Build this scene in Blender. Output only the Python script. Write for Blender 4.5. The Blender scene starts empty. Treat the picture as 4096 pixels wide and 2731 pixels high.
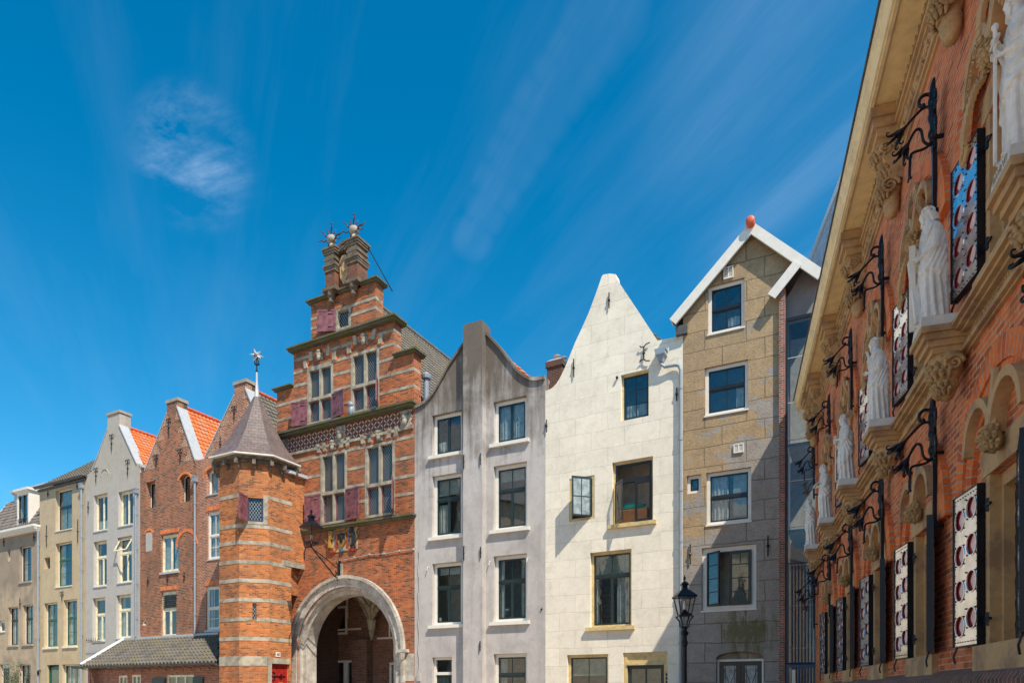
import bpy, bmesh, math, random
from math import sin, cos, pi, radians, atan, atan2, sqrt, hypot
from mathutils import Vector, Matrix, noise
from mathutils.geometry import tessellate_polygon
random.seed(7)
SC = bpy.context.scene; COL = SC.collection
# ---- camera constants: photograph coordinates are those of the 4096 x 2731 original
FX, CX, HY, EYE = 2730.667, 2048.0, 2765.0, 1.6

# ------------------------------------------------------------------ materials
def new_mat(name):
    m = bpy.data.materials.new(name); m.use_nodes = True
    nt = m.node_tree; nt.nodes.clear()
    out = nt.nodes.new('ShaderNodeOutputMaterial')
    b = nt.nodes.new('ShaderNodeBsdfPrincipled')
    nt.links.new(b.outputs[0], out.inputs[0])
    return m, nt, b
def N(nt, t, **kw):
    n = nt.nodes.new(t)
    for k, v in kw.items():
        if k in n.inputs.keys(): n.inputs[k].default_value = v
        else: setattr(n, k, v)
    return n
def C4(c): return (c[0], c[1], c[2], 1)
def noise_n(nt, vec, scale, detail=4, rough=.55, dist=0):
    n = N(nt, 'ShaderNodeTexNoise'); n.inputs['Scale'].default_value = scale
    n.inputs['Detail'].default_value = detail; n.inputs['Roughness'].default_value = rough
    n.inputs['Distortion'].default_value = dist
    nt.links.new(vec, n.inputs['Vector']); return n.outputs['Fac']
def ramp(nt, fac, stops):
    r = N(nt, 'ShaderNodeValToRGB'); nt.links.new(fac, r.inputs[0])
    e = r.color_ramp.elements
    while len(e) < len(stops): e.new(.5)
    for i, (p, c) in enumerate(stops): e[i].position = p; e[i].color = C4(c) if len(c) == 3 else c
    return r.outputs[0]
def mix(nt, fac, a, b, mode='MIX'):
    m = N(nt, 'ShaderNodeMix'); m.data_type = 'RGBA'; m.blend_type = mode
    for sock, v in ((m.inputs[0], fac), (m.inputs[6], a), (m.inputs[7], b)):
        if hasattr(v, 'links') or hasattr(v, 'is_linked'): nt.links.new(v, sock)
        elif isinstance(v, (int, float)): sock.default_value = v
        else: sock.default_value = C4(v)
    return m.outputs[2]
def mapping(nt, vec, scale=(1, 1, 1), loc=(0, 0, 0), rot=(0, 0, 0)):
    m = N(nt, 'ShaderNodeMapping'); m.inputs['Scale'].default_value = scale
    m.inputs['Location'].default_value = loc; m.inputs['Rotation'].default_value = rot
    nt.links.new(vec, m.inputs[0]); return m.outputs[0]
def bump(nt, b, h, strength=.4, dist=.02, prev=None):
    n = N(nt, 'ShaderNodeBump'); n.inputs['Strength'].default_value = strength; n.inputs['Distance'].default_value = dist
    nt.links.new(h, n.inputs['Height'])
    if prev is not None: nt.links.new(prev, n.inputs['Normal'])
    nt.links.new(n.outputs[0], b.inputs['Normal']); return n.outputs[0]
def coords(nt):
    t = N(nt, 'ShaderNodeTexCoord'); return t.outputs['UV'], t.outputs['Object']
def mathn(nt, op, a, b=None):
    m = N(nt, 'ShaderNodeMath', operation=op)
    for i, v in enumerate((a, b)):
        if v is None: continue
        if isinstance(v, (int, float)): m.inputs[i].default_value = v
        else: nt.links.new(v, m.inputs[i])
    return m.outputs[0]
def sub(nt, v, s): return v

def brick_mat(name, c1, c2, mortar, bw=.22, bh=.067, ms=.009, dark=(.07, .035, .028), darkamt=.5, stain=.35, rough=.9, ang=0, wob=.012, bumpd=.02):
    m, nt, b = new_mat(name); uv, ob = coords(nt)
    if ang: uv = mapping(nt, uv, rot=(0, 0, ang))
    w = N(nt, 'ShaderNodeTexNoise'); w.inputs['Scale'].default_value = 3; w.inputs['Detail'].default_value = 2
    nt.links.new(uv, w.inputs['Vector'])
    vm = N(nt, 'ShaderNodeVectorMath', operation='MULTIPLY_ADD'); nt.links.new(w.outputs['Color'], vm.inputs[0])
    vm.inputs[1].default_value = (wob * 2, wob * 2, 0); nt.links.new(uv, vm.inputs[2])
    def bt(a, c, mo):
        t = N(nt, 'ShaderNodeTexBrick'); nt.links.new(vm.outputs[0], t.inputs['Vector'])
        t.inputs['Color1'].default_value = C4(a); t.inputs['Color2'].default_value = C4(c); t.inputs['Mortar'].default_value = C4(mo)
        t.inputs['Scale'].default_value = 1; t.inputs['Mortar Size'].default_value = ms; t.inputs['Mortar Smooth'].default_value = .15
        t.inputs['Brick Width'].default_value = bw; t.inputs['Row Height'].default_value = bh; t.offset = .5
        return t
    t = bt(c1, c2, mortar)
    # a few burnt bricks: per brick random value thresholded
    t2 = bt((0, 0, 0), (1, 1, 1), (.5, .5, .5))
    big = noise_n(nt, ob, 1.1, 4, .6)
    thr = mathn(nt, 'ADD', t2.outputs['Color'], mathn(nt, 'MULTIPLY', big, 1.0))
    f = ramp(nt, mathn(nt, 'MULTIPLY', thr, .5), [(.62, (0, 0, 0)), (.74, (1, 1, 1))])
    f = mathn(nt, 'MULTIPLY', f, darkamt)
    dk = mix(nt, f, t.outputs['Color'], dark)
    dk = mix(nt, t.outputs['Fac'], dk, mortar)
    fine = noise_n(nt, ob, 25, 3, .6)
    st = noise_n(nt, mapping(nt, ob, (1, 1, .35)), .9, 5, .65)
    c = mix(nt, mathn(nt, 'MULTIPLY', ramp(nt, st, [(.42, (0, 0, 0)), (.68, (1, 1, 1))]), stain), dk, (.15, .09, .06))
    m9 = noise_n(nt, ob, 3.2, 6, .7, .4); c = mix(nt, .6, c, ramp(nt, m9, [(.32, (.5, .46, .44)), (.5, (1, 1, 1)), (.7, (1.18, 1.14, 1.1))]), 'MULTIPLY')
    c = mix(nt, .55, c, mix(nt, fine, (.45, .45, .45), (1.35, 1.35, 1.35)), 'MULTIPLY')
    nt.links.new(c, b.inputs['Base Color']); b.inputs['Roughness'].default_value = rough
    h = mathn(nt, 'SUBTRACT', mathn(nt, 'MULTIPLY', fine, .5), t.outputs['Fac'])
    bump(nt, b, h, .7, bumpd)
    return m

def plaster_mat(name, col, stain=(.2, .17, .13), amt=.4, block=None, jc=None, patch=None, rough=.9, streak=.5, bmp=.35, top=None, pit=0, speck=.3, mossy=None):
    m, nt, b = new_mat(name); uv, ob = coords(nt)
    n1 = noise_n(nt, ob, .8, 6, .62, .6); n2 = noise_n(nt, mapping(nt, ob, (2.2, 2.2, .22)), 1.3, 5, .65)
    n3 = noise_n(nt, ob, 9, 5, .6)
    c = mix(nt, mathn(nt, 'MULTIPLY', ramp(nt, n1, [(.45, (0, 0, 0)), (.72, (1, 1, 1))]), amt), col, stain)
    if patch:
        p = noise_n(nt, ob, .75, 7, .62, 1.4)
        gf = N(nt, 'ShaderNodeSeparateXYZ'); nt.links.new(ob, gf.inputs[0])
        p = mathn(nt, 'ADD', p, mathn(nt, 'MULTIPLY', mathn(nt, 'SUBTRACT', gf.outputs[0], patch[2]), patch[3]))
        p = mathn(nt, 'SUBTRACT', p, mathn(nt, 'MULTIPLY', mathn(nt, 'SUBTRACT', gf.outputs[2], patch[4]), patch[5]))
        c = mix(nt, ramp(nt, p, [(patch[1], (0, 0, 0)), (patch[1] + .012, (1, 1, 1))]), c, patch[0])
        n5 = noise_n(nt, ob, 2.3, 6, .65, .8)
        c = mix(nt, mathn(nt, 'MULTIPLY', ramp(nt, n5, [(.4, (0, 0, 0)), (.68, (1, 1, 1))]), .32), c, (.17, .14, .11))
    c = mix(nt, mathn(nt, 'MULTIPLY', ramp(nt, n2, [(.5, (0, 0, 0)), (.8, (1, 1, 1))]), streak), c, stain)
    if top:   # weathering that belongs to the upper part of the wall
        sx = N(nt, 'ShaderNodeSeparateXYZ'); nt.links.new(ob, sx.inputs[0])
        g = mathn(nt, 'MULTIPLY', mathn(nt, 'SUBTRACT', sx.outputs[2], top[0]), top[1])
        g = mathn(nt, 'ADD', g, mathn(nt, 'MULTIPLY', mathn(nt, 'SUBTRACT', n2, .5), 2.2))
        g = mathn(nt, 'ADD', g, mathn(nt, 'MULTIPLY', mathn(nt, 'SUBTRACT', n1, .5), 1.6))
        ss = N(nt, 'ShaderNodeMapRange'); nt.links.new(g, ss.inputs[0])
        c = mix(nt, mathn(nt, 'MULTIPLY', ss.outputs[0], top[3]), c, top[2])
    c = mix(nt, speck, c, mix(nt, n3, (.6, .6, .6), (1.35, 1.35, 1.35)), 'MULTIPLY')
    n7 = noise_n(nt, ob, 2.6, 7, .7, .5)
    c = mix(nt, .35, c, ramp(nt, n7, [(.3, (.62, .6, .58)), (.5, (1, 1, 1)), (.7, (1.12, 1.12, 1.1))]), 'MULTIPLY')
    h = mathn(nt, 'MULTIPLY', n3, .3)
    if mossy:
        sx = N(nt, 'ShaderNodeSeparateXYZ'); nt.links.new(ob, sx.inputs[0]); sq = lambda o, c0, r: mathn(nt, 'POWER', mathn(nt, 'ABSOLUTE', mathn(nt, 'DIVIDE', mathn(nt, 'SUBTRACT', o, c0), r)), 2.0)
        g = mathn(nt, 'SUBTRACT', 1.0, mathn(nt, 'ADD', sq(sx.outputs[0], mossy[0], mossy[2]), sq(sx.outputs[2], mossy[1], mossy[3])))
        g = mathn(nt, 'MULTIPLY', mathn(nt, 'MAXIMUM', g, 0.0), ramp(nt, noise_n(nt, mapping(nt, ob, (1.6, 1, .6)), 1.7, 6, .65, .5), [(.42, (0, 0, 0)), (.6, (1, 1, 1))]))
        c = mix(nt, mathn(nt, 'MINIMUM', mathn(nt, 'MULTIPLY', g, 1.3), .8), c, (.11, .105, .02))
    if pit:
        n6 = noise_n(nt, ob, 15, 5, .7)
        c = mix(nt, mathn(nt, 'MULTIPLY', ramp(nt, n6, [(.36, (1, 1, 1)), (.5, (0, 0, 0))]), pit), c, (.12, .085, .05))
        h = mathn(nt, 'ADD', h, mathn(nt, 'MULTIPLY', n6, .8))
    if block:
        w = N(nt, 'ShaderNodeTexNoise'); w.inputs['Scale'].default_value = 1.2; nt.links.new(uv, w.inputs['Vector'])
        vm = N(nt, 'ShaderNodeVectorMath', operation='MULTIPLY_ADD'); nt.links.new(w.outputs['Color'], vm.inputs[0])
        vm.inputs[1].default_value = (.11, .11, 0); nt.links.new(uv, vm.inputs[2])
        t = N(nt, 'ShaderNodeTexBrick'); nt.links.new(vm.outputs[0], t.inputs['Vector'])
        t.inputs['Color1'].default_value = (.94, .94, .94, 1); t.inputs['Color2'].default_value = (1.03, 1.03, 1.03, 1); t.inputs['Mortar'].default_value = (1, 1, 1, 1)
        t.inputs['Scale'].default_value = 1; t.inputs['Mortar Size'].default_value = block[3] if len(block) > 3 else .011; t.inputs['Mortar Smooth'].default_value = .3
        t.inputs['Brick Width'].default_value = block[0]; t.inputs['Row Height'].default_value = block[1]; t.offset = block[2]
        c = mix(nt, 1.0, c, t.outputs['Color'], 'MULTIPLY')
        if jc: c = mix(nt, mathn(nt, 'MULTIPLY', t.outputs['Fac'], mathn(nt, 'MULTIPLY', n1, 1.4 if len(block) > 3 else .95)), c, jc)
        h = mathn(nt, 'SUBTRACT', h, mathn(nt, 'MULTIPLY', t.outputs['Fac'], .8))
    nt.links.new(c, b.inputs['Base Color']); b.inputs['Roughness'].default_value = rough
    bump(nt, b, h, bmp, .03)
    return m
def stone_mat(name, c1, c2, scale=3, rough=.85, moss=None, bmp=.5):
    m, nt, b = new_mat(name); uv, ob = coords(nt)
    n = noise_n(nt, ob, scale, 6, .65); n2 = noise_n(nt, ob, scale * 6, 4, .6)
    c = ramp(nt, n, [(.35, c1), (.65, c2)])
    if moss: c = mix(nt, ramp(nt, noise_n(nt, ob, 2.2, 5, .65), [(.42, (0, 0, 0)), (.6, (1, 1, 1))]), c, moss)
    c = mix(nt, .35, c, mix(nt, n2, (.6, .6, .6), (1.3, 1.3, 1.3)), 'MULTIPLY')
    nt.links.new(c, b.inputs['Base Color']); b.inputs['Roughness'].default_value = rough
    bump(nt, b, n2, bmp, .02); return m
def paint_mat(name, c, rough=.45, metal=0, var=.12, bmp=.08, coat=0):
    m, nt, b = new_mat(name); uv, ob = coords(nt)
    n = noise_n(nt, ob, 5, 4, .6)
    d = tuple(x * (1 - var * 2) for x in c); e = tuple(min(1, x * (1 + var)) for x in c)
    nt.links.new(ramp(nt, n, [(.3, d), (.6, e)]), b.inputs['Base Color'])
    b.inputs['Roughness'].default_value = rough; b.inputs['Metallic'].default_value = metal
    if bmp: bump(nt, b, noise_n(nt, ob, 30, 3, .6), bmp, .01)
    return m
def tile_mat(name, c1, c2, tw, th, moss=None, rough=.8):
    m, nt, b = new_mat(name); uv, ob = coords(nt)
    t = N(nt, 'ShaderNodeTexBrick'); nt.links.new(uv, t.inputs['Vector'])
    t.inputs['Color1'].default_value = C4(c1); t.inputs['Color2'].default_value = C4(c2); t.inputs['Mortar'].default_value = C4(c2)
    t.inputs['Scale'].default_value = 1; t.inputs['Mortar Size'].default_value = 0.0; t.offset = 0
    t.inputs['Brick Width'].default_value = tw; t.inputs['Row Height'].default_value = th
    c = t.outputs['Color']
    if moss: c = mix(nt, ramp(nt, noise_n(nt, ob, 1.6, 6, .7), [(.45, (0, 0, 0)), (.62, (1, 1, 1))]), c, moss)
    c = mix(nt, .4, c, mix(nt, noise_n(nt, ob, 14, 4, .6), (.6, .6, .6), (1.35, 1.35, 1.35)), 'MULTIPLY')
    nt.links.new(c, b.inputs['Base Color']); b.inputs['Roughness'].default_value = rough
    bump(nt, b, noise_n(nt, ob, 20, 3, .6), .2, .01); return m
def glass_mat(name, tint=(.74, .78, .77), refl=.055, rough=.02, wav=.25):
    m, nt, b = new_mat(name); nt.nodes.remove(b)
    out = [n for n in nt.nodes if n.type == 'OUTPUT_MATERIAL'][0]
    uv, ob = coords(nt)
    tr = N(nt, 'ShaderNodeBsdfTransparent'); tr.inputs[0].default_value = C4(tint)
    gl = N(nt, 'ShaderNodeBsdfGlossy'); gl.inputs[0].default_value = (1, 1, 1, 1); gl.inputs['Roughness'].default_value = rough
    fr = N(nt, 'ShaderNodeFresnel'); fr.inputs[0].default_value = 1.5
    bn = N(nt, 'ShaderNodeBump'); bn.inputs['Strength'].default_value = wav; bn.inputs['Distance'].default_value = .01
    nt.links.new(noise_n(nt, ob, 2.2, 2, .5), bn.inputs['Height']); nt.links.new(bn.outputs[0], gl.inputs['Normal'])
    ge = N(nt, 'ShaderNodeNewGeometry'); fc = mathn(nt, 'MULTIPLY', fr.outputs[0], mathn(nt, 'SUBTRACT', 1.0, ge.outputs['Backfacing']))
    f = mathn(nt, 'MAXIMUM', mathn(nt, 'MINIMUM', mathn(nt, 'ADD', fc, refl), 1.0), 0.0)
    ms = N(nt, 'ShaderNodeMixShader'); nt.links.new(f, ms.inputs[0]); nt.links.new(tr.outputs[0], ms.inputs[1]); nt.links.new(gl.outputs[0], ms.inputs[2])
    nt.links.new(ms.outputs[0], out.inputs[0]); return m
def leaded_mat(name):
    # leaded lights: a lattice of lead cames in front of old glass
    m, nt, b = new_mat(name); out = [n for n in nt.nodes if n.type == 'OUTPUT_MATERIAL'][0]
    uv, ob = coords(nt); s = N(nt, 'ShaderNodeSeparateXYZ'); nt.links.new(uv, s.inputs[0])
    def band(sgn):
        v = mathn(nt, 'ADD', mathn(nt, 'MULTIPLY', s.outputs[0], 8.2 * sgn), mathn(nt, 'MULTIPLY', s.outputs[1], 5.6))
        v = mathn(nt, 'ABSOLUTE', mathn(nt, 'SUBTRACT', mathn(nt, 'FRACT', v), .5))
        return mathn(nt, 'GREATER_THAN', v, .43)
    k = mathn(nt, 'MAXIMUM', band(1), band(-1))
    tr = N(nt, 'ShaderNodeBsdfTransparent'); tr.inputs[0].default_value = (.35, .4, .42, 1)
    gl = N(nt, 'ShaderNodeBsdfGlossy'); gl.inputs[0].default_value = (.3, .28, .25, 1); gl.inputs['Roughness'].default_value = .08
    bn = N(nt, 'ShaderNodeBump'); bn.inputs['Strength'].default_value = .6; bn.inputs['Distance'].default_value = .02
    nt.links.new(noise_n(nt, ob, 7, 2, .5), bn.inputs['Height']); nt.links.new(bn.outputs[0], gl.inputs['Normal'])
    ms = N(nt, 'ShaderNodeMixShader'); ms.inputs[0].default_value = .22
    nt.links.new(tr.outputs[0], ms.inputs[1]); nt.links.new(gl.outputs[0], ms.inputs[2])
    b.inputs['Base Color'].default_value = (.28, .3, .32, 1); b.inputs['Roughness'].default_value = .5
    m2 = N(nt, 'ShaderNodeMixShader'); nt.links.new(k, m2.inputs[0]); nt.links.new(ms.outputs[0], m2.inputs[1]); nt.links.new(b.outputs[0], m2.inputs[2])
    nt.links.new(m2.outputs[0], out.inputs[0]); return m
def diaper_mat(name):
    m, nt, b = new_mat(name); uv, ob = coords(nt); s = N(nt, 'ShaderNodeSeparateXYZ'); nt.links.new(uv, s.inputs[0])
    def cell(o, sc, off=0.0):
        return mathn(nt, 'ABSOLUTE', mathn(nt, 'SUBTRACT', mathn(nt, 'FRACT', mathn(nt, 'ADD', mathn(nt, 'MULTIPLY', o, sc), off)), .5))
    a = cell(s.outputs[0], 2.9); c = cell(s.outputs[1], 2.9)
    d1 = mathn(nt, 'ABSOLUTE', mathn(nt, 'SUBTRACT', a, c))       # diagonals of each cell
    leaf = mathn(nt, 'LESS_THAN', d1, mathn(nt, 'MULTIPLY', mathn(nt, 'SUBTRACT', .5, mathn(nt, 'ABSOLUTE', mathn(nt, 'SUBTRACT', mathn(nt, 'ADD', a, c), .5))), .26))
    dia = mathn(nt, 'LESS_THAN', mathn(nt, 'ADD', a, c), .13)
    col = mix(nt, leaf, (.17, .05, .03), (.55, .5, .43)); col = mix(nt, dia, col, (.02, .018, .016))
    nt.links.new(col, b.inputs['Base Color']); b.inputs['Roughness'].default_value = .85
    bump(nt, b, leaf, .5, .02); return m

M = {}
M['brick_gate'] = brick_mat('brick_gate', (.62, .15, .032), (.32, .055, .016), (.42, .28, .16), dark=(.07, .035, .025), darkamt=.85, stain=.62)
M['brick_turret'] = brick_mat('brick_turret', (.64, .20, .045), (.40, .09, .022), (.44, .28, .14), bh=.075, dark=(.13, .055, .035), darkamt=.7, stain=.5)
M['brick_old'] = brick_mat('brick_old', (.50, .135, .04), (.25, .06, .024), (.46, .34, .24), bh=.082, ms=.013, dark=(.05, .04, .03), darkamt=.95, stain=.65, wob=.03, bumpd=.035)
M['brick_pinkish'] = brick_mat('brick_pinkish', (.50, .16, .07), (.28, .075, .035), (.55, .45, .35), bh=.08, ms=.012, darkamt=.35, stain=.25, wob=.02)
M['brick_shed'] = brick_mat('brick_shed', (.55, .16, .07), (.34, .09, .045), (.38, .31, .24), bh=.08, ms=.011, darkamt=.3, stain=.2)
M['brick_school'] = brick_mat('brick_school', (.86, .23, .065), (.60, .12, .035), (.62, .42, .27), bw=.225, bh=.072, ms=.009, dark=(.13, .06, .05), darkamt=.5, stain=.15, wob=.01)
M['brick_arch'] = brick_mat('brick_arch', (.88, .23, .045), (.72, .13, .03), (.5, .38, .28), bw=.1, bh=.5, ms=.009, darkamt=.2, stain=.1)
M['brick_dark'] = brick_mat('brick_dark', (.12, .05, .035), (.07, .03, .025), (.2, .17, .14), stain=.3)
M['brick_plinth'] = brick_mat('brick_plinth', (.25, .1, .07), (.14, .06, .05), (.3, .25, .2), bw=.1, bh=.2, ms=.012, darkamt=.4, stain=.3)
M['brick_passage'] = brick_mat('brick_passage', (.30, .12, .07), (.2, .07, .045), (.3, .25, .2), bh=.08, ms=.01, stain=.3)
M['brown'] = plaster_mat('plaster_brown', (.46, .35, .235), (.2, .165, .13), .75, streak=.4, top=(7.2, .8, (.2, .155, .13), .5))
M['yellow'] = plaster_mat('plaster_yellow', (.52, .41, .26), (.36, .24, .13), .45, streak=.35, top=(10.0, .9, (.42, .34, .25), .35))
M['greywhite'] = plaster_mat('plaster_grey_white', (.46, .43, .40), (.40, .36, .31), .4, streak=.35, top=(12, .45, (.42, .37, .29), .55))
M['grey'] = plaster_mat('plaster_grey', (.50, .465, .445), (.24, .22, .21), .45, streak=.6, top=(10.6, .27, (.13, .105, .085), .97), bmp=.2)
M['cream'] = plaster_mat('plaster_cream', (.86, .785, .65), (.56, .50, .41), .3, block=(1.28, .655, .5), jc=(.45, .41, .34), streak=.2, bmp=.4)
M['tan'] = plaster_mat('plaster_tan', (.45, .315, .175), (.24, .165, .10), .35, block=(1.35, .66, .42, .018), jc=(.13, .1, .07), patch=((.36, .325, .29), .505, 1.9, .07, 10.8, .05), streak=.3, bmp=.7, pit=.38, speck=.4, mossy=(2.15, 3.7, 1.1, 1.3))
M['plastergrey'] = plaster_mat('plaster_dark_grey', (.23, .2, .2), (.3, .26, .22), .4)
M['plain_cream'] = plaster_mat('plaster_vault', (.75, .7, .6), (.5, .45, .36), .3)
M['limestone'] = stone_mat('limestone', (.17, .15, .12), (.34, .30, .23), 2.5, moss=(.44, .39, .30))
M['archstone'] = stone_mat('arch_stone', (.46, .42, .36), (.64, .59, .52), 1.6, moss=(.36, .32, .27))
M['darkstone'] = stone_mat('mossy_stone', (.09, .08, .06), (.16, .14, .1), 2, moss=(.10, .10, .03))
M['sandstone'] = stone_mat('sandstone', (.52, .32, .145), (.74, .50, .25), 2.2, moss=(.36, .22, .12))
M['carved'] = stone_mat('carved_sandstone', (.34, .21, .10), (.6, .4, .2), 5, bmp=.8)
M['marble'] = stone_mat('statue_stone', (.80, .76, .71), (.88, .85, .81), 4, rough=.65, moss=(.68, .63, .57), bmp=.25)
M['darkstatue'] = M['marble']
M['concrete'] = stone_mat('chimney_cap_stone', (.3, .27, .22), (.42, .37, .3), 2)
M['white'] = paint_mat('white_paint', (.74, .70, .63), .5, var=.03)
M['creampaint'] = paint_mat('cream_paint', (.78, .70, .50), .5)
M['ochre'] = paint_mat('ochre_paint', (.62, .47, .22), .5)
M['darkgreen'] = paint_mat('dark_green_paint', (.012, .028, .03), .3)
M['green'] = paint_mat('green_paint', (.015, .1, .065), .35)
M['black'] = paint_mat('black_paint', (.012, .013, .016), .35)
M['iron'] = paint_mat('wrought_iron', (.010, .012, .02), .38, metal=.3)
M['shutter_red'] = paint_mat('oxblood_paint', (.19, .068, .08), .5, var=.3)
M['door_red'] = paint_mat('red_paint', (.33, .02, .015), .4)
M['zinc'] = paint_mat('zinc', (.27, .32, .38), .5, metal=.1, var=.05)
M['lead'] = paint_mat('lead_sheet', (.47, .48, .49), .55, metal=.15, var=.05)
M['gutter'] = paint_mat('dark_gutter', (.1, .1, .1), .6, metal=.3)
M['wood'] = paint_mat('old_wood', (.14, .11, .08), .8, var=.3)
M['soffit'] = paint_mat('cream_eaves_paint', (.92, .72, .38), .55, var=.06)
M['fascia'] = paint_mat('fascia_paint', (.88, .74, .46), .5, var=.08)
M['blueiron'] = paint_mat('blue_iron', (.03, .06, .13), .4, metal=.4)
M['steel'] = paint_mat('polished_shutter_plate', (.82, .80, .80), .15, metal=.9, var=.14, bmp=.05)
M['red_in'] = paint_mat('shutter_red_backing', (.36, .025, .03), .4)
M['pink_in'] = paint_mat('shutter_pale_tracery', (.86, .6, .56), .35, metal=.0)
M['roof_orange'] = tile_mat('orange_pantiles', (.74, .19, .04), (.56, .11, .025), .24, .3, moss=(.5, .2, .1))
M['roof_grey'] = tile_mat('grey_pantiles', (.17, .15, .125), (.09, .085, .08), .24, .3, moss=(.15, .12, .07))
M['roof_dark'] = tile_mat('dark_flat_tiles', (.11, .1, .095), (.06, .055, .055), .24, .3)
M['roof_mansard'] = tile_mat('brown_grey_tiles', (.2, .17, .15), (.12, .1, .09), .24, .28)
M['slate'] = brick_mat('purple_slate', (.19, .135, .125), (.12, .09, .085), (.05, .035, .035), bw=.26, bh=.17, ms=.006, dark=(.16, .15, .12), darkamt=.4, stain=.25, rough=.55, bumpd=.02)
M['slate_blue'] = brick_mat('blue_slate', (.36, .37, .4), (.27, .28, .31), (.04, .04, .05), bw=.4, bh=.3, ms=.01, darkamt=.2, stain=.2, rough=.4)
M['glass'] = glass_mat('window_glass')
M['glass_clear'] = glass_mat('lantern_glass', (.97, .97, .96), -.03, wav=0)
M['glass_wall'] = glass_mat('infill_glass', (.62, .66, .66), .02, wav=.12)
M['leaded'] = leaded_mat('leaded_glass')
M['curtain'] = paint_mat('curtain_cloth', (.72, .71, .7), .9, bmp=0)
M['blind'] = paint_mat('blind_cloth', (.6, .58, .5), .9, bmp=0)
M['room'] = paint_mat('room_plaster', (.62, .56, .48), .9, bmp=0)
M['diaper'] = diaper_mat('diaper_tile')
M['copper'] = paint_mat('terracotta', (.62, .12, .05), .5)
M['gold'] = paint_mat('gold_paint', (.33, .17, .035), .4)
M['heraldblue'] = paint_mat('blue_paint', (.07, .15, .24), .5)
M['heraldred'] = paint_mat('heraldic_red_paint', (.38, .06, .03), .5)
M['teal'] = paint_mat('teal_cloth', (.03, .42, .38), .8)
M['orangewood'] = paint_mat('orange_wood', (.55, .22, .08), .6)
M['cable'] = paint_mat('cable_grey', (.45, .42, .38), .6)
M['leaf'] = paint_mat('leaf_green', (.07, .13, .03), .6, var=.4)
M['lampbulb'] = paint_mat('milky_lamp_tube', (.85, .8, .72), .4)

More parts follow.
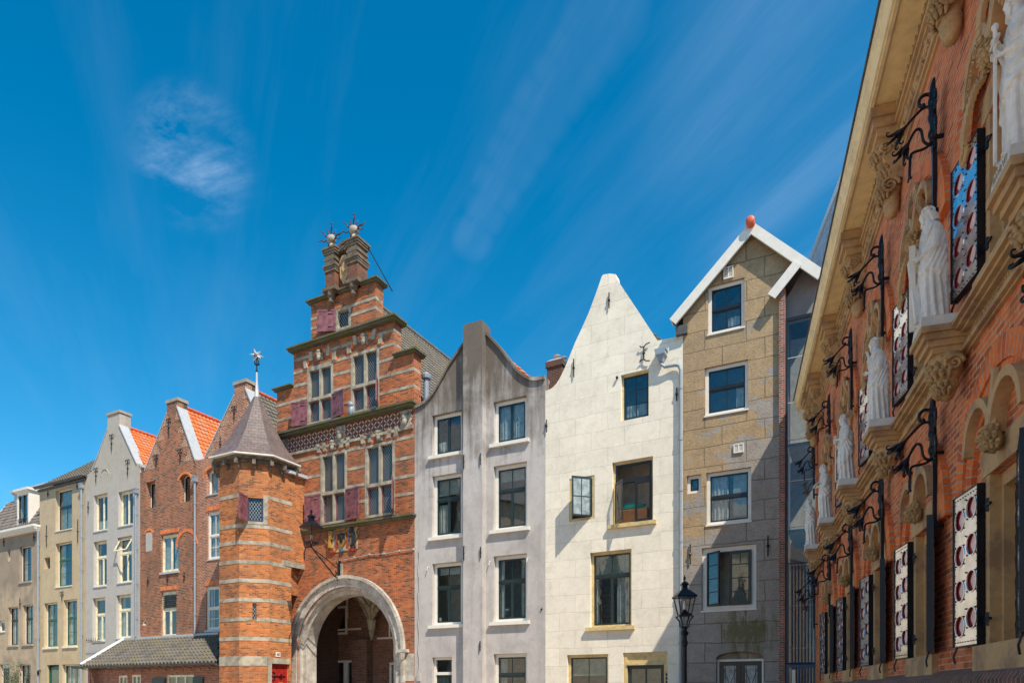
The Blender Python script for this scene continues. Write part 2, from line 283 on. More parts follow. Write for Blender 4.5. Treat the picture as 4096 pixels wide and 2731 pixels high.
# ------------------------------------------------------------------ mesh builder
KEEP = {'rivets', 'tracery', 'dentils', 'tracery', 'carved_foliage', 'arch_joints', 'foliage', 'stems', 'louvre', 'plate', 'backing', 'shutter', 'side_wall', 'room_partition', 'grille', 'frieze', 'ridge_tiles', 'tumbled_brickwork', 'wall', 'iron_rays', 'robed_figure', 'glazing_bars', 'ridge', 'glass', 'pane', 'sash', 'cornice', 'string_course', 'wall_anchor', 'carved_corbel', 'statue_corbel', 'portrait', 'cable', 'gutter', 'stair_hall_wall', 'lion', 'door', 'shade'}
class MB:
    def __init__(s): s.v = []; s.f = []; s.uv = {}; s.smooth = False
    def add(s, vs, fs, uvs=None):
        o = len(s.v); s.v += [tuple(v) for v in vs]
        for i, f in enumerate(fs):
            if uvs is not None: s.uv[len(s.f)] = uvs[i]
            s.f.append(tuple(a + o for a in f))
        return s
    def box(s, x0, x1, y0, y1, z0, z1):
        if x1 < x0: x0, x1 = x1, x0
        if y1 < y0: y0, y1 = y1, y0
        if z1 < z0: z0, z1 = z1, z0
        return s.add([(x, y, z) for z in (z0, z1) for y in (y0, y1) for x in (x0, x1)],
                     [(0, 2, 3, 1), (4, 5, 7, 6), (0, 1, 5, 4), (2, 6, 7, 3), (0, 4, 6, 2), (1, 3, 7, 5)])
    def boxc(s, c, h, rot=None):
        vs = []
        for k in (-1, 1):
            for j in (-1, 1):
                for i in (-1, 1):
                    v = Vector((i * h[0], j * h[1], k * h[2]))
                    if rot is not None: v = rot @ v
                    vs.append(Vector(c) + v)
        return s.add(vs, [(0, 2, 3, 1), (4, 5, 7, 6), (0, 1, 5, 4), (2, 6, 7, 3), (0, 4, 6, 2), (1, 3, 7, 5)])
    def prism(s, outer, y0, y1, holes=(), back=True, front=True):
        loops = [list(outer)] + [list(h) for h in holes]
        flat = [p for l in loops for p in l]
        tris = tessellate_polygon([[Vector((p[0], p[1], 0)) for p in l] for l in loops])
        def area(l): return sum(l[i][0] * l[(i + 1) % len(l)][1] - l[(i + 1) % len(l)][0] * l[i][1] for i in range(len(l)))
        n = len(flat); vs = [(p[0], y0, p[1]) for p in flat] + [(p[0], y1, p[1]) for p in flat]; fs = []
        for t in tris:
            a, b, c = [flat[i] for i in t]
            ar = (b[0] - a[0]) * (c[1] - a[1]) - (c[0] - a[0]) * (b[1] - a[1])
            if abs(ar) < 1e-9: continue
            t = tuple(t) if ar > 0 else tuple(reversed(t))
            if front: fs.append(t)
            if back: fs.append(tuple(i + n for i in reversed(t)))
        o = 0
        for li, l in enumerate(loops):
            m = len(l); ccw = area(l) > 0
            for i in range(m):
                j = (i + 1) % m; a, b = o + i, o + j
                q = (a, a + n, b + n, b)
                if ccw == (li > 0): q = tuple(reversed(q))
                fs.append(q)
            o += m
        return s.add(vs, fs)
    def tube(s, pts, r, n=6, cap=True, closed=False):
        pts = [Vector(p) for p in pts]; k = len(pts)
        rr = r if isinstance(r, (list, tuple)) else [r] * k
        up = None; vs = []
        for i, p in enumerate(pts):
            a = pts[i - 1] if i > 0 else p; b = pts[i + 1] if i < k - 1 else p
            t = (b - a)
            if t.length < 1e-9: t = Vector((0, 0, 1))
            t.normalize()
            if up is None: up = Vector((0, 0, 1)) if abs(t.z) < .9 else Vector((1, 0, 0))
            x = up - t * up.dot(t)
            if x.length < 1e-6: x = t.orthogonal()
            x.normalize(); y = t.cross(x); up = x
            for j in range(n):
                q = 2 * pi * j / n; vs.append(p + (x * cos(q) + y * sin(q)) * rr[i])
        fs = [(i * n + j, i * n + (j + 1) % n, (i + 1) * n + (j + 1) % n, (i + 1) * n + j) for i in range(k - 1) for j in range(n)]
        if cap: fs += [tuple(reversed(range(n))), tuple((k - 1) * n + j for j in range(n))]
        return s.add(vs, fs)
    def lathe(s, prof, n=16, c=(0, 0, 0), sx=1, sy=1, rot=0, cap=True):
        vs = []
        for r, z in prof:
            for j in range(n):
                a = 2 * pi * j / n + rot; vs.append((c[0] + r * cos(a) * sx, c[1] + r * sin(a) * sy, c[2] + z))
        k = len(prof)
        fs = [(i * n + j, i * n + (j + 1) % n, (i + 1) * n + (j + 1) % n, (i + 1) * n + j) for i in range(k - 1) for j in range(n)]
        if cap: fs += [tuple(reversed(range(n))), tuple((k - 1) * n + j for j in range(n))]
        return s.add(vs, fs)
    def ball(s, c, r, n=12, m=8, rot=None, amp=0, seed=0):
        if not isinstance(r, (tuple, list)): r = (r, r, r)
        vs = []; fs = []
        def P(a, b):
            d = Vector((sin(a) * cos(b), sin(a) * sin(b), cos(a)))
            k = 1 + (amp * (.7 * noise.noise(d * 3.5 + Vector((seed, 0, 0))) + .5 * noise.noise(d * 9 + Vector((seed, 5, 0)))) if amp else 0)
            v = Vector((d.x * r[0] * k, d.y * r[1] * k, d.z * r[2] * k))
            if rot is not None: v = rot @ v
            return Vector(c) + v
        vs.append(P(0, 0))
        for i in range(1, m):
            for j in range(n): vs.append(P(pi * i / m, 2 * pi * j / n))
        vs.append(P(pi, 0))
        for j in range(n): fs.append((0, 1 + j, 1 + (j + 1) % n))
        for i in range(m - 2):
            for j in range(n):
                a = 1 + i * n; fs.append((a + j, a + n + j, a + n + (j + 1) % n, a + (j + 1) % n))
        a = 1 + (m - 2) * n
        for j in range(n): fs.append((a + j, len(vs) - 1, a + (j + 1) % n))
        return s.add(vs, fs)
    def ring(s, uc, zc, r0, r1, y0, y1, a0=0, a1=pi, n=24, sz=1.0, uvarc=False):
        # arch ring in the x-z plane, between radius r0 and r1
        vs = []
        for i in range(n + 1):
            a = a0 + (a1 - a0) * i / n
            for y in (y0, y1):
                for r in (r0, r1): vs.append((uc + r * cos(a), y, zc + r * sin(a) * sz))
        fs = []; uvs = []
        for i in range(n):
            o = 4 * i; p = o + 4
            f4 = [(o, o + 1, p + 1, p), (o + 2, p + 2, p + 3, o + 3), (o, p, p + 2, o + 2), (o + 1, o + 3, p + 3, p + 1)]
            ra = (r0 + r1) / 2; s0 = (a1 - a0) * i / n * ra; s1 = (a1 - a0) * (i + 1) / n * ra
            fs += f4; w = r1 - r0; d = abs(y1 - y0)
            uvs += [[(s0, 0), (s0, w), (s1, w), (s1, 0)], [(s0, 0), (s1, 0), (s1, w), (s0, w)], [(s0, 0), (s1, 0), (s1, d), (s0, d)], [(s0, 0), (s0, d), (s1, d), (s1, 0)]]
        fs += [(0, 2, 3, 1), (4 * n, 4 * n + 1, 4 * n + 3, 4 * n + 2)]; uvs += [[(0, 0)] * 4] * 2
        return s.add(vs, fs, uvs)
    def tiles(s, P, A, B, tw=.24, th=.3, amp=.03, step=.035):
        # pantiles over the parallelogram P + a*A + b*B (A along the ridge, B up the slope)
        P, A, B = Vector(P), Vector(A), Vector(B); nrm = A.cross(B).normalized()
        if nrm.z < 0: nrm = -nrm
        la, lb = A.length, B.length; nt_ = max(1, round(la / tw)); nc = max(1, round(lb / th)); k = 4
        cols = nt_ * k; vs = []; fs = []; uvs = []
        def pt(i, b, h):
            a = i / cols; ph = 2 * pi * (i % k) / k
            return P + A * a + B * b + nrm * (amp * (0, 1, .45, -.35)[i % k] + h)
        for c in range(nc):
            j = (hash((c, 7)) % 7 - 3) * .001
            for i in range(cols + 1): vs.append(pt(i, c / nc, step + j))
            for i in range(cols + 1): vs.append(pt(i, (c + 1) / nc + .001, 0))
        w = cols + 1
        for c in range(nc):
            o = 2 * c * w
            for i in range(cols):
                u0, u1 = (i / cols * la), ((i + 1) / cols * la); v0, v1 = c * th, (c + 1) * th - .001
                u0 = (i // k + .5) * tw - .01; u1 = u0 + .02
                fs.append((o + i, o + i + 1, o + w + i + 1, o + w + i)); uvs.append([(u0, v0 + .1), (u1, v0 + .1), (u1, v0 + .12), (u0, v0 + .12)])
                if c < nc - 1:
                    fs.append((o + w + i, o + w + i + 1, o + 2 * w + i + 1, o + 2 * w + i)); uvs.append([(u0, v0 + .1), (u1, v0 + .1), (u1, v0 + .12), (u0, v0 + .12)])
                if c == 0:
                    pass
        # underside so that the sheet has a thickness
        q = [P - nrm * .06, P + A - nrm * .06, P + A + B - nrm * .06, P + B - nrm * .06]
        s.add(vs, fs, uvs)
        t = [P, P + A, P + A + B, P + B]
        s.add(q + t, [(0, 3, 2, 1), (0, 1, 5, 4), (1, 2, 6, 5), (2, 3, 7, 6), (3, 0, 4, 7)])
        return s
    def build(s, name, mat, parent=None, label=None, smooth=False, world=False, loc=None):
        if parent is not None and loc is None and name not in KEEP:
            g = s.clusters()
            if 1 < len(g) <= 60:
                r = [q.build1(name, mat, parent, label, smooth) for q in g]; return r[0]
        return s.build1(name, mat, parent, label, smooth, world, loc)
    def clusters(s, gap=.035):
        par = list(range(len(s.v)))
        def find(a):
            while par[a] != a: par[a] = par[par[a]]; a = par[a]
            return a
        for f in s.f:
            a = find(f[0])
            for b in f[1:]:
                b = find(b)
                if a != b: par[b] = a
        comp = {}
        for fi, f in enumerate(s.f): comp.setdefault(find(f[0]), []).append(fi)
        C = []
        for fs in comp.values():
            vi = {i for f in fs for i in s.f[f]}; P = [s.v[i] for i in vi]
            C.append([[min(p[k] for p in P) - gap / 2 for k in range(3)], [max(p[k] for p in P) + gap / 2 for k in range(3)], fs])
        if len(C) > 400: return [s]
        merged = True
        while merged:
            merged = False; out = []
            for c in C:
                for o in out:
                    if all(c[0][k] <= o[1][k] and o[0][k] <= c[1][k] for k in range(3)):
                        o[0] = [min(o[0][k], c[0][k]) for k in range(3)]; o[1] = [max(o[1][k], c[1][k]) for k in range(3)]; o[2] += c[2]; merged = True; break
                else: out.append(c)
            C = out
        if len(C) < 2: return [s]
        res = []
        for c in C:
            q = MB(); mp = {}
            for fi in c[2]:
                f = s.f[fi]
                for i in f:
                    if i not in mp: mp[i] = len(q.v); q.v.append(s.v[i])
                if fi in s.uv: q.uv[len(q.f)] = s.uv[fi]
                q.f.append(tuple(mp[i] for i in f))
            res.append(q)
        return res
    def build1(s, name, mat, parent=None, label=None, smooth=False, world=False, loc=None):
        me = bpy.data.meshes.new(name); me.from_pydata(s.v, [], s.f); me.update()
        ul = me.uv_layers.new(name='UVMap')
        co = me.vertices
        for p in me.polygons:
            fuv = s.uv.get(p.index)
            if fuv:
                for k, li in enumerate(p.loop_indices): ul.data[li].uv = fuv[k % len(fuv)]
                continue
            n = p.normal
            if abs(n.z) > .92:
                for li in p.loop_indices: c = co[me.loops[li].vertex_index].co; ul.data[li].uv = (c.x, c.y)
            else:
                h = hypot(n.x, n.y) or 1; tx, ty = -n.y / h, n.x / h; k = 1 / max(.35, sqrt(max(0, 1 - n.z * n.z)))
                for li in p.loop_indices:
                    c = co[me.loops[li].vertex_index].co; ul.data[li].uv = (tx * c.x + ty * c.y, c.z * k)
        if smooth:
            for p in me.polygons: p.use_smooth = True
        me.materials.append(M[mat] if isinstance(mat, str) else mat)
        o = bpy.data.objects.new(name, me); COL.objects.link(o)
        if parent is not None: o.parent = parent
        if label: o['label'] = label
        if loc is not None: o.location = loc
        return o
def curve(pts, r, n=5):
    P = [Vector(p) for p in pts]; rr = r if isinstance(r, (list, tuple)) else [r] * len(P); Q = []; q = []
    for i in range(len(P) - 1):
        a, b, c, d = P[max(0, i - 1)], P[i], P[i + 1], P[min(len(P) - 1, i + 2)]
        for k in range(n):
            t = k / n; Q.append(.5 * ((2 * b) + (c - a) * t + (2 * a - 5 * b + 4 * c - d) * t * t + (3 * b - a - 3 * c + d) * t ** 3)); q.append(rr[i] + (rr[i + 1] - rr[i]) * t)
    return Q + [P[-1]], q + [rr[-1]]
def empty(name, loc, rz=0):
    o = bpy.data.objects.new(name, None); COL.objects.link(o); o.location = loc; o.rotation_euler = (0, 0, rz); o.empty_display_size = .3; return o
def tag(o, label, cat, group=None):
    o['label'] = label; o['category'] = cat
    if group: o['group'] = group
    return o
def structure(o, label=None):
    o['kind'] = 'structure'
    if label: o['label'] = label
    return o
def share(src, parent, loc, rot=0, scale=None):
    o = src.copy(); COL.objects.link(o); o.parent = parent; o.location = loc; o.rotation_euler = (0, 0, rot)
    if scale: o.scale = scale
    return o
def text_mesh(txt, size, depth, name, mat, parent, mtx, spacing=1.0, label=None):
    cu = bpy.data.curves.new('lettering', 'FONT'); cu.body = txt; cu.size = size; cu.extrude = depth; cu.align_x = 'CENTER'; cu.align_y = 'CENTER'; cu.space_character = spacing
    t = bpy.data.objects.new('lettering', cu); COL.objects.link(t)
    dg = bpy.context.evaluated_depsgraph_get(); me = bpy.data.meshes.new_from_object(t.evaluated_get(dg))
    bpy.data.objects.remove(t); bpy.data.curves.remove(cu)
    me.transform(mtx); me.materials.clear(); me.materials.append(M[mat])
    o = bpy.data.objects.new(name, me); COL.objects.link(o); o.parent = parent
    if label: o['label'] = label
    return o

# ------------------------------------------------------------------ facade frames
class F:
    """A wall's own frame: x along the wall, y inwards, z up; the picture's measurements are turned into metres on it."""
    def __init__(s, O, ang):
        s.O = Vector((O[0], O[1])); s.ang = ang; s.x = Vector((cos(ang), sin(ang))); s.y = Vector((-sin(ang), cos(ang)))
    def uz(s, px, py, w=0):
        d = Vector(((px - CX) / FX, 1.0)); t = (s.O.dot(s.y) - w) / d.dot(s.y)
        return (d * t - s.O).dot(s.x), EYE + t * (HY - py) / FX
    def u(s, px, w=0): return s.uz(px, 0, w)[0]
def onray(px, Y): return Vector(((px - CX) / FX * Y, Y))

RW = random.Random(11)
class House:
    def __init__(s, name, label, fr, T=.35, cat='house', group=None):
        s.f = fr; s.root = empty(name, (fr.O.x, fr.O.y, 0), fr.ang); tag(s.root, label, cat, 'houses of the street row' if cat == 'house' else group); s.holes = []; s.T = T
    def P(s, *a): return s.f.uz(*a)
    def rect(s, tl, br, w=0):
        u0, z1 = s.f.uz(tl[0], tl[1], w); u1, z0 = s.f.uz(br[0], br[1], w); return u0, u1, z0, z1
    def wall(s, outline, mat, name='wall', back=True, extra_holes=()):
        m = MB(); m.prism(outline, 0, s.T, s.holes + list(extra_holes)); return m.build(name, mat, s.root)
    def body(s, outline, depth, mat='brick_dark', y0=None, rooms=True):
        y0 = s.T + .002 if y0 is None else y0
        m = MB(); m.prism(outline, y0, depth, front=False, back=True)
        # outward faces only: the shell is open towards the facade
        m.build('side_wall', mat, s.root)
        if rooms:
            m = MB(); us = [p[0] for p in outline]; zs = [p[1] for p in outline]
            cx_ = (min(us) + max(us)) / 2
            sh = [(cx_ + (u - cx_) * .985, z * .99) for u, z in outline]
            m.prism(sh, 1.7, 1.75); 
            z = 3.1
            while z < max(zs) - 1:
                m.box(min(us) + .05, max(us) - .05, y0 + .02, 1.7, z, z + .2) if z < min(zs[1], zs[-2]) else None
                z += 3.0
            m.build('room_partition', 'room', s.root)
    def window(s, tl, br, r=.14, ft=.07, fm='white', sm='darkgreen', sw=.05, cols=2, rows=(1,), muntin=.028, sill='stone', sillm='limestone', glass='glass',
               curtain=None, rect=None, fd=.1, casing=0, arch=0, label=None, hole=True, name='window', transom=None, tcols=None, lcols=None, lrows=None, sashcase=False, panew=None):
        u0, u1, z0, z1 = rect if rect else s.rect(tl, br)
        if arch:
            loop = [(u0, z0), (u1, z0), (u1, z1 - arch)] + [((u0 + u1) / 2 + (u1 - u0) / 2 * cos(a), z1 - arch + arch * sin(a)) for a in [pi * k / 10 for k in range(1, 10)]] + [(u0, z1 - arch)]
        else: loop = [(u0, z0), (u1, z0), (u1, z1), (u0, z1)]
        if hole: s.holes.append(loop)
        e = .003
        a0, a1, b0, b1 = u0 + e, u1 - e, z0 + e, z1 - e
        fr = MB()
        if arch:
            inner = [(p[0] + (ft if p[0] < (u0 + u1) / 2 else -ft) * (1 if abs(p[0] - (u0 + u1) / 2) > .01 else 0), p[1] + (ft if p[1] < z0 + .01 else -ft * (1 if p[1] > z1 - arch + .01 else 0))) for p in loop]
            fr.prism([(p[0], p[1]) for p in loop], r, r + fd, [inner])
        else:
            fr.box(a0, a0 + ft, r, r + fd, b0, b1); fr.box(a1 - ft, a1, r, r + fd, b0, b1)
            fr.box(a0 + ft, a1 - ft, r, r + fd, b0, b0 + ft); fr.box(a0 + ft, a1 - ft, r, r + fd, b1 - ft, b1)
        if casing:     # flat casing proud of the wall round the opening
            c = casing
            fr.box(u0 - c, u0 + .002, -.03, .02, z0 - .02, z1 + c); fr.box(u1 - .002, u1 + c, -.03, .02, z0 - .02, z1 + c); fr.box(u0, u1, -.028, .02, z1 - .002, z1 + c - .001)
            fr.box(u0 - c - .04, u1 + c + .04, -.07, .02, z1 + c, z1 + c + .05)
        fo = fr.build(name, fm, s.root, label)
        i0, i1, j0, j1 = a0 + ft, a1 - ft, b0 + ft, b1 - (ft if not arch else ft + arch * .2)
        sa = MB(); ys = r + .02; ye = r + .07
        tz = j0 + (j1 - j0) * transom if transom else None
        def leaf(x0, x1, q0, q1, nc, nr, w=sw, d=0):
            sa.box(x0, x0 + w, ys + d, ye + d, q0, q1); sa.box(x1 - w, x1, ys + d, ye + d, q0, q1); sa.box(x0 + w, x1 - w, ys + d, ye + d, q0, q0 + w * 1.2); sa.box(x0 + w, x1 - w, ys + d, ye + d, q1 - w, q1)
            for k in range(1, nc): x = x0 + (x1 - x0) * k / nc; sa.box(x - muntin / 2, x + muntin / 2, ys + .01 + d, ye - .01 + d, q0 + w, q1 - w)
            for k in range(1, nr): z = q0 + (q1 - q0) * k / nr; sa.box(x0 + w, x1 - w, ys + .012 + d, ye - .012 + d, z - muntin / 2, z + muntin / 2)
        if tz:
            leaf(i0, i1, tz + .03, j1, tcols or 2, 1)
            sa.box(i0, i1, ys - .015, ye, tz - .03, tz + .03)
            nl = 2 if sashcase else 1
            for k in range(nl):
                x0 = i0 + (i1 - i0) * k / nl; x1 = i0 + (i1 - i0) * (k + 1) / nl
                leaf(x0 + .002, x1 - .002, j0, tz - .03, (lcols or 2) // nl if nl > 1 else (lcols or 2), lrows or 1)
        else:
            nl = 2 if sashcase else 1
            for k in range(nl):
                x0 = i0 + (i1 - i0) * k / nl; x1 = i0 + (i1 - i0) * (k + 1) / nl
                leaf(x0 + .002, x1 - .002, j0, j1, cols if nl == 1 else max(1, cols // 2), len(rows) if len(rows) > 1 else rows[0])
        sa.build('sash', sm, fo)
        MB().box(i0 + .01, i1 - .01, r + .042, r + .048, j0 + .01, j1 - .01).build('pane', glass, fo)
        if sill == 'stone': MB().box(u0 - .06, u1 + .06, -.07, r - .002, z0 - .09, z0 + .012).build('sill', sillm, fo)
        elif sill == 'wide': MB().box(u0 - .13, u1 + .13, -.13, r - .002, z0 - .12, z0 + .01).build('sill', sillm, fo)
        elif sill == 'thin': MB().box(u0 - .02, u1 + .02, -.04, r - .002, z0 - .04, z0 + .008).build('sill', sillm, fo)
        if curtain is None and (u1 - u0) > .55 and glass == 'glass':
            q = RW.random()
            curtain = [(0, .28, 0, 1, 'curtain')] if q < .25 else [(0, .2, 0, 1, 'curtain'), (.8, 1, 0, 1, 'curtain')] if q < .55 else [(0, 1, .7, 1, 'blind')] if q < .8 else [(0, 1, 0, .4, 'curtain'), (.75, 1, .4, 1, 'curtain')]
        if curtain:
            for (c0, c1, d0, d1, cm) in curtain:
                x0 = i0 + (i1 - i0) * c0; x1 = i0 + (i1 - i0) * c1; q0 = j0 + (j1 - j0) * d0; q1 = j0 + (j1 - j0) * d1
                n = max(2, int((x1 - x0) / .03)); pts = [(x0 + (x1 - x0) * k / n, .0 + .03 * sin(k * 1.5) + .01 * sin(k * .7)) for k in range(n + 1)]
                if cm == 'blind': pts = [(x0, 0), (x1, 0)]; n = 1
                m = MB(); y = r + .13
                m.add([(p[0], y + p[1], q) for p in pts for q in (q0, q1)] + [(p[0], y + .012 + p[1], q) for p in pts for q in (q0, q1)],
                      [(2 * k, 2 * k + 2, 2 * k + 3, 2 * k + 1) for k in range(n)] + [(2 * (n + 1) + 2 * k, 2 * (n + 1) + 2 * k + 1, 2 * (n + 1) + 2 * k + 3, 2 * (n + 1) + 2 * k + 2) for k in range(n)])
                m.build('blind' if cm == 'blind' else 'curtain', cm, fo, smooth=cm != 'blind')
        return fo
    def pipe(s, px, y0, y1=None, w=.12, r=.055, mat='zinc', hopper=True, name='downpipe', path=None):
        u, z1 = s.f.uz(px, y0, w); z0 = .1 if y1 is None else s.f.uz(px, y1, w)[1]
        m = MB(); m.lathe([(r, z0), (r, z1)], 10, (u, -w, 0))
        z = z0 + 1
        while z < z1 - .3: m.lathe([(r + .012, z - .04), (r + .012, z + .04)], 10, (u, -w, 0)); m.box(u - .02, u + .02, -w, 0, z - .015, z + .015); z += 1.9
        o = m.build(name, mat, s.root, smooth=False)
        if hopper:
            MB().lathe([(r, -.3), (r + .01, -.25), (.15, -.2), (.17, 0), (.19, .02), (.19, .06)], 4, (u, -w, z1 + .1), rot=pi / 4).build('hopper', mat, o)
        return o
    def anchor(s, px, y0, y1, kind='bar'):
        u, z1 = s.f.uz(px, y0); z0 = s.f.uz(px, y1)[1]; m = MB()
        m.tube([(u, -.05, z0), (u, -.06, (z0 + z1) / 2), (u, -.05, z1)], .022, 6); m.lathe([(.03, -.05), (.05, 0), (.03, .05)], 8, (u, -.06, (z0 + z1) / 2)); m.box(u - .015, u + .015, -.05, .02, (z0 + z1) / 2 - .02, (z0 + z1) / 2 + .02)
        if kind == 'fork':
            for sg in (-1, 1): m.tube([(u, -.05, z1 - .03), (u + sg * .08, -.06, z1 + .04), (u + sg * .17, -.06, z1 + .02), (u + sg * .2, -.06, z1 - .06)], .022, 6)
        if kind == 'claw':
            for zz, k in ((z1, 1), (z0, -1)): m.tube([(u, -.06, zz), (u + .08, -.07, zz + .07 * k), (u + .22, -.07, zz + .1 * k)], .02, 6); m.tube([(u, -.06, zz), (u - .09, -.07, zz - .0 * k), (u - .14, -.07, zz + .06 * k)], .02, 6)
        return m.build('wall_anchor', 'iron', s.root)
    def roof(s, uc, zr, u0, z0, u1, z1, ya, yb, mat, ridge='copper', amp=.03):
        m = MB(); L = yb - ya
        m.tiles((u1, ya, z1), (0, L, 0), (uc - u1, 0, zr - z1), amp=amp)
        m.tiles((u0, ya, z0), (0, L, 0), (uc - u0, 0, zr - z0), amp=amp)
        o = m.build('roof', mat, s.root)
        rm = MB(); n = int(L / .4)
        for k in range(n): rm.tube([(uc, ya + L * k / n, zr + .03), (uc, ya + L * (k + 1) / n - .02, zr + .045)], .11, 8)
        rm.build('ridge_tiles', ridge, o); return o

# ------------------------------------------------------------------ the street line
def slope_frame(px_right, Yr, px_left, m):
    R = onray(px_right, Yr); tl = (px_left - CX) / FX
    Y = (Yr + m * R.x) / (1 + m * tl); L = Vector((tl * Y, Y)); return F(L, -atan(m)), Y
FT, Y1 = slope_frame(3130, 22.0, 2732, .501)      # tan house
FW, Y2 = slope_frame(2732, Y1, 2181, .541)        # white house
FG, Y3 = slope_frame(2181, Y2, 1658, .492)        # grey house
FA, Y4 = slope_frame(1658, Y3, 1107, .5356)       # gatehouse
FL, Y5 = slope_frame(1107, Y4, -120, .541)        # left group, one line
def sub_frame(fr, px):
    u = fr.u(px); return F(fr.O + fr.x * u, fr.ang)
exec_parts = []
def poly(h, pts, base=0.0):
    """outline from picture points; first and last dropped to the ground"""
    q = [h.P(*p) for p in pts]
    return [(q[0][0], base)] + q + [(q[-1][0], base)]
def ccw(l):
    a = sum(l[i][0] * l[(i + 1) % len(l)][1] - l[(i + 1) % len(l)][0] * l[i][1] for i in range(len(l)))
    return l if a > 0 else l[::-1]

# ================================================================ 1 brown house, far left
def brown_house():
    f = sub_frame(FL, -60); h = House('house', 'brown plastered house with dormer and mansard roof at the far left of the row', f, cat='house', group=None)
    us = f.u(158); g = 'windows'
    zt = h.P(80, 2135)[1]
    for tl, br, tr in (((78, 2187), (125, 2322), 0), ((32, 2428), (73, 2579), .66), ((91, 2420), (132, 2575), .66)):
        h.window(tl, br, r=.16, ft=.05, fm='white', sm='black', cols=2, transom=tr or None, lrows=1, rows=(2,) if not tr else (1,), sill='stone', sillm='concrete', curtain=[(.0, .3, 0, 1, 'curtain')])
    h.window((75, 2655), (122, 2745), r=.16, fm='white', sm='black', cols=2, rows=(2,), sill=None)
    h.window((-8, 2482), (20, 2527), r=.12, fm='white', sm='white', cols=1, sill='thin')
    # oval light
    uo, zo = h.P(36, 2220); lp = [(uo + .2 * cos(a), zo + .42 * sin(a)) for a in [2 * pi * k / 20 for k in range(20)]]; h.holes.append(lp)
    m = MB(); m.prism([(uo + .199 * cos(a), zo + .419 * sin(a)) for a in [2 * pi * k / 20 for k in range(20)]], .15, .2); m.build('oval_window', 'white', h.root)
    # door opening with door
    u0, u1, z0, z1 = h.rect((0, 2656), (38, 2760)); h.holes.append([(u0, .1), (u1, .1), (u1, z1), (u0, z1)])
    d = MB(); d.box(u0 + .003, u1 - .003, .15, .22, .103, z1 - .003); d = d.build('door', 'white', h.root); MB().box(u0 + .15, u1 - .1, .13, .149, .9, z1 - .25).build('door_pane', 'black', d); MB().ball((u1 - .12, .1, 1.1), .03).build('handle', 'iron', d)
    out = [(0, 0), (us - .005, 0), (us - .005, zt), (0, zt)]
    h.wall(out, 'brown'); D = 8
    # cornice with gutter
    m = MB(); zc = zt
    m.box(-.1, us + .12, -.42, .02, zc + .17, zc + .3); m.box(-.1, us + .08, -.34, .02, zc + .05, zc + .17); m.box(-.1, us + .04, -.2, .02, zc - .06, zc + .05)
    m.build('cornice', 'white', h.root)
    # mansard slope with dormer and flat top cornice behind
    z2 = zc + 2.9
    m = MB(); m.tiles((-.1, -.1, zc + .3), (us + .15, 0, 0), (0, 1.5, z2 - zc - .3)); m.build('roof', 'roof_mansard', h.root)
    MB().box(-.1, us + .02, 1.5, D, zc, z2 - .05).build('roof_deck', 'gutter', h.root)
    m = MB(); m.prism([(-.13, zc), (-.1, zc)], 0, .1) if 0 else m.tube([(-.12, -.15, zc + .3), (-.12, 1.45, z2)], .07, 4); m.build('verge_flashing', 'lead', h.root)
    h.body([(0.01, 0), (us - .02, 0), (us - .02, zc + .2), (0.01, zc + .2)], D)
    ud0, zd1 = h.P(64, 1975); ud1 = f.u(112); zd0 = zc + .3; y0 = .05
    w0, w1, q0, q1 = ud0 + .17, ud1 - .14, zd0 + .12, zd1 - .15
    dm = MB(); dm.prism([(ud0, zd0), (ud1, zd0), (ud1, zd1), (ud0, zd1)], y0, y0 + .12, [[(w0, q0), (w1, q0), (w1, q1), (w0, q1)]])
    dm.box(ud0, ud0 + .08, y0 + .12, 1.6, zd0, zd1); dm.box(ud1 - .08, ud1, y0 + .12, 1.6, zd0, zd1)
    dm.box(ud0 - .14, ud1 + .12, y0 - .16, 1.75, zd1 + .1, zd1 + .24); dm.box(ud0 - .07, ud1 + .06, y0 - .09, 1.7, zd1 + .002, zd1 + .1)
    do = dm.build('dormer', 'white', h.root)
    MB().box(w0, w1, y0 + .09, y0 + .1, q0, q1).build('pane', 'glass', do)
    s_ = MB(); s_.box((w0 + w1) / 2 - .025, (w0 + w1) / 2 + .025, y0 + .04, y0 + .088, q0, q1); s_.box(w0, w0 + .05, y0 + .04, y0 + .088, q0, q1); s_.box(w1 - .05, w1, y0 + .04, y0 + .088, q0, q1); s_.build('sash', 'darkgreen', do)
    r_ = MB()
    for k in range(6): x = w0 + (w1 - w0) * k / 5; r_.box(x - .01, x + .01, y0 - .03, y0 - .01, q0, q0 + .5)
    r_.box(w0, w1, y0 - .035, y0 - .005, q0 + .5, q0 + .53); r_.build('railing', 'iron', do)
    # second, longer dormer top to the right behind
    uc0 = .9; m = MB(); m.box(uc0, us + 1.0, 1.3, 2.6, z2 - .1, z2 + .35); m.box(uc0 - .15, us + 1.2, 1.1, 2.8, z2 + .45, z2 + .56); m.box(uc0 - .07, us + 1.1, 1.2, 2.7, z2 + .35, z2 + .45); m.build('upper_cornice', 'lead', h.root)
    h.pipe(152, 2105, hopper=False)
    for px, a, b in ((83, 2392, 2435), (139, 2130, 2165), (18, 2150, 2185)): h.anchor(px, a, b)
    return h
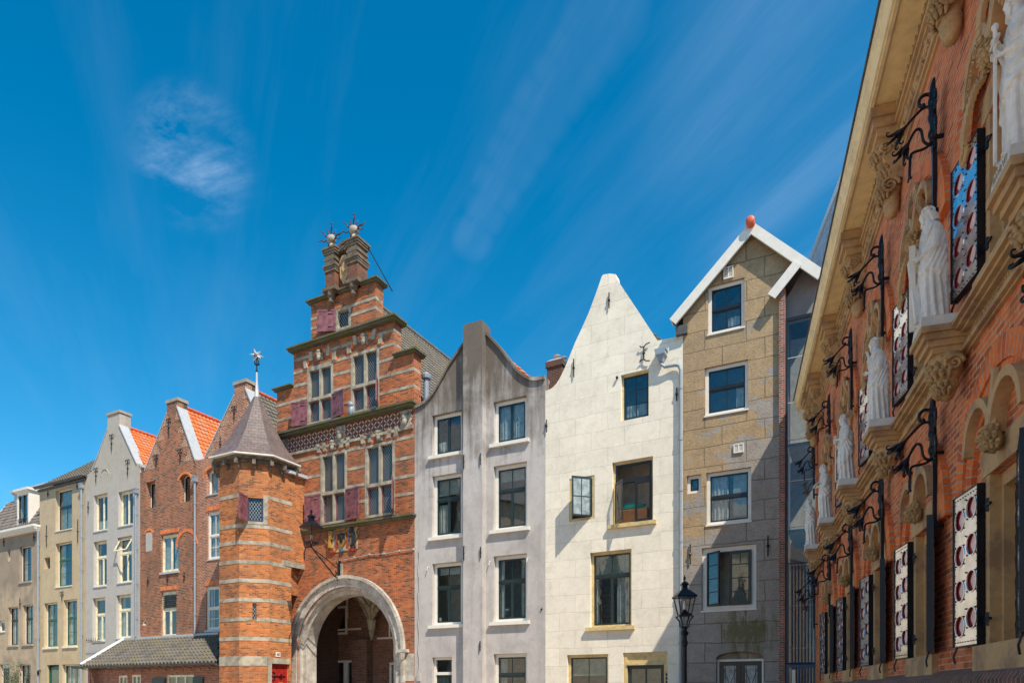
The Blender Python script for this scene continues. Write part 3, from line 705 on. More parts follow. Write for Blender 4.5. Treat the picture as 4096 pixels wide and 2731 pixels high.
# ================================================================ 2 yellow house
def yellow_house():
    f = sub_frame(FL, 158.5); h = House('house', 'narrow yellow plastered house with green sashes and a grey tiled roof', f)
    us = f.u(344); zt = h.P(230, 1947)[1]
    h.window((222, 1962), (288, 2112), r=.18, ft=.07, fm='white', sm='darkgreen', transom=.58, tcols=1, lcols=2, sill='thin', sillm='white', curtain=[(0, 1, 0, 1, 'blind')])
    h.window((222, 2174), (288, 2340), r=.18, ft=.07, fm='white', sm='green', transom=.62, lcols=2, lrows=2, sill='thin', sillm='white', curtain=[(0, .3, 0, 1, 'curtain'), (.72, 1, 0, 1, 'curtain')])
    for tl, br in (((176, 2412), (230, 2587)), ((254, 2399), (308, 2582))):
        h.window(tl, br, r=.18, ft=.07, fm='white', sm='green', transom=.62, lcols=2, lrows=2, sill='stone', sillm='creampaint', curtain=[(0, .25, 0, 1, 'curtain'), (.8, 1, 0, 1, 'curtain')])
    h.window((177, 2230), (200, 2272), r=.25, ft=.03, fm='wood', sm='wood', cols=1, sill=None)
    u0, u1, z0, z1 = h.rect((188, 2658), (236, 2760)); h.holes.append([(u0, .1), (u1, .1), (u1, z1), (u0, z1)])
    d = MB(); d.box(u0 + .1, u1 - .003, .16, .22, .103, z1 - .1); d.box(u0 + .003, u0 + .1, .12, .24, .103, z1 - .003); d = d.build('door', 'green', h.root)
    m = MB(); m.prism([(u0 + .3, 1.7), (u1 - .15, 1.7), (u1 - .15, z1 - .3), (u0 + .3, z1 - .3)], .13, .159); m.build('door_pane', 'glass', d); MB().ball((u1 - .12, .12, 1.1), .035).build('handle', 'gold', d)
    h.window((248, 2656), (318, 2750), r=.18, fm='white', sm='green', cols=3, rows=(1,), sill=None, curtain=[(0, .4, 0, 1, 'curtain'), (.6, 1, 0, 1, 'curtain')])
    h.wall([(0, 0), (us - .004, 0), (us - .004, zt), (0, zt)], 'yellow')
    m = MB(); m.box(-.05, us + .02, -.1, .02, zt - .05, zt + .08)
    n = 12
    m.add([(x, -.18 - .14 * sin(pi * k / 6 - pi / 2) * 0 - .13 * cos(pi * k / 6), zt + .22 - .13 * sin(pi * k / 6)) for x in (-.15, us + .1) for k in range(7)], [(k, k + 1, k + 8, k + 7) for k in range(6)])
    m.build('gutter', 'gutter', h.root)
    zr = zt + 3.3
    m = MB(); m.tiles((-.1, -.15, zt + .18), (us + .25, 0, 0), (0, 4.0, zr - zt - .2)); m.tiles((-.1, 8.15, zt + .18), (us + .25, 0, 0), (0, -4.1, zr - zt - .2)); m.build('roof', 'roof_grey', h.root)
    h.body([(0.01, 0), (us - .02, 0), (us - .02, zt), (0.01, zt)], 8)
    m = MB(); m.add([(0.0, .1, zt), (0.0, 8, zt), (0.0, 3.9, zr - .1), (us, .1, zt), (us, 8, zt), (us, 3.9, zr - .1)], [(0, 2, 1), (3, 4, 5)]); m.build('gable_side', 'yellow', h.root)
    h.pipe(325, 1945)
    h.anchor(189, 2100, 2185); h.anchor(314, 2078, 2170); h.anchor(251, 2368, 2400, 'fork'); h.anchor(195, 1962, 1990); h.anchor(312, 1930, 1958)
    # wall lamp by the door
    l = MB(); l.lathe([(.03, -.12), (.06, -.1), (.07, .1), (.02, .16)], 8, (f.u(163), -.15, h.P(163, 2690)[1])); l.box(f.u(163) - .02, f.u(163) + .02, -.12, .02, h.P(163, 2680)[1] - .02, h.P(163, 2680)[1] + .02); l.build('door_lamp', 'iron', h.root)
    return h
# ================================================================ gabled houses of the left group
def gable_top(h, pts, mat, name='chimney_block'): pass
def greywhite_house():
    f = sub_frame(FL, 344.5); h = House('house', 'grey white plastered gabled house with orange roof between the yellow and the red brick houses', f)
    W = dict(r=.17, ft=.07, fm='creampaint', sm='creampaint', sw=.06, sill='thin', sillm='lead')
    h.window((375, 1982), (430, 2117), cols=2, sashcase=True, rows=(1,), curtain=[(0, 1, 0, .3, 'curtain')], **W)
    h.window((473, 1968), (532, 2096), cols=2, sashcase=True, rows=(1,), **W)
    h.window((374, 2167), (427, 2342), transom=.66, tcols=1, sashcase=True, lcols=2, **W)
    wo = h.window((469, 2150), (527, 2326), transom=.66, tcols=1, sashcase=True, lcols=2, label='window with its top light tilted open', **W)
    h.window((370, 2392), (421, 2563), transom=.62, tcols=1, sashcase=True, lcols=2, curtain=[(0, .5, 0, .6, 'curtain')], **W)
    h.window((465, 2380), (523, 2550), transom=.66, tcols=1, sashcase=True, lcols=2, **W)
    # tilted open top light
    u0, u1, z0, z1 = h.rect((469, 2150), (527, 2326)); zt = z1 - .12; th = radians(28); H = .8; fr = MB()
    R = Matrix.Rotation(-th, 3, 'X')
    for (x0, x1, q0, q1) in ((u0 + .08, u1 - .08, -H, -H + .06), (u0 + .08, u1 - .08, -.06, 0), (u0 + .08, u0 + .14, -H, 0), (u1 - .14, u1 - .08, -H, 0)):
        c = R @ Vector(((x0 + x1) / 2, 0, (q0 + q1) / 2)); fr.boxc((c.x, c.y + .1, c.z + zt), ((x1 - x0) / 2, .02, (q1 - q0) / 2), R)
    fo = fr.build('open_sash', 'creampaint', wo)
    outl = [(345, 2700), (349, 1900), (367, 1885), (379, 1858), (395, 1818), (412, 1768), (430, 1717), (430, 1662), (478, 1651), (478, 1703), (512, 1775), (547, 1857), (560, 1860), (560, 2700)]
    q = [h.P(*p) for p in outl]; q[0] = (0, 0); q[-1] = (f.u(560) - .004, 0); q[1] = (0.0, q[1][1]); q[-2] = (q[-1][0], q[-3][1])
    h.wall(q, 'greywhite')
    us = f.u(560); # stone cap on the top block
    a = h.P(430, 1662); b = h.P(478, 1651); cap = MB(); zc = (a[1] + b[1]) / 2; cap.box(a[0] - .05, b[0] + .05, -.05, .7, zc + .004, zc + .14)
    cap.box(a[0] + .002, b[0] - .002, h.T, .65, zc - 1.2, zc + .002); cap.build('gable_top_block', 'concrete', h.root)
    c1 = h.P(478, 1703); c2 = h.P(547, 1857)
    m = MB(); m.prism([(c1[0], c1[1] + .01), (c2[0] + .02, c2[1] + .01), (c2[0] + .03, c2[1] + .08), (c1[0], c1[1] + .1)], -.05, .5)
    d1 = h.P(430, 1717); d2 = h.P(395, 1818); d3 = h.P(367, 1885)
    m.prism([(d3[0], d3[1] + .01), (d2[0], d2[1] + .01), (d1[0], d1[1] + .01), (d1[0], d1[1] + .07), (d2[0] - .03, d2[1] + .07), (d3[0] - .03, d3[1] + .07)], -.03, .5)
    m.build('gable_coping', 'lead', h.root)
    zs = c2[1] - .1; uc = (a[0] + b[0]) / 2; zr = c1[1] + .25
    zl = h.P(349, 1900)[1]
    h.body([(0.01, 0), (us - .02, 0), (us - .02, zs - .1), (uc, zr - .45), (0.01, zs - .1)], 8)
    h.roof(uc, zr, -.02, zs + .02, us + .02, zs + .02, .36, 8.1, 'roof_orange')
    # lead gutter between the houses
    MB().box(us - .15, us + .15, .0, 8, zs - .1, zs).build('valley_gutter', 'lead', h.root)
    h.pipe(543, 1965, 2545)
    h.anchor(449, 1742, 1805, 'fork'); h.anchor(387, 1875, 1930, 'fork'); h.anchor(514, 1842, 1903, 'fork'); h.anchor(356, 2005, 2052)
    # blind niche in the gable
    un, zn = h.P(419, 1875); MB().ring(un, zn - .35, .33, .37, -.03, .01, n=14).build('blind_arch', 'greywhite', h.root)
    # flower rack
    u0, z0 = h.P(362, 2563); m = MB()
    for k in range(6): m.tube([(u0 + .1 + k * .22, -.02, z0), (u0 + .1 + k * .22, -.28, z0 - .1), (u0 + .1 + k * .22, -.28, z0 + .15)], .012, 4)
    m.tube([(u0, -.28, z0 + .02), (u0 + 1.4, -.28, z0 + .02)], .012, 4); m.build('window_rack', 'iron', h.root)
    return h
def red_house(which):
    if which == 0:
        f = sub_frame(FL, 560.5); h = House('house', 'old red brick gabled house with orange roof beside the grey white house', f)
        R_ = 785
    else:
        f = sub_frame(FL, 785.5); h = House('house', 'old red brick gabled house half hidden behind the octagonal turret', f)
        R_ = 1085
    us = f.u(R_); W = dict(fm='white', sm='white', sillm='lead')
    if which == 0:
        h.window((584, 1929), (621, 2027), r=.28, ft=.03, fm='white', sm='black', cols=1, sill=None)
        h.window((719, 1897), (761, 2002), r=.28, ft=.03, fm='white', sm='black', cols=1, sill=None, arch=.18)
        w_ = dict(r=.1, ft=.08, fm='creampaint', sm='creampaint', sw=.07)
        h.window((644, 2142), (715, 2282), sashcase=True, cols=2, sill='stone', sillm='lead', curtain=[(0, .42, 0, 1, 'curtain'), (.6, 1, 0, 1, 'curtain')], **w_)
        wv = h.window((644, 2367), (706, 2545), transom=.62, tcols=1, sashcase=True, lcols=2, sill='thin', sillm='lead', label='window with a black louvred top light', **w_)
        u0, u1, z0, z1 = h.rect((644, 2367), (706, 2545)); m = MB(); zz = z0 + (z1 - z0) * .66
        k = zz
        while k < z1 - .15: m.boxc(((u0 + u1) / 2, .09, k), ((u1 - u0) / 2 - .09, .035, .012), Matrix.Rotation(.6, 3, 'X')); k += .1
        m.build('louvre', 'black', wv)
        u0, u1, z0, z1 = h.rect((584, 2132), (609, 2202)); MB().box(u0, u1, -.012, .02, z0, z1).build('plaster_patch', 'greywhite', h.root)
        h.window((568, 2478), (583, 2500), r=.06, ft=.04, fm='creampaint', sm='creampaint', cols=1, sill=None)
        out = [(560, 1890), (580, 1885), (597, 1838), (631, 1738), (667, 1643), (667, 1612), (711, 1604), (711, 1648), (747, 1742), (785, 1842)]
        cap = ((667, 1612), (711, 1604)); anch = [((678), 1678, 1742, 'fork'), (628, 1823, 1865, 'fork'), (724, 1800, 1845, 'fork'), (595, 2308, 2337, 'bar'), (673, 2300, 2330, 'bar'), (740, 2288, 2320, 'bar')]
        pr = ((697, 1633), (782, 1843))
    else:
        h.window((825, 1877), (872, 1972), r=.2, ft=.06, cols=1, rows=(1,), sill='thin', arch=.2, curtain=[(0, .6, 0, 1, 'curtain')], **W)
        h.window((830, 2050), (885, 2232), r=.06, ft=.09, transom=.5, tcols=2, lcols=2, lrows=2, sill='thin', curtain=[(.05, .95, 0, 1, 'curtain')], **W)
        h.window((825, 2347), (878, 2517), r=.06, ft=.09, transom=.5, tcols=2, lcols=2, lrows=2, sill='stone', **W)
        out = [(785, 1842), (820, 1833), (878, 1707), (937, 1588), (937, 1540), (985, 1530), (985, 1572), (1035, 1690), (1085, 1810)]
        cap = ((937, 1540), (985, 1530)); anch = [(940, 1628, 1678, 'fork'), (884, 1750, 1805, 'bar')]
        pr = ((972, 1560), (1040, 1700))
    q = [h.P(*p) for p in out]; q[0] = (0, q[0][1]); q[-1] = (us - .004, q[-1][1])
    h.wall([(0, 0)] + q + [(us - .004, 0)], 'brick_old' if which == 0 else 'brick_pinkish')
    a, b = h.P(*cap[0]), h.P(*cap[1]); zc = (a[1] + b[1]) / 2
    m = MB(); m.box(a[0] - .05, b[0] + .05, -.05, .6, zc + .004, zc + .16); m.build('gable_top_stone', 'concrete', h.root)
    m = MB(); m.box(a[0] + .002, b[0] - .002, h.T, .56, zc - .9, zc + .002); m.build('gable_top_block', 'brick_dark', h.root)
    c1, c2 = h.P(*pr[0]), h.P(*pr[1]); c1 = (b[0] - .02, c1[1])
    m = MB(); m.prism([(c1[0], c1[1] - .02), (c2[0], c2[1] + .01), (c2[0] + .02, c2[1] + .1), (c1[0], c1[1] + .1)], -.06, .55)
    e1 = (a[0], c1[1] - .15); e2 = (h.P(*out[1])[0], h.P(*out[1])[1])
    m.prism([(e2[0], e2[1] + .01), (e1[0], e1[1]), (e1[0], e1[1] + .06), (e2[0] - .03, e2[1] + .08)], -.03, .5)
    m.build('gable_coping', 'lead', h.root)
    # diagonal tumbled brick courses along the gable
    for sg, (p1, p2) in ((1, (e2, e1)), (-1, ((c2[0], c2[1]), (b[0], c1[1])))):
        mm = MB(); dx, dz = p2[0] - p1[0], p2[1] - p1[1]; L = hypot(dx, dz); n = 4; wd = .75; pw = []
        t0 = .02
        for k in range(n):
            s0 = t0 + (1 - t0) * k / n; s1 = t0 + (1 - t0) * (k + 1) / n
            A = (p1[0] + dx * s0, p1[1] + dz * s0); B = (p1[0] + dx * s1, p1[1] + dz * s1)
            nx, nz = dz / L * sg, -dx / L * sg
            mid = ((A[0] + B[0]) / 2 + nx * wd * (1 - .5 * k / n), (A[1] + B[1]) / 2 + nz * wd * (1 - .5 * k / n))
            tri = [A, B, mid]
            mm.prism(ccw([(A[0] + nx * .02, A[1] + nz * .02), (B[0] + nx * .02, B[1] + nz * .02), mid]), -.008, .01)
        o = mm.build('tumbled_brickwork', 'brick_diag_l' if sg > 0 else 'brick_diag_r', h.root)
    zs = h.P(*out[-1])[1] - .1 if which == 0 else c2[1] - 1.3; uc = (a[0] + b[0]) / 2; zr = c1[1] + .3
    zs = min(zs, q[0][1] - .05)
    h.body([(0.01, 0), (us - .02, 0), (us - .02, zs - .1), (uc, zr - .45), (0.01, zs - .1)], 8)
    h.roof(uc, zr, -.02, zs + .02, us + .02, zs + .02, .36, 8.1, 'roof_orange' if which == 0 else 'roof_grey')
    for an in anch: h.anchor(*an)
    # segmental brick heads
    m = MB()
    if which == 0:
        for (x, y, rr) in ((739, 1905, .52), (596, 2128, .36)): u, z = h.P(x, y); m.ring(u, z - rr * .75, rr, rr + .13, -.02, .01, a0=pi * .14, a1=pi * .86, n=12)
        u, z = h.P(746, 2120); m.ring(u, z - .8, .72, .88, -.025, .01, n=16)
        for (x0, x1, y) in ((642, 716, 2137), (642, 707, 2362)): u0, z = h.P(x0, y); u1 = f.u(x1); m.box(u0, u1, -.02, .01, z, z + .2)
    else:
        u, z = h.P(848, 1878); m.ring(u, z - .55, .66, .8, -.02, .01, a0=pi * .08, a1=pi * .92, n=12)
        for (x0, x1, y) in ((826, 888, 2045), (822, 880, 2342)): u0, z = h.P(x0, y); u1 = f.u(x1); m.box(u0, u1, -.02, .01, z, z + .22)
    m.build('brick_arch', 'brick_arch', h.root)
    if which == 0: h.pipe(779, 1918, 2535)
    return h
M['brick_diag_l'] = brick_mat('brick_diagonal_left', (.52, .17, .075), (.3, .09, .045), (.55, .46, .35), bh=.1, ms=.02, ang=radians(-36), stain=.3, darkamt=.7, bumpd=.035)
M['brick_diag_r'] = brick_mat('brick_diagonal_right', (.52, .17, .075), (.3, .09, .045), (.55, .46, .35), bh=.1, ms=.02, ang=radians(36), stain=.3, darkamt=.7, bumpd=.035)

# ================================================================ lean-to in front of the left group
def shed():
    f = sub_frame(FL, 340); O = f.O; h = House('annex', 'low brick annex with dark pantile roof in front of the red brick houses', f, cat='annex')
    # ridge on the house wall, eave in front
    w = 2.5
    uR = f.u(868, w) ; uL = f.u(322, w); zR = h.P(690, 2547)[1]; zE = 2.92
    ur0 = f.u(500); ur1 = f.u(880)
    m = MB(); m.tiles((uL, -w, zE), (uR - uL, 0, 0), (0, w - .02, zR - zE), tw=.26, th=.34, amp=.04, step=.045)
    # hipped left end: cut by a skewed sheet instead of a straight verge
    m = MB(); A = Vector((uR - uL, 0, 0)); n = 0
    nc = 9; cols_top = ur1 - ur0
    tw = .26
    for c in range(nc):
        t0, t1 = c / nc, (c + 1) / nc
        xl0 = uL + (ur0 - uL) * t0; xl1 = uL + (ur0 - uL) * t1; xr0 = uR + (ur1 - uR) * t0; xr1 = uR + (ur1 - uR) * t1
        y0, y1 = -w + w * t0, -w + w * t1 - .0; z0, z1 = zE + (zR - zE) * t0, zE + (zR - zE) * t1
        k = 6; nt_ = int((uR - uL) / tw); vs = []; fs = []; uvs = []
        i0 = int((xl0 - uL) / tw * k); i1 = int((max(xr0, xr1) - uL) / tw * k)
        for (yy, zz, hh) in ((y0, z0, .05), (y1, z1 + .001, 0)):
            for i in range(i0, i1 + 1):
                ph = (-.6, .5, 1, .8, 0, -.9)[i % k]; vs.append((uL + i * tw / k, yy - .4 * (.06 * ph + hh), zz + .9 * (.06 * ph + hh)))
        m_ = i1 - i0 + 1
        for i in range(m_ - 1):
            uu = ((i + i0) // k + .5) * tw; vv = (c + .5) * .34
            fs.append((i, i + 1, m_ + i + 1, m_ + i)); uvs.append([(uu, vv), (uu + .01, vv), (uu + .01, vv + .01), (uu, vv + .01)])
        lower = [(x, y + .02, z - .06) for x, y, z in vs[:m_]]
        b = len(vs)
        vs2 = vs + lower
        for i in range(m_ - 1): fs.append((b + i, b + i + 1, i + 1, i)); uvs.append([(0, 0)] * 4)
        m.add(vs2, fs, uvs)
    m.add([(uL, -w + .02, zE - .03), (uR, -w + .02, zE - .03), (ur1, 0, zR - .04), (ur0, 0, zR - .04), (uL, -w + .02, zE - .1), (uR, -w + .02, zE - .1), (ur1, 0, zR - .12), (ur0, 0, zR - .12)], [(0, 1, 2, 3), (7, 6, 5, 4), (0, 4, 5, 1), (1, 5, 6, 2), (0, 3, 7, 4)])
    ro = m.build('roof', 'roof_shed', h.root)
    m = MB(); m.tube([(uL, -w, zE + .08), (ur0, -.02, zR + .08)], .1, 4); m.box(ur0, ur1, -.12, -.002, zR - .02, zR + .1); m.build('lead_flashing', 'lead', ro)
    m = MB(); m.add([(x, -w - .1 - .1 * cos(pi * k / 8), zE - .02 - .1 * sin(pi * k / 8)) for x in (uL - .5, uR + .1) for k in range(9)] , [(k, k + 1, k + 10, k + 9) for k in range(8)]); m.tube([(uL - .5, -w - .2, zE - .02), (uR + .1, -w - .2, zE - .02)], .015, 5)
    for k in range(17): x = uL + (uR - uL) * (k + .5) / 17; m.tube([(x, -w + .35, zE - .32), (x, -w + .3, zE - .2), (x, -w - .15, zE - .12)], .02, 5)
    m.build('gutter', 'gutter', h.root)
    # walls
    uw0, uw1 = uL + .3, uR - .05; y = -w + .35; holes = []
    def R(px0, px1, py0, py1=None):
        a, z = f.uz(px0, py0, w - .35); b = f.u(px1, w - .35); return a, b, z
    fm = []
    for (x0, x1, yy, k) in ((474, 509, 2700, 2), (527, 563, 2697, 2), (668, 775, 2698, 3)):
        a, b, z = R(x0, x1, yy); holes.append([(a, .9), (b, .9), (b, z), (a, z)]); fm.append((a, b, .9, z, k))
    a, b, z = R(352, 412, 2666); holes.append([(a, .05), (b, .05), (b, z), (a, z)])
    m = MB(); m.prism([(uw0, 0), (uw1, 0), (uw1, zE - .1), (uw0, zE - .1)], y, y + .22, holes)
    m.prism([(uw0, 0), (uw0 + .01, 0), (uw0 + .01, 1), (uw0, 1)], 0, .01) if 0 else None
    m.box(uw0, uw0 + .2, y + .221, -.01, 0, zE - .12); m.box(uw1 - .2, uw1, y + .221, -.01, 0, zE + .2)
    m.build('wall', 'brick_shed', h.root)
    d = MB(); n = 9
    for k in range(n): d.box(a + .003 + (b - a - .006) * k / n, a + (b - a) * (k + .9) / n, y + .08, y + .12, .05, z - .003)
    d.build('plank_door', 'wood', h.root)
    for (a, b, z0, z, k) in fm:
        q = MB(); q.box(a + .003, a + .08, y + .02, y + .12, z0 + .003, z - .003); q.box(b - .08, b - .003, y + .02, y + .12, z0 + .003, z - .003); q.box(a + .08, b - .08, y + .02, y + .12, z - .1, z - .003); q.box(a + .08, b - .08, y + .02, y + .12, z0 + .003, z0 + .08)
        for j in range(1, k): x = a + (b - a) * j / k; q.box(x - .04, x + .04, y + .03, y + .11, z0 + .08, z - .1)
        wo = q.build('window', 'creampaint', h.root); MB().box(a + .02, b - .02, y + .07, y + .08, z0 + .02, z - .02).build('pane', 'glass', wo)
    for (x0, x1, yy) in ((612, 664, 2710), (775, 817, 2706)):
        a, b, z = R(x0, x1, yy); q = MB(); q.box(a, b, y - .06, y - .02, .9, z); q.box(a + .06, b - .06, y - .075, y - .06, 1.0, z - .1); q.build('shutter', 'darkgreen', h.root)
    MB().box(uw0 + .2, uw1 - .2, -1.0, -.95, 0, zE - .1).build('room_partition', 'room', h.root)
    # small downpipe at the right end
    MB().lathe([(.05, .1), (.05, zE - .1)], 8, (uR - .02, -w + .2, 0)).build('downpipe', 'zinc', h.root)
M['roof_shed'] = tile_mat('dark_grey_pantiles', (.15, .135, .12), (.08, .075, .07), .26, .34, moss=(.14, .12, .07))
# ================================================================ gatehouse
def slab(m, u0, u1, z, y0=-.28, y1=.6, t=.16):
    m.box(u0, u1, y0, y1, z - t * .45, z); m.box(u0 + .06, u1 - .06, y0 + .08, y1, z - t, z - t * .45)
def face_relief(m, u, z, s=.2, y=0):
    m.ball((u, y - .05, z), (s * .42, .12, s * .56), 12, 8); m.ball((u, y - .09, z + s * .38), (s * .46, .1, s * .25), 10, 6, amp=.3)
    m.ball((u, y - .08, z - s * .5), (s * .34, .1, s * .4), 10, 6, amp=.35); m.boxc((u, y - .17, z - s * .02), (s * .06, .03, s * .14)); m.box(u - s * .3, u + s * .3, y - .165, y - .12, z + s * .12, z + s * .18)
    for k in (-1, 1): m.ball((u + k * s * .45, y - .04, z), (s * .1, .06, s * .16), 6, 5)
def board_shutter(h, parent, hinge_u, z0, z1, w, ang, y=-.02, mat='shutter_red', left=True):
    """hinged board shutter; ang = how far it stands off the wall, 0 = folded back flat; left: extends to -u from its hinge"""
    m = MB(); sg = -1 if left else 1
    m.box(0, sg * w, -.05, -.02, 0, z1 - z0); m.box(sg * .02, sg * (w - .02), -.02, -.012, .05, z1 - z0 - .05)
    for q in ((0, sg * w, 0, .07), (0, sg * w, z1 - z0 - .07, z1 - z0)): m.box(q[0], q[1], -.065, -.05, q[2], q[3])
    for q in ((0, sg * .07), (sg * (w - .07), sg * w)): m.box(q[0], q[1], -.064, -.05, .07, z1 - z0 - .07)
    for k in range(1, 3): x = sg * (.07 + (w - .14) * k / 3); m.box(x - .006, x + .006, -.056, -.05, .07, z1 - z0 - .07)
    o = m.build('shutter', mat, parent); o.location = (hinge_u, y, z0); o.rotation_euler = (0, 0, radians(-ang) * (-1 if left else 1))
    s_ = MB(); s_.tube([(0, -.03, .2), (sg * w * .4, -.075, .2)], .014, 5); s_.tube([(0, -.03, z1 - z0 - .2), (sg * w * .4, -.075, z1 - z0 - .2)], .014, 5); s_.build('strap_hinge', 'iron', o)
    return o
def cross_window(h, tl, br, lower=.44, shutL=None, shutR=None, two=True):
    u0, u1, z0, z1 = h.rect(tl, br); h.holes.append([(u0, z0), (u1, z0), (u1, z1), (u0, z1)])
    e = .003; r = .10; t = .13; m = MB(); y0, y1 = -.02, r + .12
    m.box(u0 + e, u0 + t, y0, y1, z0 + e, z1 - e); m.box(u1 - t, u1 - e, y0, y1, z0 + e, z1 - e); m.box(u0 + t, u1 - t, y0 + .004, y1, z1 - t, z1 - e); m.box(u0 + t, u1 - t, y0 - .05, y1, z0 + e, z0 + t * .8)
    zm = z0 + (z1 - z0) * lower if two else z1; um = (u0 + u1) / 2
    if two:
        m.box(um - t * .45, um + t * .45, y0 + .01, y1 - .01, z0 + t * .8, z1 - t); m.box(u0 + t, um - t * .45, y0 - .03, y1 - .02, zm - .07, zm + .07); m.box(um + t * .45, u1 - t, y0 - .03, y1 - .02, zm - .07, zm + .07)
    w = m.build('window', 'limestone', h.root)
    MB().box(u0 + t - .01, u1 - t + .01, r + .03, r + .036, (zm if two else z0 + t * .8), z1 - t + .01).build('leaded_pane', 'leaded', w)
    if two:
        q = MB()
        for (a, b) in ((u0 + t, um - t * .45), (um + t * .45, u1 - t)):
            q.box(a, a + .05, r - .02, r + .05, z0 + t * .8, zm - .07); q.box(b - .05, b, r - .02, r + .05, z0 + t * .8, zm - .07); q.box(a + .05, b - .05, r - .02, r + .05, zm - .12, zm - .07)
        s_ = q.build('casement', 'shutter_red', w)
        MB().box(u0 + t - .01, u1 - t + .01, r + .031, r + .037, z0 + t * .8, zm - .001).build('leaded_pane', 'leaded', w)
    if shutL is not None: board_shutter(h, w, u0 + .02, z0 + .05, zm - .0, shutL[0], shutL[1], left=True)
    if shutR is not None: board_shutter(h, w, u1 - .02, z0 + .05, zm - .0, shutR[0], shutR[1], left=False)
    return u0, u1, z0, z1
def gatehouse():
    h = House('gatehouse', 'tall orange brick gatehouse with stepped gable, cross windows and round archway', FA, T=.5, cat='gatehouse'); f = FA
    us = f.u(1658)
    A = cross_window(h, (1230, 1478), (1333, 1680), shutL=(.82, 14), shutR=(.88, 12))
    B = cross_window(h, (1404, 1418), (1517, 1632), shutR=(.72, 56))
    C = cross_window(h, (1283, 1818), (1388, 2087), shutL=(.85, 8), shutR=(.9, 10))
    D = cross_window(h, (1460, 1783), (1580, 2057), shutR=(.8, 56))
    E = cross_window(h, (1343, 1240), (1404, 1311), shutL=(.85, 22), two=False)
    # steps of the gable
    z1 = h.P(1107, 1745)[1]; zt1 = h.P(1111, 1565)[1]; z2 = h.P(1175, 1395)[1]; zt3 = h.P(1241, 1217)[1]; zt1r = h.P(1655, 1415)[1]
    zt1 = (zt1 + zt1r) / 2; z2 = (z2 + h.P(1577, 1275)[1]) / 2; zt3 = (zt3 + h.P(1503, 1131)[1]) / 2
    l1, r1 = .02, us - .03; l2, r2 = f.u(1175), f.u(1577); l3, r3 = f.u(1244), f.u(1503); l4, r4 = f.u(1320), f.u(1447)
    z4 = h.P(1296, 974)[1] - .55
    # arch opening
    ul = f.u(1159); ur = f.u(1622); zap = h.P(1372, 2302)[1]; R0 = (ur - ul) / 2; uc = (ul + ur) / 2; Ri = R0 - .5; zc = zap - R0
    loop = [(uc + Ri + .02, 0.0)] + [(uc + (Ri + .02) * cos(pi * k / 32), zc + (Ri + .02) * sin(pi * k / 32)) for k in range(33)] + [(uc - Ri - .02, 0.0)]
    wl = [(.02, 0)] + [(uc - Ri - .02, 0)] + [(uc - (Ri + .02) * cos(pi * k / 32), zc + (Ri + .02) * sin(pi * k / 32)) for k in range(33)] + [(uc + Ri + .02, 0), (us - .004, 0), (us - .004, z1)]
    wl = wl + [(r1, z1), (r1, zt1), (r2, zt1), (r2, z2), (r3, z2), (r3, zt3), (l3, zt3), (l3, z2), (l2, z2), (l2, zt1), (l1, zt1), (l1, z1)]
    wl = [p for i, p in enumerate(wl) if i == 0 or (abs(p[0] - wl[i - 1][0]) + abs(p[1] - wl[i - 1][1])) > 1e-4]
    h.wall(wl, 'brick_gate')
    # arch stones: front hood, then two orders stepping inwards
    m = MB(); n = 40
    def order(r0, r1_, y0, y1, mat, nm, proud=0):
        q = MB(); q.ring(uc, zc, r0, r1_, y0, y1, n=n); q.box(uc - r1_, uc - r0, y0, y1, 0, zc); q.box(uc + r0, uc + r1_, y0, y1, 0, zc); return q
    q = order(R0 - .14, R0, -.16, .0 - .002, '', ''); q.build('arch_hood', 'archstone', h.root)
    q = order(Ri + .021, R0 - .141, -.05, .0 - .003, '', ''); q.build('arch_voussoirs', 'archstone', h.root)
    q = order(Ri - .12, Ri + .019, .06, .62, '', ''); q.build('arch_inner_order', 'archstone', h.root)
    q = order(Ri - .3, Ri - .121, .22, .9, '', ''); q.build('arch_soffit_order', 'archstone', h.root)
    j = MB()   # joints of the arch stones
    for k in range(1, 15):
        a = pi * k / 15; c, s_ = cos(a), sin(a); R = Matrix.Rotation(-(a - pi / 2), 3, 'Y')
        j.boxc((uc + (R0 - .1) * c, -.1, zc + (R0 - .1) * s_), (.008, .065, .105), R); j.boxc((uc + (Ri - .05) * c, .1, zc + (Ri - .05) * s_), (.008, .045, .08), R)
    for k in range(1, 6):
        z = zc * k / 6 + .3
        for x in (uc - R0 + .12, uc + R0 - .12): j.boxc((x, -.105, z), (.13, .06, .008))
    j.build('arch_joints', 'limestone', h.root)
    m = MB(); m.lathe([(.0, -.35), (.1, -.3), (.14, -.15), (.18, -.02), (.2, .0)], 10, (ur - .07, -.15, zc - .15)); m.box(ur - .32, ur + .2, -.2, -.005, zc - .15, zc - .02)
    m.box(ur - .3, us - .02, -.02, .01, zc - 1.35, zc - .2); m.box(ur - .3, us - .15, -.021, .01, .2, zc - 2.6); m.build('springing_stones', 'archstone', h.root)
    # horizontal stone bands
    bm_ = MB(); pts = [1743, 1832, 1900, 1972]
    wins = [A, B, C, D, E]
    def band(z, x0, x1, t=.125):
        cuts = sorted([(w[0] - .0, w[1] + .0) for w in wins if w[2] < z < w[3]]); x = x0
        for c in cuts:
            if c[0] > x: bm_.box(x, c[0] - .002, -.012, .02, z - t / 2, z + t / 2)
            x = c[1] + .002
        if x1 > x: bm_.box(x, x1, -.012, .02, z - t / 2, z + t / 2)
        if x1 > us - 1.2 and 0: pass
        bm_.box(x1 - .05, x1 + .012, -.0121, h.T - .05, z - t / 2 + .001, z + t / 2 - .001)
    zd = h.P(1640, 2092)[1]
    zl = h.P(1670, 2055)[1]
    ztop = h.P(1640, 1680)[1]
    nb = 6
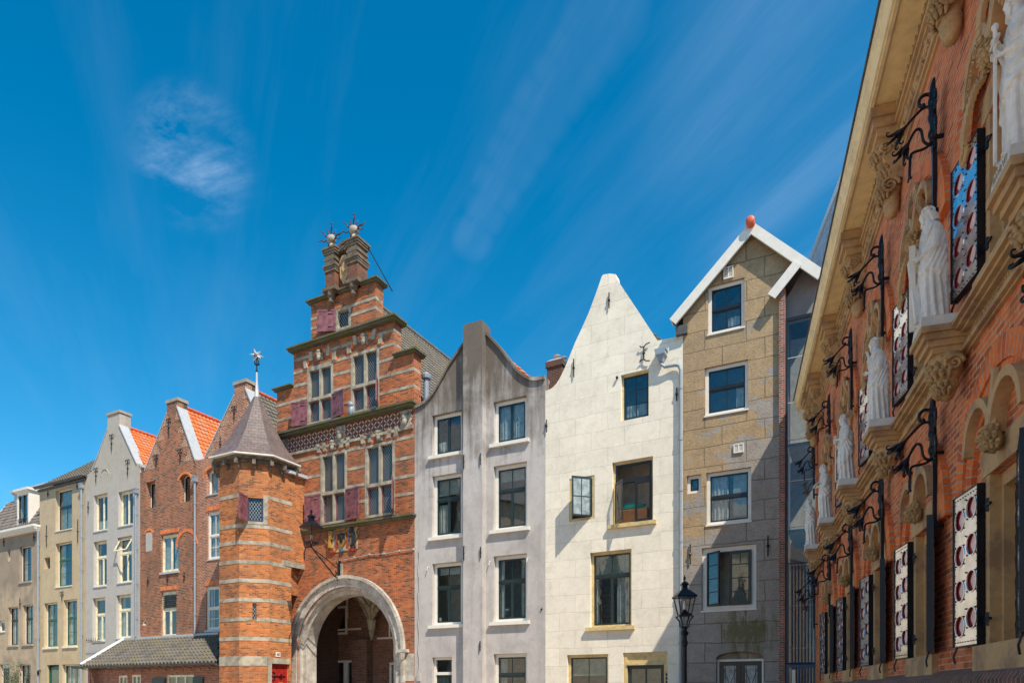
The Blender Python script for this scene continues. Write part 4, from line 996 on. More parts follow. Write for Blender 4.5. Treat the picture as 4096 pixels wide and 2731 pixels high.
    zb = [h.P(1640, y)[1] for y in (1747, 1828, 1902, 1972, 2045)]
    for z in zb[:4]: band(z, .03, us - .03)
    for y in (1478, 1545): band(h.P(1640, y)[1], l1, r1 - .01)
    for y in (1318, 1372, 1430): z = h.P(1580, y)[1]; band(z, l2, r2 - .01) if z < z2 else None
    for y in (1185, 1225): band(h.P(1515, y)[1], l3, r3 - .01)
    bm_.build('stone_bands', 'limestone', h.root)
    # mossy string courses and step copings
    m = MB(); slab(m, -.25, us + .12, z1, -.36, h.T, .2); m.build('cornice', 'darkstone', h.root)
    m = MB(); slab(m, l2 - .18, r2 + .25, z2, -.32, h.T + .1, .17); m.build('cornice', 'darkstone', h.root)
    zl0 = (h.P(1200, 2124)[1] + zl) / 2; m = MB(); slab(m, .8, us + .1, zl0, -.26, .0 - .002, .17); m.build('cornice', 'darkstone', h.root)
    m = MB(); slab(m, l1 - .17, l2 - .002, zt1 + .14, -.2, h.T + .1, .14); slab(m, r2 + .002, r1 + .2, zt1 + .14, -.2, h.T + .12, .14)
    slab(m, l3 - .17, r3 + .2, zt3 + .14, -.2, h.T + .12, .14); m.build('step_coping', 'darkstone', h.root)
    # patterned frieze
    fz0, fz1 = z1 - .95, z1 - .22; m = MB(); m.box(.1, us - .1, -.014, .01, fz0, fz1); m.build('diaper_frieze', 'diaper', h.root)
    m = MB(); m.box(.05, us - .04, -.07, .01, fz0 - .12, fz0 - .002); m.build('frieze_moulding', 'limestone', h.root)
    m = MB()
    for px in (1135, 1364, 1624):
        u = f.u(px); m.box(u - .26, u + .26, -.03, .01, fz0 + .01, fz1 - .01); face_relief(m, u, (fz0 + fz1) / 2 + .04, .38, -.03)
    m.build('portrait_relief', 'limestone', h.root)
    # head-over-window reliefs, keystones and blind arches
    m = MB(); a_ = MB()
    for (wn, arch) in ((A, 1), (B, 1), (C, 0), (D, 0)):
        u = (wn[0] + wn[1]) / 2; z = wn[3]; hw = (wn[1] - wn[0]) / 2
        if arch:
            a_.ring(u, z - .15, hw + .05, hw + .27, -.03, .01, a0=pi * .06, a1=pi * .94, n=14, sz=.85); zf = z + hw * .62
        else:
            for k in (-1.05, -.5, .5, 1.05): a_.box(u + k * hw - .1, u + k * hw + .1, -.02, .01, z + .03, z + .55)
            zf = z + .3
        m.box(u - .16, u + .16, -.03, .01, zf - .22, zf + .26); face_relief(m, u, zf, .3, -.03)
        for k, s_ in ((-.62, .13), (.62, .13), (-1.08, .12), (1.08, .12)):
            zz = (z - .15 + .85 * (hw + .16) * sqrt(max(0, 1 - (k * hw / (hw + .2)) ** 2))) if arch else z + .3
            m.prism([(u + k * hw - .1, zz - .2), (u + k * hw + .1, zz - .2), (u + k * hw + (.16 if k > 0 else .02), zz + .2), (u + k * hw - (.02 if k > 0 else .16), zz + .2)], -.07, .01)
    a_.build('relieving_arch', 'brick_arch', h.root); m.build('carved_heads', 'limestone', h.root)
    # diamond pointed pinnacle on top
    def pinn():
        p = MB(); d = MB()
        pw = (r4 - l4) * .30; zb_ = zt3 + .1
        zs = z4
        for x0 in (l4, r4 - pw):
            p.box(x0, x0 + pw, -.3, .35, zb_ - .1, zs - .5)
            for k, zz in enumerate((.85, 1.35, 1.85)): d.box(x0 - .04, x0 + pw + .04, -.34, .39, zb_ + zz, zb_ + zz + .13)
            for zz, o in ((zs - .95, .06), (zs - .86, .09), (zs - .3, .06), (zs - .2, .09), (zs - .1, .12)): d.box(x0 - o, x0 + pw + o, -.3 - o, .35 + o, zz, zz + .088)
            d.box(x0 + .02, x0 + pw - .02, -.33, .33, zs - .77, zs - .3)
            d.box(x0 - .1, x0 + pw + .1, -.42, .36, zb_ - .02, zb_ + .12); d.lathe([(.04, -.55), (.12, -.45), (.11, -.3), (.18, -.2), (.2, 0)], 8, (x0 + pw / 2, -.22, zb_ - .02), cap=True)
        p.box(l4 + pw, r4 - pw, -.02, .3, zb_ - .1, zs - .4); d.box(l4 + pw, r4 - pw, -.12, .32, zs - .9, zs - .78); d.box(l4 + pw, r4 - pw, -.16, .36, zs - .22, zs - .02)
        p.ring((l4 + r4) / 2, zb_ + 1.75, (r4 - l4) / 2 - pw - .1, (r4 - l4) / 2 - pw + .02, -.14, -.021, n=12)
        o = p.build('pinnacle', 'brick_pinnacle', h.root); d.build('pinnacle_mouldings', 'pinstone', o)
        s = MB(); um = (l4 + r4) / 2; s.prism([(um - .22, zb_ + .55), (um, zb_ + .2), (um + .22, zb_ + .55), (um + .25, zb_ + 1.3), (um + .1, zb_ + 1.5), (um - .1, zb_ + 1.5), (um - .25, zb_ + 1.3)], -.12, -.021); s.ball((um, -.12, zb_ + .95), (.12, .06, .4), 8, 6, amp=.5)
        s.build('carved_shield', 'sandstone', o)
        MB().tube([(r4, .2, zb_ + 2.0), (r4 + .75, 1.2, zb_ + .1)], .025, 5).build('iron_stay', 'iron', o)
        return zs, pw, o
    M['brick_pinnacle'] = brick_mat('brick_pinnacle', (.26, .07, .03), (.13, .04, .022), (.2, .15, .1), darkamt=.9, stain=.6)
    M['pinstone'] = stone_mat('weathered_pinnacle_stone', (.09, .07, .05), (.2, .15, .1), 4)
    zs, pw, po = pinn()
    for x, c in ((l4 + pw / 2, 'left'), (r4 - pw / 2, 'right')):
        b = MB(); b.lathe([(.2, 0), (.1, .08), (.09, .3)], 10, (x, -.2, zs - .012)); b.ball((x, -.2, zs + .42), .2, 16, 10); bo = b.build('finial_ball', 'concrete', po, smooth=True)
        r = MB(); rnd = random.Random(3)
        for k in range(14):
            a = pi * 2 * k / 14 + .2; y = sin(k * 2.4) * .5; dv = Vector((cos(a), y, sin(a) * .95)).normalized()
            if dv.z < -.75: continue
            s0 = Vector((x, -.2, zs + .42)); wv = Vector((-dv.z, 0, dv.x)) * .04
            r.tube([s0 + dv * .22, s0 + dv * .34 + wv, s0 + dv * .47 - wv, s0 + dv * (.66 if k % 2 else .56)], [.035, .032, .026, .008], 5)
        r.tube([(x, -.2, zs + .7), (x, -.2, zs + 1.1)], .022, 5); r.ball((x, -.2, zs + 1.12), .045, 8, 6)
        r.build('iron_rays', 'rusty_iron', bo)
    # roof and body
    zr = 20.0; um = (l3 + r3) / 2; ze = h.P(1655, 1530)[1]
    ze = 13.4
    h.roof(um, zr, .05, ze, us - .05, ze, h.T + .02, 10.6, 'roof_grey', ridge='roof_grey')
    h.body([(.03, zc + R0 + .5), (us - .03, zc + R0 + .5), (us - .03, ze - .1), (um, zr - .5), (.03, ze - .1)], 10.5, rooms=False)
    m = MB(); m.box(.3, us - .3, 2.6, 2.7, zc + R0 + .5, ze - .3); m.box(.1, us - .1, .55, 10, zc + R0 + .2, zc + R0 + .45); m.build('room_partition', 'room', h.root)
    vp = MB(); x, y = us - .25, 1.2; vp.lathe([(.12, 12.6), (.12, 15.2)], 10, (x, y, 0)); vp.lathe([(.2, 15.2), (.22, 15.35), (.05, 15.5)], 10, (x, y, 0)); vp.build('flue_pipe', 'zinc', h.root)
    # passage behind the arch
    yb = 4.6; p = MB(); ph = []
    def W(px, py): # onto the passage's back wall
        return f.uz(px, py, -yb)
    aw = []
    for tl, br in (((1295, 2428), (1390, 2535)), ((1245, 2635), (1316, 2760)), ((1345, 2640), (1424, 2760)), ((1560, 2648), (1640, 2740))):
        a, zA = W(*tl); b, zB = W(*br); aw.append((a, b, max(.1, zB), zA)); ph.append([(a, max(.1, zB)), (b, max(.1, zB)), (b, zA), (a, zA)])
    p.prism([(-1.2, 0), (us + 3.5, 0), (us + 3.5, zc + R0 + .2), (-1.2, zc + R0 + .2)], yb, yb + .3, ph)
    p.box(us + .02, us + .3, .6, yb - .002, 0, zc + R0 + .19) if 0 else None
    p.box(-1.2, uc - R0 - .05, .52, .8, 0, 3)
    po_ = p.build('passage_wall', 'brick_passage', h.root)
    for i, (a, b, z0, z1_) in enumerate(aw):
        w = MB(); t = .12; w.box(a + .003, a + t, yb - .05, yb + .1, z0, z1_ - .003); w.box(b - t, b - .003, yb - .05, yb + .1, z0, z1_ - .003); w.box(a + t, b - t, yb - .05, yb + .1, z1_ - t, z1_ - .003); w.box(a + t, b - t, yb - .05, yb + .1, z0, z0 + t)
        if i in (0, 2): w.box((a + b) / 2 - .13, (a + b) / 2 + .13, yb - .05, yb + .1, z0 + t, z1_ - t)
        if i == 1: w.box(a + t, b - t, yb - .05, yb + .1, z1_ - .95, z1_ - .75)
        wo = w.build('passage_window' if i != 1 else 'passage_door', 'white', h.root); MB().box(a + .02, b - .02, yb + .04, yb + .05, z0 + .02, z1_ - .02).build('pane', 'glass', wo)
    MB().box(-1, us + 3, yb + 2, yb + 2.1, 0, zc + R0).build('room_partition', 'room', h.root)
    st = MB()
    a, z = W(1230, 2525); b, _ = W(1445, 2545); st.box(a, b, yb - .05, yb - .001, z - .05, z + .05)
    for px, y0, y1 in ((1292, 2412, 2530), (1390, 2395, 2470), (1342, 2535, 2612)): a, zA = W(px, y0); _, zB = W(px, y1); st.box(a - .045, a + .045, yb - .052, yb - .001, zB, zA)
    a, z = W(1510, 2552); b, _ = W(1590, 2560); st.box(a, b, yb - .05, yb - .001, z - .05, z + .05); a, zA = W(1560, 2450); st.box(a - .045, a + .045, yb - .052, yb - .001, z, zA)
    st.build('white_timber_strips', 'white', h.root)
    # pier and vault ribs inside
    a, z = W(1465, 2500); v = MB(); v.box(a - .55, a + .45, yb - .5, yb - .001, 0, zc + .9); v.build('passage_pier', 'brick_passage', h.root)
    a, _ = W(1490, 2500); zs_ = zc + .4; v = MB()
    def V3(px, py, w): q = f.uz(px, py, w); return (q[0], -w, q[1])
    for pts in (((1488, 2470, -3.9), (1492, 2420, -3.2), (1512, 2385, -2.2)), ((1488, 2470, -3.9), (1512, 2430, -3.2), (1545, 2412, -2.2)), ((1486, 2470, -3.9), (1470, 2425, -3.0), (1432, 2372, -1.6)), ((1480, 2480, -4.2), (1440, 2400, -4.2), (1395, 2360, -4.2))): v.tube([V3(*p) for p in pts], .12, 6)
    e = V3(1487, 2480, -4.0); v.lathe([(.05, -1.0), (.18, -.4), (.26, 0), (.2, .15)], 8, e); v.build('vault_ribs', 'limestone', h.root)
    v = MB(); t3 = [V3(1436, 2372, -3.0), V3(1512, 2378, -3.0), V3(1482, 2458, -3.9)]; v.add(t3 + [(p[0], p[1] + .05, p[2] + .03) for p in t3], [(0, 2, 1), (3, 4, 5), (0, 1, 4, 3), (1, 2, 5, 4), (2, 0, 3, 5)]); v.build('vault_web', 'plain_cream', h.root)
    a, z = W(1296, 2585); l = MB(); l.lathe([(.1, -.22), (.12, .0), (.1, .12), (.03, .16)], 8, (a, yb - .2, z)); l.box(a - .03, a + .03, yb - .2, yb - .001, z + .12, z + .2); l.build('passage_lamp', 'white', h.root)
    # coat of arms above the arch
    a, z = f.uz(1371, 2152); K = 1.1; crest = MB(); crest.prism([(a - .78 * K, z - .55 * K), (a + .78 * K, z - .5 * K), (a + .85 * K, z + .5 * K), (a - .75 * K, z + .42 * K)], -.03, .01); co = crest.build('coat_of_arms', 'sandstone', h.root, label='coat of arms with two lions and a crowned eagle shield')
    s_ = MB(); s_.prism([(a - .22 * K, z + .25 * K), (a - .25 * K, z - .1 * K), (a, z - .42 * K), (a + .25 * K, z - .1 * K), (a + .22 * K, z + .25 * K)], -.1, -.031); s_.build('shield', 'gold', co)
    e = MB(); e.ball((a, -.11, z - .05 * K), (.05 * K, .03, .2 * K), 8, 6)
    for k in (-1, 1):
        e.prism([(a + k * .02, z + .1 * K), (a + k * .2 * K, z + .2 * K), (a + k * .19 * K, z - .1 * K), (a + k * .1 * K, z - .02 * K), (a + k * .06 * K, z - .2 * K)], -.115, -.101); e.ball((a + k * .05 * K, -.11, z + .17 * K), .04 * K, 6, 5)
    e.build('eagle', 'black', co)
    cr = MB(); cr.prism([(a - .2 * K, z + .3 * K), (a + .2 * K, z + .3 * K), (a + .26 * K, z + .52 * K), (a + .1 * K, z + .45 * K), (a, z + .58 * K), (a - .1 * K, z + .45 * K), (a - .26 * K, z + .52 * K)], -.13, -.032); cr.build('crown', 'gold', co)
    rb = MB()
    for k in (-1, 1): rb.box(a + k * .24 * K, a + k * .34 * K, -.06, -.031, z - .4 * K, z + .3 * K); rb.ball((a + k * .55 * K, -.05, z - .5 * K), (.24 * K, .05, .09 * K), 8, 6)
    rb.build('mantling', 'heraldred', co); b_ = MB()
    for k in (-1, 1): b_.box(a + k * .34 * K, a + k * .39 * K, -.055, -.031, z - .3 * K, z + .35 * K)
    b_.ball((a, -.06, z - .5 * K), (.14 * K, .04, .08 * K), 8, 6); b_.build('blue_ribbon', 'heraldblue', co)
    for k, mt in ((-1, 'gold'), (1, 'black')):
        q = MB(); X = lambda t: a + k * t * K
        q.tube([(X(.62), -.07, z - .35 * K), (X(.64), -.08, z - .1 * K), (X(.58), -.08, z + .15 * K)], [.11, .09, .1], 8); q.ball((X(.54), -.1, z + .27 * K), (.11 * K, .07, .1 * K), 8, 6, amp=.3)
        q.tube([(X(.6), -.1, z + .12 * K), (X(.42), -.1, z + .2 * K)], .035, 6); q.tube([(X(.6), -.1, z), (X(.42), -.1, z + .02 * K)], .035, 6); q.tube([(X(.62), -.08, z - .3 * K), (X(.46), -.08, z - .38 * K)], .045, 6); q.tube([(X(.68), -.08, z - .3 * K), (X(.72), -.08, z - .48 * K)], .045, 6)
        q.tube([(X(.7), -.07, z - .2 * K), (X(.86), -.07, z - .05 * K), (X(.78), -.07, z + .15 * K), (X(.86), -.07, z + .3 * K)], .022, 5); q.build('lion', mt, co)
    # cable on two brackets
    c = MB(); P_ = [f.uz(x, y) for x, y in ((1358, 2242), (1420, 2230), (1480, 2218), (1540, 2214), (1600, 2204), (1656, 2197))]; c.tube([(p[0], -.05, p[1]) for p in P_], .018, 5)
    for p in P_: c.box(p[0] - .02, p[0] + .02, -.08, .01, p[1] - .02, p[1] + .05)
    c.build('cable', 'cable', h.root)
    M_ = MB(); u, z = f.uz(1362, 2285); M_.box(u - .09, u + .15, -.04, .01, z - .2, z + .35); M_.build('bracket_stone', 'limestone', h.root)
    return h
M['rusty_iron'] = paint_mat('rusty_iron', (.09, .03, .025), .7)

def owl():
    u, z = FA.uz(1403, 1655, .2); p = FA.O + FA.x * (u + .0) + FA.y * (-.16)
    m = MB(); m.ball((0, 0, .22), (.14, .13, .24), 14, 10, amp=.05); m.ball((0, -.02, .5), (.12, .11, .12), 14, 8)
    for k in (-1, 1): m.lathe([(.03, 0), (.002, .08)], 6, (k * .07, 0, .58)); m.ball((k * .12, .01, .24), (.04, .1, .2), 8, 6)
    m.lathe([(.025, 0), (.002, -.05)], 6, (0, -.13, .5), rot=0)
    m.box(-.07, .07, -.1, -.02, -.0, .04)
    o = m.build('owl_figure', 'zinc', None, smooth=True); 
    zc = FA.uz(1180, 1705)[1]; o.location = (p.x, p.y, h_gate_z); o.rotation_euler = (0, 0, FA.ang); tag(o, 'small grey owl figure perched on the mossy ledge beside the red shutter', 'owl figure'); return o

# ================================================================ octagonal stair turret
def turret():
    Y0 = 30.0; s = .0414 * Y0; d0 = FA.x; ang0 = FA.ang
    V = [onray(878, Y0)]; a = ang0
    for k in range(7): V.append(V[-1] + Vector((cos(a), sin(a))) * s); a += pi / 4
    C = sum(V, Vector((0, 0))) / 8
    root = empty('turret', (C.x, C.y, 0), ang0); tag(root, 'octagonal orange brick stair turret with purple slate spire beside the gatehouse', 'turret')
    Rm = Matrix.Rotation(-ang0, 2); L = [Rm @ (v - C) for v in V]     # local corners
    zE = EYE + (HY - 1845) * (V[1].y) / FX
    def oct_(m, k, z0, z1, cap=True):
        vs = [(p.x * k, p.y * k, z) for z in (z0, z1) for p in L]; fs = [(i, (i + 1) % 8, 8 + (i + 1) % 8, 8 + i) for i in range(8)]
        if cap: fs += [tuple(reversed(range(8))), tuple(range(8, 16))]
        m.add(vs, fs)
    # wall with window, slit and door openings on its faces
    m = MB()
    def face(i, holes):
        A, B = L[i], L[(i + 1) % 8]; X = (B - A).normalized(); Nn = Vector((-X.y, X.x)); w = (B - A).length; q = MB()
        q.prism([(0, 0), (w, 0), (w, zE), (0, zE)], 0, .28, holes)
        R = lambda v: (A.x + X.x * v[0] + Nn.x * v[1], A.y + X.y * v[0] + Nn.y * v[1], v[2])
        m.add([R(v) for v in q.v], q.f); return R, w
    def on(i, px, py):       # picture point onto turret face i -> (distance along face, height)
        A = C + Matrix.Rotation(ang0, 2) @ L[i]; B = C + Matrix.Rotation(ang0, 2) @ L[(i + 1) % 8]; X = (B - A).normalized()
        g = F(A, atan2(X.y, X.x)); return g.uz(px, py)
    holes = {i: [] for i in range(8)}
    a, z1 = on(1, 988, 1988); b, z0 = on(1, 1053, 2087); win = (a, b, z0, z1); holes[1].append([(a, z0), (b, z0), (b, z1), (a, z1)])
    a, z1 = on(1, 1010, 2410); b, z0 = on(1, 1026, 2475); sl = (a, b, z0, z1); holes[1].append([(a, z0), (b, z0), (b, z1), (a, z1)])
    a, z1 = on(2, 1086, 2652); b = s - .1; dr = (a, b, .05, z1); holes[2].append([(a, .05), (b, .05), (b, z1), (a, z1)])
    Rs = [face(i, holes[i]) for i in range(8)]
    w = m.build('wall', 'brick_turret', root)
    def put(q, i): q.v = [Rs[i][0](v) for v in q.v]; return q
    # leaded window with stone frame and open red shutter
    a, b, z0, z1 = win; q = MB(); q.box(a + .002, a + .07, .04, .2, z0 + .002, z1 - .002); q.box(b - .07, b - .002, .04, .2, z0 + .002, z1 - .002); q.box(a + .07, b - .07, .04, .2, z1 - .07, z1 - .002); q.box(a + .07, b - .07, .04, .2, z0 + .002, z0 + .07)
    wo = put(q, 1).build('window', 'blueframe', root); put(MB().box(a + .05, b - .05, .1, .106, z0 + .05, z1 - .05), 1).build('leaded_pane', 'leaded_pale', wo)
    put(MB().box(b + .004, b + .2, -.02, .05, z0 - .1, z1 + .15).box(a - .12, b, -.03, .05, z0 - .12, z0 - .004), 1).build('stone_frame', 'limestone', wo)
    q = MB(); ca, sa = cos(radians(62)), sin(radians(62)); H = z1 - z0 + .1; wd = .62
    for (x0, x1, t0, t1, q0, q1) in ((0, wd, 0, .04, 0, H), (0, wd, .04, .055, 0, .08), (0, wd, .04, .055, H - .08, H), (0, .08, .04, .056, .08, H - .08), (wd - .08, wd, .04, .056, .08, H - .08)):
        vs = [(a - .0 - x * ca + t * sa, -.04 - x * sa - t * ca, z0 - .05 + zz) for zz in (q0, q1) for t in (t0, t1) for x in (x0, x1)]
        q.add(vs, [(0, 2, 3, 1), (4, 5, 7, 6), (0, 1, 5, 4), (2, 6, 7, 3), (0, 4, 6, 2), (1, 3, 7, 5)])
    put(q, 1).build('shutter', 'shutter_red', wo)
    a, b, z0, z1 = sl; put(MB().box(a, b, .12, .13, z0, z1), 1).build('slit_window', 'leaded', root)
    a, b, z0, z1 = dr; q = MB(); n = 5
    for k in range(n): q.box(a + .003 + (b - a - .006) * k / n, a + (b - a) * (k + .94) / n, .12, .17, z0, z1 - .003)
    do = put(q, 2).build('door', 'door_red', root); q = MB(); zz = z1 - .55
    q.tube([(a + .02, .1, zz), (b - .15, .1, zz)], .022, 5)
    for k in (-1, 1): q.tube([(a + .2, .1, zz), (a + .3, .1, zz + k * .12), (a + .18, .1, zz + k * .2), (a + .08, .1, zz + k * .13)], .018, 5); q.tube([(a + .5, .1, zz), (a + .6, .1, zz + k * .1), (a + .7, .1, zz + k * .08)], .018, 5)
    put(q, 2).build('strap_hinge', 'iron', do); put(MB().box(a + .5, a + .75, .1, .119, zz - .35, zz - .25), 2).build('letter_plate', 'gold', do)
    put(MB().box(a - .2, a - .003, -.03, .03, 0, z1 + .25).box(a - .003, b + .02, -.03, .03, z1 + .004, z1 + .25), 2).build('door_surround', 'limestone', root)
    # white number plate above the door
    u, z = on(2, 1111, 2616); q = MB().box(u - .12, u + .12, -.03, -.002, z - .1, z + .1); po = put(q, 2).build('number_plate', 'white', root)
    A2 = Rs[2][0]((u, -.034, z)); X2 = Vector(Rs[2][0]((1, 0, 0))) - Vector(Rs[2][0]((0, 0, 0))); mt = Matrix.Translation(A2) @ Matrix.Rotation(atan2(X2.y, X2.x), 4, 'Z') @ Matrix.Rotation(pi / 2, 4, 'X')
    text_mesh('68', .17, .003, 'house_number', 'black', po, mt)
    # stone bands
    q = MB(); zb = [EYE + (HY - y) * V[1].y / FX for y in (1980, 2100, 2167, 2244, 2319, 2396, 2474, 2552)]
    for i in range(8):
        for j, z in enumerate(zb):
            A, B = L[i], L[(i + 1) % 8]; X = (B - A).normalized(); w_ = (B - A).length; qq = MB(); parts = [(0.0, w_)]
            for (a, b, z0, z1) in ([win, sl] if i == 1 else [dr] if i == 2 else []):
                if z0 - .1 < z < z1 + .1: parts = [(p0, a - .01) for p0, p1 in parts] + [(b + (.21 if (a, b, z0, z1) == win else .01), w_)]
            for p0, p1 in parts: qq.box(p0 + .0, p1 - .0, -.014, .02, z - .08, z + .08)
            q.add([Rs[i][0](v) for v in qq.v], qq.f)
    z = EYE + (HY - 2640) * V[1].y / FX
    for i in (0, 1, 7): qq = MB(); qq.box(0, s, -.016, .02, z - .22, z + .2); qq.box(0, .35 if i != 1 else .5, -.015, .02, .2, 1.9); q.add([Rs[i][0](v) for v in qq.v], qq.f)
    q.build('stone_bands', 'limestone', root)
    # wooden cornice with consoles and flared slate roof
    q = MB(); oct_(q, 1.06, zE - .02, zE + .12); oct_(q, 1.17, zE + .12, zE + .26)
    for i in range(8):
        for t in (.0, .5):
            A, B = L[i], L[(i + 1) % 8]; p = A + (B - A) * t; d = p.normalized()
            q.boxc((p.x + d.x * .14, p.y + d.y * .14, zE + .0), (.17, .07, .13), Matrix.Rotation(atan2(d.y, d.x), 3, 'Z')); q.boxc((p.x + d.x * .06, p.y + d.y * .06, zE - .17), (.08, .055, .1), Matrix.Rotation(atan2(d.y, d.x), 3, 'Z'))
    q.build('cornice', 'wood', root)
    R0 = L[0].length; zr = zE + .27; apex = EYE + (HY - 1590) * C.y / FX; Hh = apex - zr
    prof = [(1.27, 0), (1.12, .085), (.93, .20), (.76, .33), (.60, .48), (.42, .66), (.22, .86), (.09, 1.0)]
    q = MB(); vs = []; 
    for k, t in prof:
        for p in L: vs.append((p.x * k, p.y * k, zr + Hh * t))
    fs = [(i * 8 + j, i * 8 + (j + 1) % 8, (i + 1) * 8 + (j + 1) % 8, (i + 1) * 8 + j) for i in range(len(prof) - 1) for j in range(8)] + [tuple(reversed(range(8)))]
    q.add(vs, fs); ro = q.build('roof', 'slate', root)
    q = MB(); oct_(q, 1.285, zr - .03, zr + .025); q.build('roof_edge', 'white', ro)
    q = MB(); q.lathe([(.26, 0), (.13, .3), (.08, .7), (.05, 1.1), (.04, 1.5)], 8, (0, 0, apex - .35), rot=pi / 8); q.build('spire_cap', 'lead', ro)
    q = MB(); zt = EYE + (HY - 1425) * C.y / FX; q.tube([(0, 0, apex + 1), (0, 0, zt)], .03, 6)
    for k in range(4):
        a = k * pi / 2
        for zz in (1.55, 1.85): q.tube([(0, 0, apex + zz - .1), (cos(a) * .14, sin(a) * .14, apex + zz), (cos(a) * .1, sin(a) * .1, apex + zz + .1)], .02, 5)
    q.ball((0, 0, apex + 1.2), .06, 8, 6); so = q.build('weather_rod', 'iron', ro)
    q = MB(); c = Vector((0, 0, zt + .02)); g = (1 + sqrt(5)) / 2
    dirs = [Vector(v).normalized() for v in [(0, 1, g), (0, -1, g), (0, 1, -g), (0, -1, -g), (1, g, 0), (-1, g, 0), (1, -g, 0), (-1, -g, 0), (g, 0, 1), (-g, 0, 1), (g, 0, -1), (-g, 0, -1)]]
    q.ball(c, .11, 10, 8)
    for d in dirs: q.tube([c, c + d * .1, c + d * .32], [.08, .08, .003], 4)
    q.build('star', 'lead', so)
    # link wall between turret and gatehouse, corbelled out
    lk = MB(); A = V[3]; zs0 = EYE + (HY - 2245) * A.y / FX; P0 = onray(1146, V[3].y - .55); P1 = onray(1216, FA.O.y); 
    u1 = FA.u(1217); G = FA.O + FA.x * u1; Bk = FA.O + FA.x * (FA.u(1140))
    Fp = G + (-FA.y) * .75; P0 = C + (V[2] - C).lerp(V[3] - C, .55)
    pl = [P0, Fp, G + FA.y * .1, Bk + FA.y * .1, C + (V[3] - C) * .9]
    loc = [Rm @ (p - C) for p in pl]; n = len(loc)
    lk.add([(p.x, p.y, z) for z in (zs0, zE - .15) for p in loc], [(i, (i + 1) % n, n + (i + 1) % n, n + i) for i in range(n)] + [tuple(reversed(range(n))), tuple(range(n, 2 * n))])
    lk.build('link_wall', 'brick_turret', root)
    q = MB(); P = Rm @ (P0 - C); Q = Rm @ (Fp - C); G_ = Rm @ (G - C)
    for z in zb[:3]: dd = (Q - P).normalized(); nn = Vector((dd.y, -dd.x)) * .014; q.add([(P.x + nn.x, P.y + nn.y, z - .08), (Q.x + nn.x, Q.y + nn.y, z - .08), (Q.x + nn.x, Q.y + nn.y, z + .08), (P.x + nn.x, P.y + nn.y, z + .08), (P.x - nn.x, P.y - nn.y, z - .08), (Q.x - nn.x, Q.y - nn.y, z - .08), (Q.x - nn.x, Q.y - nn.y, z + .08), (P.x - nn.x, P.y - nn.y, z + .08)], [(0, 1, 2, 3), (7, 6, 5, 4), (1, 5, 6, 2), (3, 2, 6, 7), (0, 4, 5, 1)])
    q.add([(P.x * 1.01, P.y * 1.01, zs0 - .25), (Q.x, Q.y - .03, zs0 - .25), (G_.x + .02, G_.y, zs0 - .25), (P.x * 1.01, P.y * 1.01, zs0 - .01), (Q.x + .02, Q.y - .05, zs0 - .01), (G_.x + .03, G_.y, zs0 - .01)], [(0, 1, 4, 3), (1, 2, 5, 4), (0, 2, 1), (3, 4, 5)])
    q.build('link_wall_bands', 'limestone', root)
    # lower part of the link, set back
    q = MB(); u2 = FA.u(1190); G2 = FA.O + FA.x * u2; pl = [P0, G2, Bk + FA.y * .1, C + (V[3] - C) * .9]; loc2 = [Rm @ (p - C) for p in pl]; n = 4; zl_ = EYE + (HY - 2372) * A.y / FX
    q.add([(p.x, p.y, z) for z in (zl_, zs0 - .001) for p in loc2], [(i, (i + 1) % n, n + (i + 1) % n, n + i) for i in range(n)] + [tuple(reversed(range(n)))]); q.build('link_wall_lower', 'brick_turret', root)
    q = MB(); vs = [(p.x * 1.0, p.y, zE + .02) for p in loc] ; c_ = sum((Vector(v) for v in vs), Vector((0, 0, 0))) / n
    E = [Rm @ (p - C) for p in (P0, Fp + (Fp - G).normalized() * .25 + (G - Bk).normalized() * .2, G + (G - Bk).normalized() * .2, Bk)]
    q.add([(p.x, p.y, zE + .0 + (.0 if k < 3 else .5)) for k, p in enumerate(E)] + [(p.x, p.y, zE - .14) for p in E], [(0, 1, 2, 3), (4, 5, 1, 0), (5, 6, 2, 1), (7, 6, 5, 4)]); q.build('link_roof', 'lead', root)
    return root
M['blueframe'] = paint_mat('dark_blue_paint', (.03, .03, .07), .4)
M['leaded_pale'] = M['leaded']

